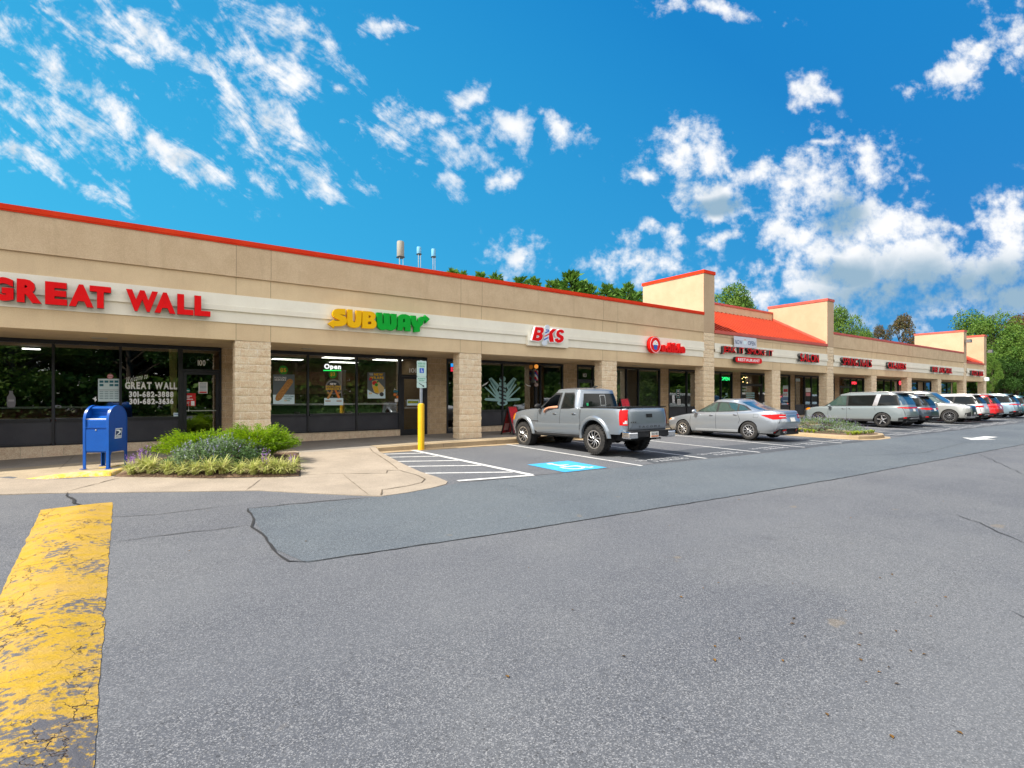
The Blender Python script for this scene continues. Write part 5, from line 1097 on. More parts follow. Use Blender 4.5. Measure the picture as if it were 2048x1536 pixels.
        # greenhouse
        g = P['g']; mb = MB(); ts = [0, .06, .14, .24, .34, .44, .54, .64, .74, .82, .88] ; N_ = 28; loops = []
        def gloop(t, ins, zz):
            f, r = s.gf(min(t, 1)), s.gr(min(t, 1)); c_, a = (f+r)/2, (f-r)/2 - ins*.6; w = s.gw(min(t, 1)) - ins; out = []
            qm2 = .86; rm2 = (1 - qm2**s.gn) ** (1/s.gn)
            pts = [(q*qm2, 1, 0) for q in [i/N_ for i in range(-N_, N_+1)]] + [(0, math.cos(math.pi*i/10)*rm2, 1) for i in range(1, 10)] + [(q*qm2, -1, 0) for q in [i/N_ for i in range(N_, -N_-1, -1)]] + [(0, -math.cos(math.pi*i/10)*rm2, -1) for i in range(1, 10)]
            for q, y, e_ in pts:
                if e_: x = c_ + (a if e_ > 0 else -a) * (1 - abs(y)**s.gn) ** (1/s.gn); yy = y * w
                else: x = c_ + a*q; yy = y * w * (1 - abs(q)**s.gn) ** (1/s.gn)
                zb = s.zb(x); zr = s.gz(x); out.append((x, yy, (zb + (zr - zb) * t) if zz is None else zr - zz + .04 * (1 - (yy/w)**2) * 0))
            return out
        for t in ts: loops.append(gloop(t, 0, None))
        loops.append(gloop(.91, 0, None))
        H = .12 * .5
        for al in (15, 30, 45, 60, 75, 88):
            hh = .045; loops.append(gloop(.91 + .09*(1 - math.cos(R(al))), .03 * (1 - math.cos(R(al))), hh * (1 - math.sin(R(al)))))
        mb.grid(loops, closed=True); lp = loops[-1]; n2 = len(lp)
        NN = 2*N_+1; A = lp[:NN]; Fr = lp[NN:NN+9]; B = lp[NN+9:NN+9+NN][::-1]; Re = lp[NN+9+NN:][::-1]
        cap = [[A[0]] + Re + [B[0]]]
        for l_, r_ in zip(A[1:-1], B[1:-1]): cap.append([(l_[0], l_[1] + (r_[1]-l_[1])*u, l_[2] + .045 * (1 - (2*u-1)**2) ** .8) for u in [i/10 for i in range(11)]])
        cap.append([A[-1]] + Fr + [B[-1]]); mb.grid(cap)
        me = mb.mesh('cabin_shell', mat, 38)
        import bmesh
        bm = bmesh.new(); bm.from_mesh(me); bmesh.ops.remove_doubles(bm, verts=bm.verts, dist=.0005); bmesh.ops.recalc_face_normals(bm, faces=bm.faces)
        for hp, sgn in holes:
            kill = [f for f in bm.faces if f.calc_center_median().y * sgn > .3 and inside((f.calc_center_median().x, f.calc_center_median().z), hp)]
            bmesh.ops.delete(bm, geom=kill, context='FACES')
        bm.to_mesh(me); bm.free(); link_mesh(me, 'cabin_shell', parent); return bd
    def patch(s, poly, where, mat, name, parent, off=.006, holes=(), both=False, step=.09):
        """thin panel wrapped on a body surface. where: side / gside / front / rear / gfront / grear"""
        out = []
        for sg in ((1, -1) if both else (1,)):
            if where in ('side', 'gside'): fn = lambda a, b, sg=sg: (a, sg * ((s.sidey if where == 'side' else s.gside)(a, b) + off), b)
            elif where in ('sideR', 'gsideR'): fn = lambda a, b: (a, -((s.sidey if where == 'sideR' else s.gside)(a, b) + off), b)
            elif where == 'front': fn = lambda a, b, sg=sg: (s.endx(a, b, True) + off, a*sg, b)
            elif where == 'rear': fn = lambda a, b, sg=sg: (s.endx(a, b, False) - off, a*sg, b)
            elif where == 'gfront': fn = lambda a, b: (s.gend(a, b, True) + off, a, b)
            else: fn = lambda a, b: (s.gend(a, b, False) - off, a, b)
            P_ = dens_poly(poly, step); vs, fs = cdt(P_, [dens_poly(h, step) for h in holes], step)
            mb = MB(); mb.add([fn(a, b) for a, b in vs], fs); n_ = len(P_)
            o = mb.build(name, mat, parent, smooth=60, fixn=False)
            # face outwards
            me = o.data; cx = sum((v.co for v in me.vertices), Vector()) / len(me.vertices); nr = sum((p.normal * p.area for p in me.polygons), Vector())
            ref = Vector((0, cx.y, 0)) if 'side' in where else Vector((1 if 'front' in where else -1, 0, 0))
            if nr.dot(ref) < 0: me.flip_normals()
            out.append(o)
        return out[0]
    def line(s, pts, where, parent, w=.012, off=.003, both=True, mat=None, name='door_gap'):
        for sg in ((1, -1) if both else (1,)):
            f = (lambda a, b: Vector((a, sg * (s.sidey(a, b) + off), b))) if where == 'side' else ((lambda a, b: Vector((s.endx(a, b, False) - off, a * sg, b))) if where == 'rear' else (lambda a, b: Vector((s.gend(a, b, False) - off, a * sg, b))))
            Q = []
            for a, b in zip(pts, pts[1:]):
                n_ = max(1, int(math.dist(a, b) / .08)); Q += [(a[0] + (b[0]-a[0])*k/n_, a[1] + (b[1]-a[1])*k/n_) for k in range(n_)]
            Q.append(pts[-1]); rows = []
            for i, p in enumerate(Q):
                a, b = Q[max(0, i-1)], Q[min(len(Q)-1, i+1)]; L = math.dist(a, b) or 1; nx, ny = -(b[1]-a[1])/L*w/2, (b[0]-a[0])/L*w/2; rows.append([tuple(f(p[0]+nx, p[1]+ny)), tuple(f(p[0]-nx, p[1]-ny))])
            mb = MB(); mb.grid(rows); mb.build(name, mat or SEAM, parent)
def wheel(parent, x, y, r_, w, rim_r, style, sgn, tread=0, turn=0):
    M = Matrix.Translation((x, y, r_)) @ Matrix.Rotation(R(turn), 4, 'Z')
    fn = lambda a, b, h: tuple(M @ Vector((a, sgn * h, b)))     # axis along y, +h outward
    mb = MB(); sr = .035; prof = [(rim_r, -w), (rim_r + .02, -w - .012), (r_ - sr*2, -w - .016), (r_ - sr*.6, -w + .004), (r_, -w + .03), (r_, -w*.5), (r_, -.012), (r_ - sr*.5, .0), (r_ - sr*1.8, .012), (rim_r + .03, .012), (rim_r, .0), (rim_r - .008, -.02)]
    mb.lathe(prof, 48, fn)
    if tread:
        for k in range(30):
            for (h0, h1, ph) in ((-.045, .006, 0), (-w*.5, -.06, .5), (-w - .004, -w*.55, 0)):
                a0 = 2*math.pi*(k + ph)/30; a1 = a0 + 2*math.pi/30*.62; ro, ri = r_ + .011, r_ - .03
                v = [(rr_*math.cos(a), rr_*math.sin(a), h) for h in (h0, h1) for rr_, a in ((ri, a0), (ro, a0), (ro, a1), (ri, a1))]
                mb.add([fn(*p) for p in v], [(0,1,2,3), (7,6,5,4), (0,4,5,1), (1,5,6,2), (2,6,7,3)])
    wh = mb.build('wheel', TYRE, parent, smooth=40)
    base, face = (DARKA, ALLOY)
    mb = MB(); mb.lathe([(0, -.07), (rim_r * .93, -.075), (rim_r * .95, -.02), (rim_r - .003, -.002), (rim_r - .02, .006), (rim_r - .035, -.01), (rim_r*.88, -.06)], 40, fn, 0)
    ns, wd, tw, col2, lip = style
    if lip: mb.lathe([(rim_r - .036, .0055), (rim_r - .004, .0075)], 40, fn, 1)
    for k in range(ns):
        a = 2*math.pi*k/ns + .2
        for (r0, r1, w0, w1, h0, h1) in ((rim_r*.12, rim_r*.93, wd*1.15, wd, .004, -.004),):
            prev = None; sec = []
            for i in range(5):
                t = i/4; rr_ = r0 + (r1-r0)*t; aa = a + tw*t*t; ww = (w0 + (w1-w0)*t)/2; hh = h0 + (h1-h0)*t - .012*math.sin(t*math.pi)
                ca_, sa_ = math.cos(aa), math.sin(aa)
                for q, h in ((-ww, hh), (-ww*.55, hh + .006), (ww*.55, hh + .006), (ww, hh), (ww, hh - .03), (-ww, hh - .03)): sec.append((rr_*ca_ - q*sa_, rr_*sa_ + q*ca_, h))
            b0 = [fn(*p) for p in sec]; fs = []
            for i in range(4):
                for j in range(6): fs.append((i*6+j, i*6+(j+1)%6, (i+1)*6+(j+1)%6, (i+1)*6+j))
            # machined top faces vs dark sides
            bidx = len(mb.v); mb.v += b0
            for fi, f in enumerate(fs): mb.f.append(tuple(q + bidx for q in f)); mb.mi.append(col2 if (fi % 6) in ((1,) if col2 == 1 and lip != 2 else (0,1,2)) else 0)
    mb.lathe([(0, .012), (rim_r*.13, .010), (rim_r*.16, .0), (rim_r*.16, -.03)], 16, fn, 0)
    mb.build('rim', [base, face], wh, smooth=30, fixn=True)
def common(c, e, mats, wheels, mirror=None, handles=(), plate=None):
    P = c.P; cx0, cx1 = P['arches'][0][0], P['arches'][1][0]
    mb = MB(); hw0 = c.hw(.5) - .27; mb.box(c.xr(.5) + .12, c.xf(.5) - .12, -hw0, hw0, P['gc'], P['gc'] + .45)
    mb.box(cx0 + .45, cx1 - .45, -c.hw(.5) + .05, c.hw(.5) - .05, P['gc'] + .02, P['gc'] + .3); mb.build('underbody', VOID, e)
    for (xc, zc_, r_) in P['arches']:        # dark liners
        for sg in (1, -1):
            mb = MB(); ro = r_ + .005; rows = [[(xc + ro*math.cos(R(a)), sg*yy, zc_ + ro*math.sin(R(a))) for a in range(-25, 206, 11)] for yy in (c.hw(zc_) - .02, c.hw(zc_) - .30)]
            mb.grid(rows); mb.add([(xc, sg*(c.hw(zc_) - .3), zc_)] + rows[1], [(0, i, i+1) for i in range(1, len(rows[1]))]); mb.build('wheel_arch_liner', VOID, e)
    for (x, tr, r_, w, rim, st, td) in wheels:
        for sg in (1, -1): wheel(e, x, sg*tr, r_, w, rim, st, sg, td)
    for (x, z) in handles:
        for sg in (1, -1):
            y = c.sidey(x, z); mb = MB(); mb.tube([(x - .085, sg*(y - .005), z), (x - .06, sg*(y + .03), z), (x + .06, sg*(y + .03), z), (x + .085, sg*(y - .005), z)], [.008, .013, .013, .008], 8); mb.build('door_handle', mats[1], e, smooth=50)
    if mirror:
        x, z = mirror
        for sg in (1, -1):
            y = c.sidey(x, min(z, c.T(x) - .05)) - .02; M = Matrix.Translation((x, sg*(y + .13), z + .05)); mb = MB()
            mb.lathe([(.085*math.sin(R(a))*1.0, .12*math.cos(R(a))) for a in range(0, 181, 20)], 12, lambda p, q, h, M=M: tuple(M @ Vector((p*.95, h, q*.95)))); mb.tube([(x, sg*(y - .02), z - .02), (x, sg*(y + .08), z + .02)], .025, 8)
            mb.build('wing_mirror', mats[2] if len(mats) > 2 else mats[0], e, smooth=60)
def place(e, X_, Yc, nose_out=False, zoff=0):
    """local +x forward; nose towards the shops unless nose_out"""
    e.location = (X_, Yc, zg(Yc) + zoff); e.rotation_euler = (0, math.atan(.016) if not nose_out else -math.atan(.016), R(-90) if nose_out else R(90))
def textpatch(c, s, y0, y1, z0, z1, mat, e, name='badge', off=.008, bold=.02, gap=.2):
    mb = MB()
    for g in fit(glyphs(s, bold, gap), 0, 1, 0, 1): put_glyph(mb, g, lambda u, v, w: (c.endx(y0 + (y1-y0)*u, z0 + (z1-z0)*v, False) - off - w, y0 + (y1-y0)*u, z0 + (z1-z0)*v), 0, .006)
    mb.build(name, mat, e, fixn=True)

# ---------------- lifted grey pickup
TG = paint('silver_grey_metallic', (.25, .285, .325), .6, .30)
lift = .10; zc0 = .40
P = dict(front=[(.45, 2.42), (.6, 2.56), (.8, 2.60), (1.0, 2.55), (1.12, 2.44), (1.25, 2.3)], rear=[(.5, -2.40), (.62, -2.52), (.8, -2.56), (1.0, -2.55), (1.2, -2.53), (1.3, -2.50)],
 half=[(.45, .87), (.55, .905), (.75, .925), (.88, .935), (1.02, .925), (1.16, .90), (1.26, .875)], top=[(-2.6, 1.245), (-.9, 1.25), (.6, 1.255), (.95, 1.25), (1.3, 1.235), (1.9, 1.20), (2.3, 1.13), (2.6, .98)],
 sill=lambda x: .50 if -1.1 < x < 1.2 else .56, arches=[(-1.42, .45, .49), (1.80, .45, .48)], bump=(.62, .55), gc=.38, n=9, rt=.045,
 g=dict(front=[(0, 1.22), (.3, .98), (.6, .70), (.85, .48), (1, .36)], rear=[(0, -.80), (.5, -.765), (1, -.70)], half=[(0, .885), (.15, .865), (.5, .80), (.85, .725), (1, .68)], roof=[(-1, 1.735), (-.5, 1.785), (0, 1.81), (.45, 1.80), (.9, 1.74), (1.3, 1.66)], n=7))
c = Car(P)
truck = empty('pickup_truck', (0,0,0), 0, 'lifted silver grey crew cab pickup parked nose-in beside the blue accessible bay', 'pickup truck')
fwin = [(.10, 1.235), (.95, 1.235), (.60, 1.56), (.36, 1.66), (.06, 1.68)]
bd = c.body(TG, truck, holes=[([(.09, 1.23), (.93, 1.23), (.60, 1.565), (.36, 1.675), (.055, 1.685)], 1)])
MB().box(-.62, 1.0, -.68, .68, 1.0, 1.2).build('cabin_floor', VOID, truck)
for (x, y) in ((.0, .38), (.0, -.38)):
    m_ = MB(); m_.box(x - .28, x - .12, y - .24, y + .24, 1.0, 1.42); m_.box(x - .26, x - .14, y - .13, y + .13, 1.42, 1.62); m_.build('front_seat', pmat('seat_cloth', (.03, .03, .032), .9), truck, smooth=30)
# glass
c.patch([(.08, 1.222), (.97, 1.222), (.62, 1.575), (.37, 1.69), (.04, 1.70)], 'gside', PLAS, 'window_trim', truck, .004, holes=[[(.15, 1.262), (.85, 1.262), (.565, 1.535), (.35, 1.638), (.12, 1.648)]], step=.06)
c.patch([(.10, 1.235), (.95, 1.235), (.61, 1.565), (.36, 1.675), (.06, 1.685)], 'gsideR', CARGL, 'side_window', truck, .006)
c.patch([(-.60, 1.222), (-.02, 1.222), (-.05, 1.70), (-.46, 1.695), (-.52, 1.60)], 'gside', PLAS, 'window_trim', truck, .004, both=True)
c.patch([(-.56, 1.25), (-.06, 1.25), (-.09, 1.665), (-.43, 1.66), (-.49, 1.58)], 'gside', CARGL, 'side_window', truck, .008, both=True)
c.patch([(-.70, 1.28), (.70, 1.28), (.60, 1.66), (-.60, 1.66)], 'grear', CARGL, 'rear_window', truck, .006)
c.patch([(-.20, 1.31), (.02, 1.31), (.02, 1.62), (-.20, 1.62)], 'grear', STEEL, 'slider_frame', truck, .010, holes=[[(-.185, 1.325), (.005, 1.325), (.005, 1.605), (-.185, 1.605)]])
c.patch([(-.78, 1.26), (.78, 1.26), (.60, 1.70), (-.60, 1.70)], 'gfront', CARGL, 'windscreen', truck, .006)
# bed: dark rails and a flat sheet whose dark colour gives the recess look
mb = MB(); mb.box(-2.40, -.86, -.79, .79, 1.263, 1.272); mb.build('bed_recess_stand_in', mottled('dark_bed_sheet', (.02, .021, .024), (.03, .03, .033), 5, .7, 90, .2, .3), truck)
for sg in (-1, 1): MB().box(-2.36, -.84, sg*.825 - .04, sg*.825 + .04, 1.252, 1.282).build('bed_rail', PLAS, truck)
MB().box(-2.50, -2.42, -.76, .76, 1.262, 1.285).build('tailgate_cap', PLAS, truck)
# flares
for (xc, zc_, r_) in P['arches']:
    for sg in (1, -1):
        rows = []
        for a in range(-4, 185, 8):
            row = []
            for (dr, dy) in ((-.012, -.05), (-.012, .035), (.015, .055), (.07, .045), (.105, .0)):
                rr_ = r_ + dr; x = xc + rr_*math.cos(R(a)); z = zc_ + rr_*math.sin(R(a)); row.append((x, sg*(c.sidey(x, max(z, .5)) + dy), z))
            rows.append(row)
        mb = MB(); mb.grid(rows); mb.build('fender_flare', TG, truck, smooth=50)
FW = (8, .05, .5, 1, 0)
common(c, truck, (TG, CHRM, PLAS), [(-1.42, .80 + .11, .395, .27, .262, (10, .026, .45, 1, 2), 1), (1.80, .80 + .11, .395, .27, .262, (10, .026, .45, 1, 2), 1)], (.92, 1.25), [(.22, 1.09), (-.62, 1.09)])
c.line([(1.02, .62), (1.04, .8), (1.02, 1.20)], 'side', truck); c.line([(-.02, .56), (-.02, 1.22)], 'side', truck); c.line([(-.86, .95), (-.84, 1.22)], 'side', truck); c.line([(-.9, .56), (-.88, 1.21)], 'side', truck, w=.014)
# lower door pressing catches the light
for sg in (1, -1):
    mb = MB(); rows = [[(x, sg*(c.sidey(x, .74) + d), z) for x in [-.86 + i*.2 for i in range(11)]] for z, d in ((.80, .004), (.77, .018), (.58, .012), (.54, -.01))]; mb.grid(rows); mb.build('rocker_panel', TG, truck, smooth=40)
for sg in (1, -1): mb = MB(); mb.box(-1.0, 1.28, sg*.87 - .03, sg*.87 + .03, .44, .50); mb.build('side_sill', PLAS, truck)
# tail lamps wrap the corner
for sg in (1, -1):
    c.patch([(-2.50, .86), (-2.32, .90), (-2.30, 1.16), (-2.49, 1.20)], 'side' if sg > 0 else 'sideR', TAIL, 'tail_lamp', truck, .012)
    mb = MB(); rows = [[(c.endx(f_*c.hw(z), z, False) - .012, sg*f_*c.hw(z), z) for f_ in (.83, .86, .89, .92, .945)] for z in [.80 + i*.05 for i in range(9)]]; mb.grid(rows); tl = mb.build('tail_lamp', TAIL, truck, smooth=50)
    mb = MB(); rows = [[(c.endx(f_*c.hw(z), z, False) - .016, sg*f_*c.hw(z), z) for f_ in (.84, .875, .91)] for z in (.84, .88, .92)]; mb.grid(rows); mb.build('reverse_lens', LENS, tl)
c.line([(-.75, .66), (-.75, 1.21)], 'rear', truck, both=True); c.line([(-.75, .675), (.75, .675)], 'rear', truck, both=False)
c.patch([(-.70, .69), (.70, .69), (.62, .82), (.35, .86), (-.35, .86), (-.62, .82)], 'rear', TG, 'tailgate_pressing', truck, .010)
textpatch(c, 'TACOMA', .42, -.42, .735, .785, pmat('dark_letter_inlay', (.05, .055, .065), .5), truck, 'tailgate_lettering', .012, .0, .5)
textpatch(c, '4X4', .70, .52, .86, .90, SEAM, truck, 'badge', .006, .03)
c.patch([(-.12, .995), (.12, .995), (.12, 1.09), (-.12, 1.09)], 'rear', PLAS, 'tailgate_handle', truck, .012)
c.patch([(-.085, 1.02), (.085, 1.02), (.07, 1.07), (-.07, 1.07)], 'rear', DARKA, 'badge', truck, .018)
mb = MB()
for sg in (1, -1): mb.box(-2.70, -2.42, sg*.91 - (.0 if sg < 0 else .33), sg*.91 + (.33 if sg < 0 else .0), .46, .64)
bo = mb.build('rear_bumper', CHRM, truck); bm_ = bo.modifiers.new('b', 'BEVEL'); bm_.width = .04; bm_.segments = 3
mb = MB(); mb.box(-2.70, -2.44, -.60, .60, .50, .62); mb.box(-2.71, -2.50, -.86, .86, .625, .655); bo = mb.build('bumper_step', PLAS, truck)
MB().box(-2.735, -2.722, -.155, .155, .475, .625).build('licence_plate', PLATE, truck); MB().box(-2.74, -2.7355, -.14, .14, .495, .525).build('plate_band', ORNG, truck)
mb = MB()
for g in fit(glyphs('7DX 4192', .02), .13, -.13, .54, .60): put_glyph(mb, g, lambda u, v, w: (-2.7365 - w, u, v), 0, .001)
mb.build('plate_lettering', INK, truck)
mb = MB(); mb.tube([(-1.42, -.8, .40), (-1.42, .8, .40)], .05, 10); mb.lathe([(.0, -.16), (.12, -.1), (.15, 0), (.12, .1), (0, .16)], 14, lambda x, y, h: (-1.42 + x, h, .40 + y)); mb.tube([(-2.3, .45, .46), (-.9, .45, .42)], .04, 8); mb.tube([(-2.3, -.45, .46), (-.9, -.45, .42)], .04, 8); mb.build('rear_axle', VOID, truck, smooth=50)
mb = MB(); mb.tube([(-.9, -.5, .42), (-2.0, -.55, .44), (-2.35, -.72, .40)], .03, 8); mb.build('exhaust', STEEL, truck, smooth=50)
c.patch([(2.30, .86), (2.52, .88), (2.48, 1.06), (2.25, 1.08)], 'side', AMB, 'headlamp', truck, .008, both=True)
mb = MB(); mb.tube([(-.45, .0, 1.82), (-.58, 0, 1.87), (-.66, 0, 1.865)], [.035, .03, .012], 8); mb.build('roof_antenna', PLAS, truck, smooth=60)
c.patch([(-.80, 1.22), (-.775, 1.22), (-.775, 1.245), (-.80, 1.245)], 'side', PLAS, 'badge', truck, .004); c.patch([(.98, .84), (1.30, .84), (1.30, .862), (.98, .862)], 'side', SEAM, 'door_badge', truck, .006, both=True)
c.patch([(.50, 1.31), (.57, 1.31), (.57, 1.39), (.50, 1.39)], 'grear', pmat('green_sticker', (.01, .35, .12), .5), 'window_sticker', truck, .010)
place(truck, 10.92, 11.70)
# ---------------- silver sedan
SG_ = paint('silver_metallic', (.33, .365, .41), .6, .28)
P = dict(front=[(.25, 2.30), (.45, 2.42), (.6, 2.42), (.72, 2.34), (.85, 2.2)], rear=[(.28, -2.30), (.42, -2.45), (.60, -2.50), (.8, -2.45), (.95, -2.42), (1.1, -2.36)],
 half=[(.2, .84), (.35, .885), (.55, .91), (.72, .915), (.86, .895), (1.0, .86)], top=[(-2.6, 1.02), (-2.1, 1.055), (-1.5, 1.03), (-.5, .975), (.6, .945), (1.1, .93), (1.6, .89), (2.1, .79), (2.5, .66)],
 sill=.245, arches=[(-1.34, .33, .365), (1.48, .33, .365)], bump=(.30, .22), gc=.19, n=5.5, rt=.07,
 g=dict(front=[(0, 1.30), (.3, .98), (.6, .62), (.85, .32), (1, .12)], rear=[(0, -1.95), (.3, -1.62), (.6, -1.25), (.85, -.98), (1, -.82)], half=[(0, .845), (.2, .81), (.5, .735), (.85, .645), (1, .60)], roof=[(-2.2, 1.36), (-1.2, 1.42), (-.5, 1.455), (0, 1.46), (.5, 1.44), (1.3, 1.36)], n=4.5))
def sedan(name, label, paint_, P, X_, Yc, group=None, out=False, gl=CARGL2):
    c = Car(P); e = empty(name, (0,0,0), 0, label, 'car', group); c.body(paint_, e)
    sw = [(-1.42, 1.055), (-1.10, 1.24), (-.70, 1.345), (-.1, 1.385), (.28, 1.355), (.72, 1.17), (1.05, 1.0), (.4, .985), (-.6, 1.01)]
    c.patch(sw, 'gside', PLAS, 'window_trim', e, .004, both=True, step=.06)
    c.patch([(-1.30, 1.07), (-1.06, 1.215), (-.90, 1.268), (-.93, 1.05)], 'gside', gl, 'quarter_window', e, .008, both=True, step=.05)
    c.patch([(-.86, 1.045), (-.83, 1.285), (-.66, 1.325), (-.09, 1.36), (-.09, 1.015)], 'gside', gl, 'side_window', e, .008, both=True, step=.06)
    c.patch([(.00, 1.01), (.0, 1.36), (.26, 1.335), (.68, 1.165), (.92, 1.02), (.4, 1.0)], 'gside', gl, 'side_window', e, .008, both=True, step=.06)
    c.patch([(-.62, 1.08), (.62, 1.08), (.54, 1.375), (-.54, 1.375)], 'grear', pmat('sky_lit_glass', (.02, .06, .11), .06, spec=.6), 'rear_window', e, .006, step=.07)
    c.patch([(-.70, 1.0), (.70, 1.0), (.56, 1.37), (-.56, 1.37)], 'gfront', CARGL, 'windscreen', e, .006, step=.07)
    common(c, e, (paint_, CHRM, paint_), [(-1.34, .895, .325, .215, .225, (10, .03, .0, 1, 2), 0), (1.48, .895, .325, .215, .225, (10, .03, .0, 1, 2), 0)], (.86, .97), [(.18, .87), (-.82, .90)])
    c.line([(1.10, .33), (1.13, .6), (1.08, .86)], 'side', e); c.line([(-.02, .28), (-.02, .94)], 'side', e); c.line([(-.95, .58), (-1.02, .72), (-.88, 1.0)], 'side', e)
    mb = MB()
    for sg in (1, -1):
        mb = MB(); mb.grid([[(x, sg*(c.sidey(x, .3) + d), z) for x in [-.92 + i*.2 for i in range(10)]] for z, d in ((.36, .002), (.33, .022), (.26, .018), (.24, -.02))]); mb.build('side_skirt', paint_, e, smooth=40)
    for w_ in ('side', 'sideR'): c.patch([(-2.46, .76), (-2.20, .74), (-1.82, .885), (-1.80, .90), (-2.40, .93)], w_, TAIL, 'tail_lamp', e, .010, step=.06)
    for sg in (1, -1):
        mb = MB(); mb.grid([[(c.endx(f_*c.hw(z), z, False) - .011, sg*f_*c.hw(z), z) for f_ in (.44, .55, .66, .77, .86, .92)] for z in (.77, .80, .83, .86, .89, .92)]); tl = mb.build('tail_lamp', TAIL, e, smooth=60)
        mb = MB(); mb.grid([[(c.endx(y, z, False) - .014, sg*y, z) for y in (.40, .5, .60, .68)] for z in (.83, .85)]); mb.build('lamp_strip', LENS, tl)
    c.patch([(-.16, .66), (.16, .66), (.16, .80), (-.16, .80)], 'rear', PLATE, 'licence_plate', e, .012); c.patch([(-.32, .845), (.32, .845), (.32, .87), (-.32, .87)], 'rear', CHRM, 'chrome_strip', e, .012)
    c.patch([(-.72, .27), (.72, .27), (.66, .40), (-.66, .40)], 'rear', PLAS, 'rear_valance', e, .008); c.line([(-.72, .60), (-.60, .96), (.60, .96), (.72, .60)], 'rear', e, both=False)
    for w_ in ('side', 'sideR'): c.patch([(-2.40, .28), (-2.15, .26), (-2.30, .38), (-2.44, .40)], w_, TAIL, 'reflector', e, .006)
    for sg in (1, -1): mb = MB(); mb.lathe([(.04, -2.47), (.045, -2.52), (.035, -2.52), (.03, -2.45)], 14, lambda x, y, h, sg=sg: (h, sg*.58 + x*1.6, .30 + y)); mb.build('exhaust_tip', CHRM, e, smooth=40)
    for w_ in ('side', 'sideR'): c.patch([(1.92, .66), (2.30, .60), (2.34, .68), (2.05, .76), (1.90, .74)], w_, LENS, 'headlamp', e, .006, step=.05); c.patch([(2.06, .69), (2.26, .64), (2.24, .70), (2.1, .73)], w_, AMB, 'marker_lamp', e, .012, step=.05)
    for w_ in ('side',): c.patch([(-1.70, .80), (-1.52, .80), (-1.52, .93), (-1.70, .93)], w_, SEAM, 'fuel_door_gap', e, .003, holes=[[(-1.692, .808), (-1.528, .808), (-1.528, .922), (-1.692, .922)]])
    c.patch([(-.55, .30), (.55, .30), (.6, .50), (-.6, .50)], 'front', PLAS, 'grille', e, .006)
    place(e, X_, Yc, out); return e
sedan('sedan', 'silver four door sedan parked nose-in, left of the planter island', SG_, P, 18.82, 11.83)
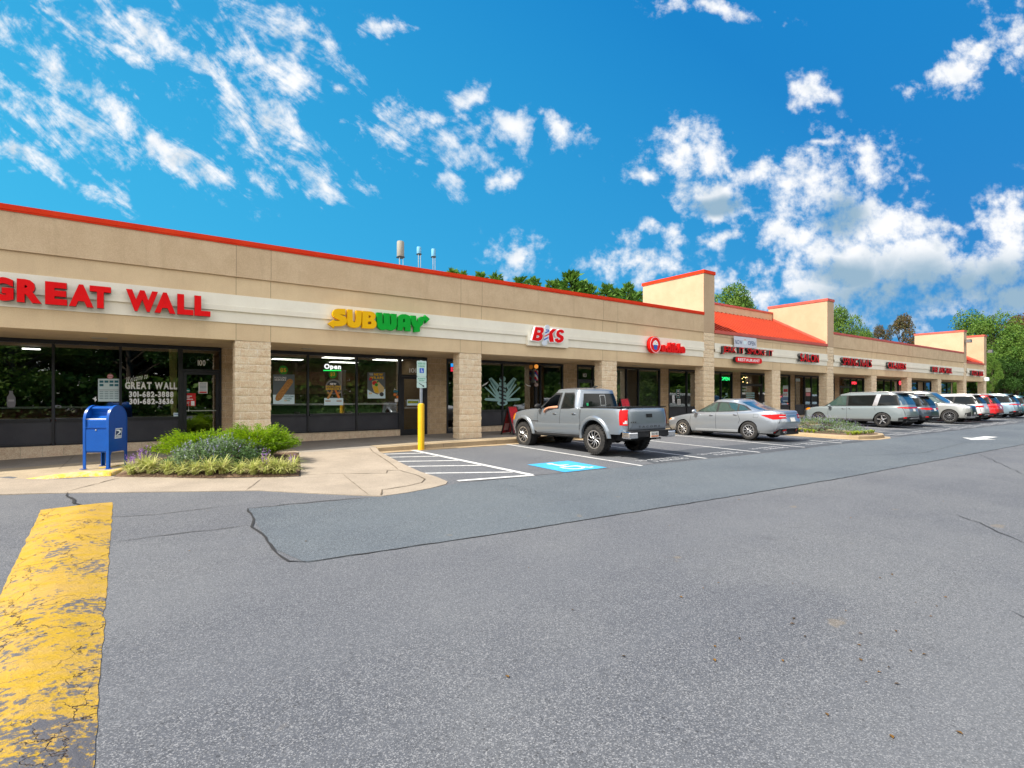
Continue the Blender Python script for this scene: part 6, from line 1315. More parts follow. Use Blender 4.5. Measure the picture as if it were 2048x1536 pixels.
# ---------------- minivan, SUVs
def suv(name, label, paint_, D, X_, Yc, out=False, gl=CARGL, group=None, cat='car'):
    L, W_, H, wb, fo = D['L'], D['W']/2, D['H'], D['wb'], D['fo']; ra = D.get('r', .37); xf = L/2; xr = -L/2; fa = xf - fo; rra = fa - wb; hb = D.get('belt', H*.60); hood = D.get('hood', H*.585)
    P = dict(front=[(.25, xf - .12), (.45, xf), (.7, xf - .01), (hood - .12, xf - .08), (hood, xf - .25)], rear=[(.3, xr + .10), (.5, xr), (.75, xr + .02), (hb, xr + .10), (hb + .1, xr + .15)],
      half=[(.25, W_ - .06), (.45, W_ - .01), (.7, W_), (hb - .1, W_ - .015), (hb + .05, W_ - .05)], top=[(xr - .1, hb + .05), (xr + .8, hb + .03), (fa - 1.0, hb - .01), (fa - .45, hb - .02), (fa + .1, hood), (xf - .35, hood - .07), (xf, hood - .20)],
      sill=D.get('sill', .30), arches=[(rra, ra, ra + .05), (fa, ra, ra + .05)], bump=(.36, .28), gc=.24, n=D.get('n', 6.5), rt=.06,
      g=dict(front=[(0, fa - .02), (.3, fa - .32), (.6, fa - .62), (.85, fa - .86), (1, fa - 1.05)], rear=[(0, xr + .10), (.3, xr + .16), (.6, xr + .28), (.85, xr + .40), (1, xr + .50)], half=[(0, W_ - .07), (.2, W_ - .095), (.5, W_ - .15), (.85, W_ - .22), (1, W_ - .27)],
        roof=[(xr, H - .07), (xr + .8, H - .01), (0, H), (fa - 1.2, H - .03), (fa, H - .10)], n=D.get('gn', 6)))
    c = Car(P); e = empty(name, (0,0,0), 0, label, cat, group); c.body(paint_, e)
    zt = H - .125; zb_ = hb + .045; dk = D.get('pillar')
    x0 = xr + .36; x3 = fa - .20; trim = [(x0, zb_ + .02), (x0 + .16, zt - .02), (x0 + .5, zt + .01), (fa - 1.12, zt), (fa - .95, zt - .04), (x3 - .05, zb_), (x0 + 1.2, zb_ - .01)]
    if dk: trim = trim
    c.patch(trim, 'gside', PLAS, 'window_trim', e, .004, both=True, step=.07)
    xa = rra + .35; xb = rra + .35 + (fa - rra) * .42
    c.patch([(x0 + .07, zb_ + .035), (x0 + .20, zt - .04), (xa - .1, zt - .025), (xa - .02, zb_ + .02)], 'gside', gl, 'rear_quarter_window', e, .008, both=True, step=.07)
    c.patch([(xa + .08, zb_ + .02), (xa + .0, zt - .025), (xb - .05, zt - .025), (xb - .05, zb_ + .02)], 'gside', gl, 'side_window', e, .008, both=True, step=.07)
    c.patch([(xb + .05, zb_ + .02), (xb + .05, zt - .025), (fa - 1.13, zt - .03), (fa - .98, zt - .06), (x3 - .14, zb_ + .02)], 'gside', D.get('fgl', gl), 'front_side_window', e, .008, both=True, step=.07)
    if dk: c.patch([(xa - .12, zb_ - .0), (xa - .26, zt + .02), (xa - .06, zt + .02), (xa + .10, zb_ - .0)], 'gside', ALLOY, 'bright_pillar', e, .012, both=True, step=.07)
    w0, w1 = W_ - .17, W_ - .26
    c.patch([(-w0, hb + .10), (w0, hb + .10), (w1, zt + .01), (-w1, zt + .01)], 'grear', CARGL if not D.get('rearsky') else pmat('sky_lit_glass', (.02, .05, .09), .02, spec=1, coat=1), 'rear_window', e, .006, step=.08)
    c.patch([(-w0 - .02, hb + .06), (w0 + .02, hb + .06), (w1, zt + .02), (-w1, zt + .02)], 'gfront', pmat('windscreen_glass', (.03, .045, .05), .02, spec=1, coat=1), 'windscreen', e, .006, step=.08)
    common(c, e, (paint_, D.get('hm', paint_), D.get('mm', paint_)), [(x, W_ - .005, ra, .225, ra - .105, D.get('ws', (5, .07, .0, 1, 0)), 0) for x in (rra, fa)], (fa - .62, hb + .0), [(xb + .16, hb - .09), (xb - .34 if D.get('slide') is None else xb - .18, hb - .085)])
    c.line([(fa - .52, .42), (fa - .50, .7), (fa - .55, hb - .04)], 'side', e); c.line([(xb, .36), (xb, hb - .02)], 'side', e); c.line([(xa - .05, ra*2 + .12), (xa + .0, hb - .02)], 'side', e)
    for sg in (1, -1):      # cladding / sills
        mb = MB(); mb.grid([[(x, sg*(c.sidey(x, .4) + d), z) for x in [rra + ra + .08 + i*(wb - 2*ra - .16)/8 for i in range(9)]] for z, d in ((.40, .003), (.37, .022), (.29, .016), (.27, -.03))]); mb.build('side_skirt', D.get('clad', PLAS), e, smooth=40)
    mb = MB(); mb.box(xr + .25, xr + .60, -W_ + .30, W_ - .30, H - .075, H - .045)
    sp_ = mb.build('roof_spoiler', D.get('sp', PLAS), e)
    if D.get('rails', True):
        for sg in (1, -1): mb = MB(); mb.tube([(xr + .75, sg*(W_ - .30), H - .03), (xr + .95, sg*(W_ - .30), H + .03), (fa - 1.5, sg*(W_ - .30), H + .02), (fa - 1.3, sg*(W_ - .30), H - .05)], .018, 8); mb.build('roof_rail', D.get('rm', STEEL), e, smooth=50)
    tz = hb - .03; th = D.get('tl', .10)
    for w_ in ('side', 'sideR'): c.patch([(xr + .06, tz - th), (xr + .42, tz - th*.45), (xr + .50, tz), (xr + .08, tz + .01)], w_, TAIL, 'tail_lamp', e, .010, step=.06)
    for sg in (1, -1): mb = MB(); yi = D.get('ti', .45); mb.grid([[(c.endx(f_*c.hw(z), z, False) - .011, sg*f_*c.hw(z), z) for f_ in [yi/W_ + (.93 - yi/W_)*i/8 for i in range(9)]] for z in (tz - th, tz - th*.66, tz - th*.33, tz)]); mb.build('tail_lamp', TAIL, e, smooth=60)
    c.patch([(-.17, .78), (.17, .78), (.17, .92), (-.17, .92)], 'rear', PLATE, 'licence_plate', e, .012)
    c.patch([(-W_ + .12, .36), (W_ - .12, .36), (W_ - .15, .52), (-W_ + .15, .52)], 'rear', D.get('clad', PLAS), 'rear_valance', e, .012); c.patch([(-W_ + .35, .40), (W_ - .35, .40), (W_ - .4, .46), (-W_ + .4, .46)], 'rear', ALLOY, 'skid_plate', e, .020)
    for w_ in ('side', 'sideR'): c.patch([(xr + .09, .36), (xr + .45, .33), (xr + .42, .46), (xr + .09, .52)], w_, D.get('clad', PLAS), 'lower_cladding', e, .010); c.patch([(xr + .10, .44), (xr + .22, .44), (xr + .20, .50), (xr + .10, .50)], w_, TAIL, 'reflector', e, .016)
    c.line([(-W_ + .16, .60), (-W_ + .14, hb - .02)], 'rear', e); c.line([(-W_ + .16, .58), (W_ - .16, .58)], 'rear', e, both=False)
    hz = hood - .12
    for w_ in ('side', 'sideR'): c.patch([(xf - .50, hz - .02), (xf - .18, hz - .10), (xf - .12, hz - .01), (xf - .45, hz + .06)], w_, D.get('hl', LENS), 'headlamp', e, .008, step=.06)
    for sg in (1, -1): mb = MB(); mb.grid([[(c.endx(f_*c.hw(z), z, True) + .010, sg*f_*c.hw(z), z) for f_ in (.55, .65, .75, .85, .93)] for z in (hz - .14, hz - .08, hz - .02)]); mb.build('headlamp', LENS, e, smooth=60)
    if D.get('grille'):
        c.patch([(-.30, .95), (.30, .95), (.22, .74), (.48, .40), (-.48, .40), (-.22, .74)], 'front', DARKA, 'grille', e, .014); c.patch([(-.36, 1.0), (.36, 1.0), (.27, .74), (.56, .36), (-.56, .36), (-.27, .74)], 'front', CHRM, 'grille_surround', e, .012, holes=[[(-.30, .95), (.30, .95), (.22, .74), (.48, .40), (-.48, .40), (-.22, .74)]])
        c.patch([(.55, .40), (.85, .40), (.85, .60), (.62, .66)], 'front', DARKA, 'lower_intake', e, .012, both=True); c.patch([(-.17, .50), (.17, .50), (.17, .62), (-.17, .62)], 'front', PLATE, 'licence_plate', e, .03)
    else: c.patch([(-.55, .42), (.55, .42), (.6, .72), (-.6, .72)], 'front', PLAS, 'grille', e, .008)
    place(e, X_, Yc, out); return e
VG = paint('pale_grey_paint', (.155, .185, .20), .0, .30); DK = paint('dark_blue_grey_metallic', (.045, .065, .09), .5, .3); GXS = paint('silver_beige_metallic', (.42, .43, .42), .55, .3); WH = paint('pearl_white', (.52, .53, .55), 0, .3); RDP = paint('bright_red_paint', (.55, .010, .015), .2, .3); LB = paint('pale_blue_silver', (.25, .36, .44), .5, .3); BL = paint('deep_blue_paint', (.015, .08, .28), .3, .3)
suv('minivan', 'long pale grey minivan parked nose-in, right of the planter island', VG, dict(L=5.15, W=1.99, H=1.76, wb=3.09, fo=.95, belt=1.03, hood=1.05, r=.355, pillar=1, slide=1, ti=.0, tl=.07, hl=AMB, ws=(5, .085, .0, 1, 0), rearsky=1, fgl=CARGL2, hm=CHRM), 31.95, 12.36)
suv('suv', 'dark blue grey crossover showing only its rear beyond the minivan', DK, dict(L=4.7, W=1.86, H=1.62, wb=2.75, fo=.9, ti=.3), 34.5, 12.0)
suv('suv', 'large silver four wheel drive backed in with its chrome grille facing out', GXS, dict(L=4.88, W=1.885, H=1.885, wb=2.79, fo=.92, belt=1.13, hood=1.13, r=.39, grille=1, ws=(12, .018, .0, 1, 2), fgl=CARGL2, clad=GXS, rm=STEEL, n=7, gn=8), 39.75, 11.75, True)
suv('suv', 'white crossover parked nose-in behind the silver four wheel drive', WH, dict(L=4.8, W=1.9, H=1.70, wb=2.8, fo=.9, ti=.5), 42.6, 11.75)
suv('suv', 'bright red crossover parked nose-in between white and pale blue ones', RDP, dict(L=4.6, W=1.85, H=1.66, wb=2.7, fo=.88, ti=.35, tl=.14, clad=PLAS), 45.3, 11.55)
suv('suv', 'pale blue silver crossover nearest the far end of the parked row', LB, dict(L=4.95, W=1.93, H=1.73, wb=2.85, fo=.95, ti=.1, tl=.08, ws=(10, .035, .0, 1, 2)), 52.1, 12.1)
suv('suv', 'dark teal crossover just beyond the pale blue one', paint('dark_teal_metallic', (.03, .10, .13), .5, .3), dict(L=4.6, W=1.85, H=1.6, wb=2.7, fo=.9), 54.9, 11.7)
# ================================================================== PEOPLE (driver)
SKIN = mottled('skin', (.52, .24, .14), (.56, .28, .17), 12, .55, 80, .08, .05)
def skinned(name, joints, bones, mat, parent, root=0, sub=2):
    me = bpy.data.meshes.new(name); me.from_pydata([j[:3] for j in joints], bones, []); me.materials.append(mat)
    o = link_mesh(me, name, parent); sk = o.modifiers.new('skin', 'SKIN'); sk.use_smooth_shade = True
    for i, j in enumerate(joints):
        r_ = j[3]; me.skin_vertices[0].data[i].radius = (r_, r_) if not isinstance(r_, tuple) else r_
        me.skin_vertices[0].data[i].use_root = (i == root)
    sb = o.modifiers.new('sub', 'SUBSURF'); sb.levels = sub; sb.render_levels = sub; return o
# local axes of the truck: +x forward, +y its left side
drv = empty('person', (0,0,0), 0, 'driver resting a bare forearm out of the pickup window', 'person')
J = [(-.05, .38, 1.02, .15), (-.06, .38, 1.22, .15), (-.05, .38, 1.37, .13), (-.03, .38, 1.45, .055), (-.02, .38, 1.53, (.085, .075)), (.0, .38, 1.61, (.085, .075)), (.0, .38, 1.68, (.06, .055)),
     (-.04, .56, 1.38, .065), (.08, .80, 1.27, .048), (.22, .875, 1.272, .043), (.40, .915, 1.262, .036), (.52, .93, 1.25, .027), (.575, .935, 1.235, .032), (.62, .945, 1.205, .028)]
B = [(0,1),(1,2),(2,3),(3,4),(4,5),(5,6),(2,7),(7,8),(8,9),(9,10),(10,11),(11,12),(12,13)]
k = len(J)
for i, (dy, ln) in enumerate(((-.030, .075), (-.010, .085), (.011, .08), (.030, .065))):
    J += [(.645, .945 + dy, 1.18, .0115), (.665, .95 + dy, 1.18 - ln*.5, .0105), (.66, .952 + dy, 1.18 - ln, .009)]; B += [(13, k), (k, k+1), (k+1, k+2)]; k += 3
J += [(.57, .90, 1.205, .012), (.60, .892, 1.175, .0105), (.615, .895, 1.15, .009)]; B += [(12, k), (k, k+1), (k+1, k+2)]
J += [(.03, .40 - .02, 1.60, .02)]
skinned('body', J[:-1], B, SKIN, drv, 1)
SH = pmat('dark_shirt', (.02, .03, .04), .9)
skinned('shirt', [(-.05, .38, 1.0, .165), (-.06, .38, 1.22, .168), (-.05, .38, 1.38, .145), (-.04, .56, 1.385, .08), (.04, .72, 1.31, .068)], [(0,1),(1,2),(2,3),(3,4)], SH, drv, 1)
mb = MB(); mb.lathe([(.10*math.sin(R(a)), 1.60 + .13*math.cos(R(a))) for a in range(0, 101, 12)], 14, lambda x, y, h: (x - .015, .38 + y*.9, h)); mb.build('hair', pmat('dark_hair', (.02, .012, .008), .8), drv, smooth=60)
drv.location = truck.location; drv.rotation_euler = truck.rotation_euler

# ================================================================== PLANTS
def leafmat(name, c1, c2, c3=None, rough=.6, trans=.25):
    m_ = pmat(name, c1, rough, spec=.25); N, b = nodes(m_); g = N.node('ShaderNodeNewGeometry'); r_ = g.outputs['Random Per Island']
    oc = ocoord(N); cl = N.ramp(N.noise(oc, 1.1, 3, .6), .35, .65)
    c = N.mix(r_, (*c1, 1), (*c2, 1))
    if c3: c = N.mix(N.m('MULTIPLY', cl, .7), c, (*c3, 1))
    N.put(b.inputs['Base Color'], c)
    tl = N.node('ShaderNodeBsdfTranslucent'); N.put(tl.inputs[0], c); mx = N.node('ShaderNodeMixShader'); mx.inputs[0].default_value = trans
    out = [n for n in N.n if n.type == 'OUTPUT_MATERIAL'][0]; N.l.new(b.outputs[0], mx.inputs[1]); N.l.new(tl.outputs[0], mx.inputs[2]); N.l.new(mx.outputs[0], out.inputs[0]); return m_
def leaves(mb, pts, size, rnd, asp=.55, dirs=None, spread=.8):
    for i, p in enumerate(pts):
        d = Vector((rnd.gauss(0, 1), rnd.gauss(0, 1), rnd.gauss(0, .7)))
        if dirs: d = dirs[i] + d * spread * .5
        d.normalize(); s_ = size * rnd.uniform(.6, 1.35); q = d.cross(Vector((rnd.gauss(0,1), rnd.gauss(0,1), rnd.gauss(0,1)))).normalized() * s_ * asp * .5; d = d * s_; P_ = Vector(p)
        mb.add([P_, P_ + d*.5 + q, P_ + d, P_ + d*.5 - q], [(0,1,2,3)])
BARK = mottled('bark', (.06, .045, .032), (.10, .08, .06), 6, .95, 40, .3, .8, stretch=(1,1,.3))
def broadleaf(name, label, seed, H, rx, mat, n=5200, trunk_h=.3, leaf=.28, cat='tree', group=None, loc=(0,0,0), sparse=False):
    rnd = random.Random(seed); e = empty(name, loc, 0, label, cat, group); mb = MB()
    mb.tube([(0,0,-.3), (.05,0,H*trunk_h*.5), (0,.05,H*trunk_h), (.1,0,H*.65), (0,0,H*.85)], [H*.028, H*.024, H*.02, H*.012, H*.005], 8)
    cl = []
    for k in range(26 if not sparse else 16):
        a = rnd.uniform(0, 2*math.pi); t = rnd.uniform(0, 1); z = H*(trunk_h + .08 + (1 - trunk_h - .12)*t); rr_ = rx*math.sin(math.pi*min(1, .18 + .78*t))**.7 * rnd.uniform(.45, .88)
        p = Vector((rr_*math.cos(a), rr_*math.sin(a), z)); cl.append((p, rx*rnd.uniform(.26, .46)*(.8 if sparse else 1))); s_ = Vector((0, 0, max(H*trunk_h*.8, z - rr_*.8)))
        mb.tube([s_, (s_ + p)/2 + Vector((0,0,.1*H*.2)), p], [H*.008, H*.005, H*.002], 5, cap=False)
    mb.build('trunk', BARK, e, smooth=60); pts = []; tot = sum(r_**2 for _, r_ in cl)
    for p, r_ in cl:
        for j in range(int(n * r_**2 / tot)):
            d = Vector((rnd.gauss(0,1), rnd.gauss(0,1), rnd.gauss(0,1))).normalized(); q = p + Vector((d.x, d.y, d.z*.75)) * r_ * rnd.uniform(.35, 1) ** .5 * (1 + .25*mnoise.noise(d*2.3 + p)); pts.append(q)
    mb = MB(); leaves(mb, pts, leaf, rnd, .7); mb.build('crown', mat, e); return e
def conifer(name, label, seed, H, rx, mat, group=None, loc=(0,0,0), n=4200, leaf=.34):
    rnd = random.Random(seed); e = empty(name, loc, 0, label, 'tree', group); mb = MB(); mb.tube([(0,0,-.3), (0,0,H*.5), (.03,0,H*.97)], [H*.022, H*.014, H*.003], 8); pts = []; dirs = []
    nb = 90
    for k in range(nb):
        t = (k / nb) ** .85; z = H*(.06 + .92*t); L = rx*(1 - t)**.75 * rnd.uniform(.65, 1.15) + .12; a = k*2.4 + rnd.uniform(-.3, .3); up = .35 + .5*t
        d = Vector((math.cos(a), math.sin(a), up)).normalized(); b0 = Vector((0, 0, z)); mb.tube([b0, b0 + d*L*.9], [H*.004, H*.001], 4, cap=False)
        m_ = int(n / nb * (.5 + 1.1*(1 - t)))
        for j in range(m_):
            u = rnd.uniform(.15, 1) ** .7; w = .22*L*(1.15 - u) + .05; p = b0 + d*L*u + Vector((rnd.gauss(0, w), rnd.gauss(0, w), rnd.gauss(0, w*.6))); pts.append(p); dirs.append((d + Vector((0,0,.5))).normalized())
    mb.build('trunk', BARK, e, smooth=60); mb = MB(); leaves(mb, pts, leaf, rnd, .34, dirs, .9); mb.build('crown', mat, e); return e
CEDAR = leafmat('cedar_foliage', (.035, .11, .010), (.09, .20, .02), (.12, .22, .03)); GREENT = leafmat('broad_green_foliage', (.045, .115, .016), (.095, .195, .025), (.15, .235, .035)); DKGT = leafmat('dark_green_foliage', (.015, .05, .008), (.04, .10, .015), (.05, .12, .02)); RUST = leafmat('rusty_autumn_foliage', (.14, .05, .015), (.10, .10, .02), (.20, .08, .02)); BROWNT = leafmat('sparse_bronze_foliage', (.13, .07, .03), (.07, .09, .03))
# cedars beyond the roof: (px of the tip, py of the tip, distance plane)
cd_ = [(905,530,44,.9),(925,535,46,.8),(962,536,45,.9),(992,541,44,1.0),(1040,546,46,1.2),(1065,548,44,1.0),(1105,553,44,1.1),(1122,556,47,1.0),(1142,536,45,1.5),(1160,556,46,1.4),(1178,562,44,1.3),(1215,562,45,1.2),(1232,570,47,1.2),(1255,560,45,1.0),(1272,576,46,1.3)]
cb = [conifer('cedar_tree', 'slender cedar, the leftmost tip over the roof', 3, 10, 2.1, CEDAR, 'cedars behind the mall'), conifer('cedar_tree', 'cedar showing a ragged tip over the parapet', 8, 10, 2.5, CEDAR, 'cedars behind the mall')]
plc = ['slender cedar leftmost behind the roof', 'second cedar tip from the left behind the roof', 'small lone cedar tip third from the left', 'cedar tip over the parapet above the barber sign', 'wide cedar left of the tallest one', 'cedar just right of the wide one', 'cedar close on the left of the tallest cedar', 'cedar tucked behind the tallest one', 'tallest cedar behind the roof, above the fruit shop sign', 'bushy cedar on the right flank of the tallest', 'low bushy cedar right of the tallest', 'separate cedar in the gap left of the first tower', 'smaller cedar behind the separate one', 'narrow pointed cedar left of the first tower', 'cedar half hidden by the first tower']
for i, (px_, py_, Yd, w_) in enumerate(cd_):
    o = cb[i % 2] if i < 2 else copy_tree(cb[i % 2]); o['label'] = plc[i]
    x = fx(px_, Yd); zt = fz(px_, py_, Yd); g0 = -1.7; s_ = (zt - g0) / 10.3; o.location = (x, Yd, g0); o.scale = (s_*w_*1.05, s_*w_*1.05, s_); o.rotation_euler.z = i*1.3
def atray(px_, py_, X_):
    t = (px_ - 1024)/1045; s_ = X_/(CF + SF*t); return (s_*(SF - CF*t), (793 - py_)*s_/1045)
bl = [broadleaf('broadleaf_tree', 'x', 11, 10, 3.6, GREENT, 15000, .22, .18), broadleaf('broadleaf_tree', 'x', 12, 10, 4.2, GREENT, 17000, .16, .19), broadleaf('broadleaf_tree', 'x', 14, 10, 3.6, DKGT, 14000, .22, .18), broadleaf('bronze_tree', 'x', 15, 10, 3.4, BROWNT, 7500, .3, .18, sparse=True), broadleaf('autumn_tree', 'x', 16, 10, 3.6, RUST, 13000, .2, .19)]
used = [0]*5
def tree(kind, px_, py_, X_, w_, label, rot=0, group='trees beyond the mall'):
    o = bl[kind] if not used[kind] else copy_tree(bl[kind]); used[kind] = 1; Yt, zt = atray(px_, py_, X_); g0 = -1.8; s_ = (zt - g0)/10; o.location = (X_, Yt, g0); o.scale = (s_*w_, s_*w_, s_); o.rotation_euler.z = rot; o['label'] = label; o['group'] = group; return o
tree(0, 1462, 578, 62, .75, 'green tree above the red roof between the first two towers')
tree(2, 1432, 606, 60, .55, 'dark green tree close beside the first tower'); tree(0, 1492, 600, 66, .6, 'lower green tree right of the one between the towers', 1)
tree(0, 1688, 622, 70, .6, 'leafy tree just right of the second tower', 2); tree(2, 1715, 645, 74, .5, 'darker tree right of the leafy one past the second tower', 1); tree(0, 1735, 668, 70, .6, 'low tree over the far parapet', 3)
tree(3, 1798, 636, 80, .65, 'thin bronze tree with open twigs above the far parapet'); tree(3, 1762, 656, 84, .5, 'smaller thin bronze tree to the left of its twin', 2); tree(4, 1822, 672, 88, .5, 'low rusty tree against the third tower', 1)
tree(1, 1945, 632, 88, .8, 'broad bright green tree behind the last tower'); tree(1, 1990, 636, 84, .8, 'big bright green tree right of the last tower', 1.3); tree(0, 2035, 655, 82, .9, 'big green tree at the right edge of view', .5); tree(4, 2030, 630, 104, .8, 'tall rusty orange tree behind the green ones at far right', 2)
tree(2, 1960, 690, 86, .75, 'dark tree under the bright crowns', 1); tree(2, 2010, 700, 80, .8, 'dark low tree behind the parked cars at right', 2); tree(0, 1985, 715, 78, .5, 'small bright tree by the end of the mall', 1.2); tree(1, 2070, 660, 84, .9, 'green tree cut by the right edge', 3); tree(2, 1935, 715, 92, .6, 'dark low tree seen through the end arcade', .4); tree(2, 2045, 720, 90, .8, 'dark undergrowth tree at the right edge', .9)
tree(0, 1915, 730, 84, .5, 'green tree seen between the last columns', 2)
UND = leafmat('hedge_foliage', (.02, .06, .008), (.05, .12, .015), (.03, .05, .015))
rnd = random.Random(77); mb = MB(); pts = [(95 + rnd.gauss(0, 3) , rnd.uniform(-8, 60), -1.7 + abs(rnd.gauss(0, 1.6))) for _ in range(9000)]; leaves(mb, pts, .5, rnd, .7); tag(mb.build('undergrowth', UND), 'mass of dark undergrowth along the far edge of the lot', 'undergrowth', kind='stuff')
# the tree belt across the road behind the viewer, seen in the shop glass
for i, (x, y, s_, kd) in enumerate(((-34,-30,1.5,1),(-25,-27,1.3,2),(-17,-30,1.55,0),(-9,-26,1.3,1),(-1,-30,1.6,2),(7,-26,1.2,0),(15,-31,1.5,1),(24,-27,1.35,2),(33,-30,1.5,0),(43,-28,1.3,1),(54,-31,1.5,2),(66,-28,1.4,0),(-44,-24,1.5,0),(80,-30,1.5,1),(-21,-36,1.8,2),(3,-37,1.8,1),(20,-38,1.8,0),(-30,-38,1.9,0),(-12,-38,1.8,1),(36,-38,1.8,2),(52,-38,1.9,0),(95,-29,1.5,1),(110,-32,1.6,0),(126,-29,1.6,2),(142,-32,1.7,1),(160,-30,1.7,0),(180,-33,1.8,1),(200,-31,1.8,0))):
    o = copy_tree(bl[kd]); o.location = (x, y, -1.9); o.scale = (s_*1.15, s_*1.15, s_*.85); o.rotation_euler.z = i; o['label'] = 'roadside tree behind the viewer, mirrored in the shop glass'; o['group'] = 'roadside trees behind the viewer'
rnd = random.Random(9); mb = MB(); pts = [(rnd.uniform(-60, 210), -25 + rnd.gauss(0, 1.2), -1.7 + 3.6*rnd.uniform(0, 1)**1.3) for _ in range(26000)]; leaves(mb, pts, .55, rnd, .7); tag(mb.build('roadside_thicket', GREENT), 'tall thicket along the road behind the viewer', 'thicket', kind='stuff')
rnd = random.Random(19); mb = MB(); pts = [(rnd.uniform(-80, 230), -41 + rnd.gauss(0, 1.6), -1.7 + 11.5*rnd.uniform(0, 1)**.9) for _ in range(34000)]; leaves(mb, pts, 1.4, rnd, .8); tag(mb.build('distant_wood', UND), 'dark wood behind the viewer', 'wood', kind='stuff')
mb = MB(); pts = [(rnd.uniform(-50, 90), -22 + rnd.gauss(0, .5), -1.7 + rnd.uniform(0, .9)) for _ in range(3000)]; leaves(mb, pts, .35, rnd, .7); tag(mb.build('roadside_hedge', UND), 'low hedge along the road behind the viewer', 'hedge', kind='stuff')
GRASS = mottled('verge_grass', (.06, .09, .02), (.10, .10, .04), 2, 1, 40, .4, .3)
sheet('grass_verge', [(-80, -60), (130, -60), (130, -21), (-80, -21)], zgf, GRASS, .01)
sheet('grass_verge', [(78, -10), (130, -10), (130, 60), (70, 60), (70, 18), (78, 16)], lambda x, y: -1.58, GRASS, .0)

# ---- the bed in front of the first shop
JUN = leafmat('juniper_sprays', (.16, .34, .006), (.36, .48, .012), (.08, .19, .004), trans=.4); LAV = leafmat('grey_green_leaves', (.12, .20, .085), (.21, .28, .15), (.07, .16, .035)); LIR = leafmat('variegated_blades', (.66, .62, .28), (.36, .44, .09), trans=.35); PUR = leafmat('purple_flower_spikes', (.26, .12, .42), (.36, .20, .50)); MAU = leafmat('mauve_blossom', (.26, .25, .45), (.36, .34, .5))
def juniper(name, label, loc, rx, ry, h, seed, nb=150):
    rnd = random.Random(seed); e = empty(name, loc, 0, label, 'shrub', 'bright green junipers in the bed'); st = MB(); pts = []; dirs = []
    for k in range(nb):
        a = rnd.uniform(0, 2*math.pi); el = rnd.uniform(.0, 1) ** 1.2; L = rnd.uniform(.72, 1.03)
        tip = Vector((rx*math.cos(a)*L*(1 - .55*el), ry*math.sin(a)*L*(1 - .55*el), h*(.34 + .66*el**.7)*L)); mid = Vector((tip.x*.45, tip.y*.45, tip.z*.72 + .03)); b0 = Vector((rnd.gauss(0, .04), rnd.gauss(0, .04), .0))
        if k % 3 == 0: st.tube([b0, mid, tip], [.012, .008, .003], 5, cap=False)
        for j in range(105):
            u = rnd.uniform(.25, 1.0); p = (b0*(1-u)**2 + mid*2*u*(1-u) + tip*u*u); d = (tip - mid).normalized(); side_ = d.cross(Vector((0,0,1))).normalized(); v = rnd.uniform(-1, 1)
            w = .10*(1.15 - u) + .02; p = p + side_*v*w + Vector((0, 0, rnd.gauss(0, .03))); pts.append(p); dirs.append((d + side_*v*.8 + Vector((0,0,.25))).normalized())
    st.build('stems', BARK, e); mb = MB(); leaves(mb, pts, .052, rnd, .26, dirs, .7); mb.build('foliage', JUN, e); return e
zb2 = lambda x, y: zbed(x, y)
juniper('juniper_shrub', 'spreading bright green juniper at the right end of the bed', (2.12, 12.9, zb2(2.12, 12.9)), .96, .9, .76, 1, 420)
juniper('juniper_shrub', 'lower bright green juniper reaching left behind the grey shrub', (1.15, 13.6, zb2(1.15, 13.6)), 1.18, .85, .62, 2, 340)
def soft_shrub(name, label, loc, rx, ry, h, seed, n=5200, flowers=170, cat='shrub'):
    rnd = random.Random(seed); e = empty(name, loc, 0, label, cat); pts = []; st = MB(); fl = []
    for k in range(60):
        a = rnd.uniform(0, 2*math.pi); L = rnd.uniform(.5, 1); tip = Vector((rx*math.cos(a)*L, ry*math.sin(a)*L, h*(1.05 - .55*L*L)*rnd.uniform(.85, 1.1))); st.tube([(0,0,0), tip*.5 + Vector((0,0,.06)), tip], [.008, .006, .002], 4, cap=False)
    for k in range(n):
        d = Vector((rnd.gauss(0,1), rnd.gauss(0,1), abs(rnd.gauss(0,1)))).normalized(); f = rnd.uniform(.55, 1)**.6 * (1 + .22*mnoise.noise(d*3 + Vector((seed,0,0)))); p = Vector((d.x*rx*f, d.y*ry*f, d.z*h*f)); pts.append(p)
        if k < flowers and d.z > .35: fl.append(p * 1.08)
    st.build('stems', BARK, e); mb = MB(); leaves(mb, pts, .052, rnd, .42); mb.build('foliage', LAV, e)
    mb = MB()
    for p in fl: leaves(mb, [p + Vector((rnd.gauss(0, .008), rnd.gauss(0, .008), j*.012)) for j in range(6)], .02, rnd, .8)
    mb.build('blossom', MAU, e); return e
soft_shrub('lavender_shrub', 'mounded grey green flowering shrub in the middle of the bed', (1.32, 12.35, zb2(1.32, 12.35)), .98, .60, .55, 5, 9500, 380)
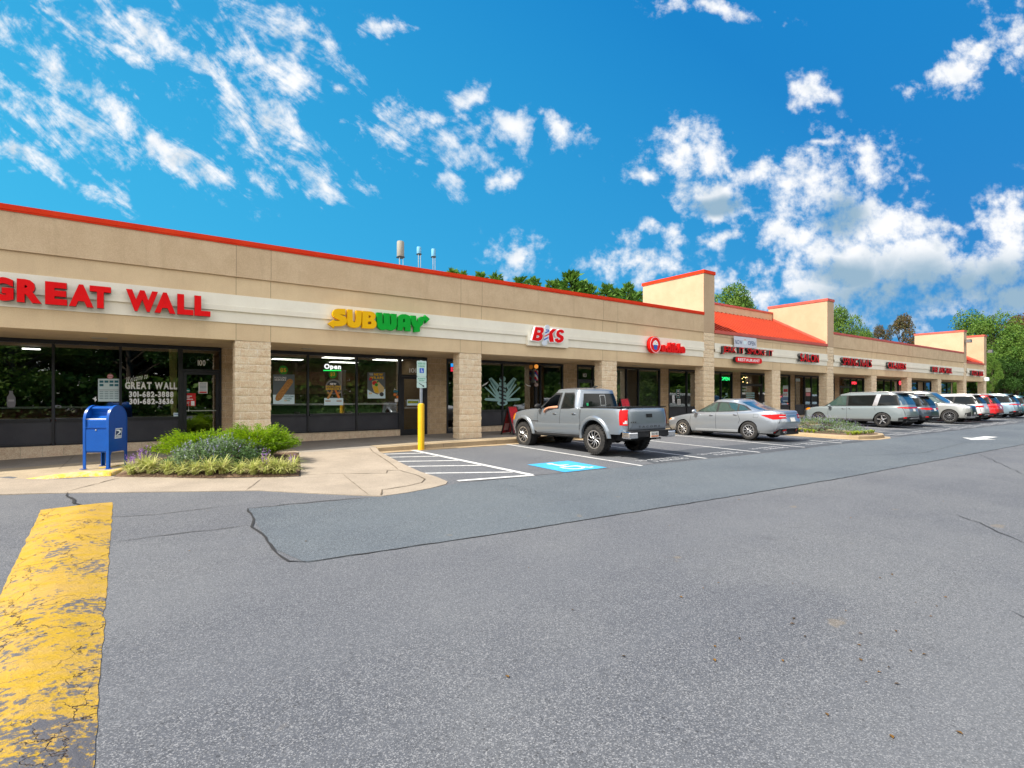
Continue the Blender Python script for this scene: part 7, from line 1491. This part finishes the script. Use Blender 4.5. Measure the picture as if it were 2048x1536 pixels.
def liriope(seed, spikes):
    rnd = random.Random(seed); e = empty('liriope_clump', (0,0,0), 0, 'x', 'ornamental grass', 'variegated grass clumps edging the bed'); mb = MB()
    for k in range(150):
        a = rnd.uniform(0, 2*math.pi); L = rnd.uniform(.26, .44); lean = rnd.uniform(.3, 1.2); w = rnd.uniform(.005, .009); d = Vector((math.cos(a), math.sin(a), 0)); s_ = Vector((-d.y, d.x, 0)); b0 = Vector((rnd.gauss(0, .025), rnd.gauss(0, .025), 0)); rows = []
        for i in range(6):
            t = i/5; p = b0 + d*(L*lean*.8*t*t + .02*t) + Vector((0,0, L*(t*1.05 - lean*.75*t*t))); ww = w*(1 - t**2.5) + .0008; rows.append([p - s_*ww, p + s_*ww])
        mb.grid(rows)
    mb.build('blades', LIR, e)
    if spikes:
        mb = MB()
        for k in range(spikes):
            a = rnd.uniform(0, 2*math.pi); r_ = rnd.uniform(.02, .12); x, y = r_*math.cos(a), r_*math.sin(a); h = rnd.uniform(.30, .42)
            leaves(mb, [(x + rnd.gauss(0,.008), y + rnd.gauss(0,.008), h - .16 + j*.008) for j in range(22)], .02, rnd, .8)
        mb.build('flower_spikes', PUR, e)
    return e
la = liriope(1, 9); lb = liriope(2, 0); lc = liriope(3, 5); src = [la, lb, lc]; us = [0,0,0]
LP = [(-.17, 12.55, 0, 'grass clump with tall purple spikes at the left tip of the bed'), (.02, 12.75, 0, 'purple spiked grass clump just behind the left tip'), (.14, 12.42, 1, 'second grass clump from the left tip, without flowers'), (.42, 12.2, 1, 'third grass clump from the left along the bed edge'), (.85, 11.92, 1, 'grass clump in front of the grey shrub, left side'), (1.30, 11.72, 1, 'short clump under the middle of the grey shrub'), (1.58, 11.55, 1, 'clump right of the middle of the bed edge'), (1.80, 11.42, 1, 'clump fourth from the right end of the bed edge'), (2.04, 11.38, 2, 'clump third from the right end with a few purple spikes'), (2.30, 11.22, 1, 'clump second from the right end of the bed'), (2.46, 11.22, 2, 'rightmost grass clump at the concrete corner'), (.62, 12.02, 1, 'grass clump between the third and the one before the grey shrub'), (1.08, 11.76, 1, 'small clump squeezed under the left half of the grey shrub'), (2.62, 11.75, 1, 'grass clump on the right side edge of the bed'), (2.18, 11.30, 1, 'clump tucked between the spiked one and the second from the right')]
for x, y, k_, lb_ in LP:
    y -= .05
    o = src[k_] if not us[k_] else copy_tree(src[k_]); us[k_] = 1; o.location = (x, y, zb2(x, y) - .01); o.rotation_euler.z = x*9; s_ = 1.12 + .15*math.sin(x*7); o.scale = (s_, s_, s_); o['label'] = lb_; o['group'] = 'variegated grass clumps edging the bed'
# ---- planter island
soft_shrub('lavender_shrub', 'wide low grey green shrub filling the kerbed island', (23.3, 10.6, zg(10.6) + .12), 1.05, 1.9, .62, 7, 6500, 700)
soft_shrub('lavender_shrub', 'smaller flowering shrub at the back of the kerbed island', (23.6, 13.0, zg(13) + .12), .9, 1.0, .55, 8, 3500, 400)
YLG = leafmat('yellow_green_edging', (.36, .40, .03), (.20, .30, .02)); mb = MB(); rnd = random.Random(4)
for k in range(46):
    t = k/45; x, y = (22.05 + .0*t, 13.6 - 4.8*t) if k < 34 else (22.1 + (k-34)*.2, 8.85)
    x += rnd.gauss(0, .06); y += rnd.gauss(0, .06)
    for j in range(26):
        a = rnd.uniform(0, 2*math.pi); L = rnd.uniform(.14, .26); d = Vector((math.cos(a), math.sin(a), 0)); s_ = Vector((-d.y, d.x, 0))*.009; p0 = Vector((x, y, zg(y) + .12)); mb.grid([[p0 - s_, p0 + s_], [p0 + d*L*.3 + Vector((0,0,L*.7)) - s_, p0 + d*L*.3 + Vector((0,0,L*.7)) + s_], [p0 + d*L*.8 + Vector((0,0,L*.65)), p0 + d*L*.8 + Vector((0,0,L*.65)) + s_*.2]])
tag(mb.build('grass_edging', YLG), 'band of yellow green grass along the kerbed island', 'ground cover', kind='stuff')

# fallen leaves and bits on the asphalt
rnd = random.Random(31); mb = MB()
for k in range(80):
    if k < 50: x, y = rnd.gauss(3.6, 1.2), rnd.gauss(1.2, .9)
    else: x, y = rnd.uniform(-1, 14), rnd.uniform(1, 8)
    if y < -.5: continue
    a = rnd.uniform(0, 6.28); s_ = rnd.uniform(.006, .02); z0 = zg(y) + .006; mb.add([(x + s_*math.cos(a), y + s_*math.sin(a), z0), (x + s_*.6*math.cos(a + 1.6), y + s_*.6*math.sin(a + 1.6), z0 + .006), (x - s_*math.cos(a), y - s_*math.sin(a), z0 + .002), (x + s_*.6*math.cos(a - 1.6), y + s_*.6*math.sin(a - 1.6), z0 + .004)], [(0,1,2,3)])
tag(mb.build('leaf_litter', leafmat('dry_leaf_bits', (.22, .11, .02), (.05, .035, .02))), 'scattered dry leaf bits on the near asphalt', 'leaf litter', kind='stuff')
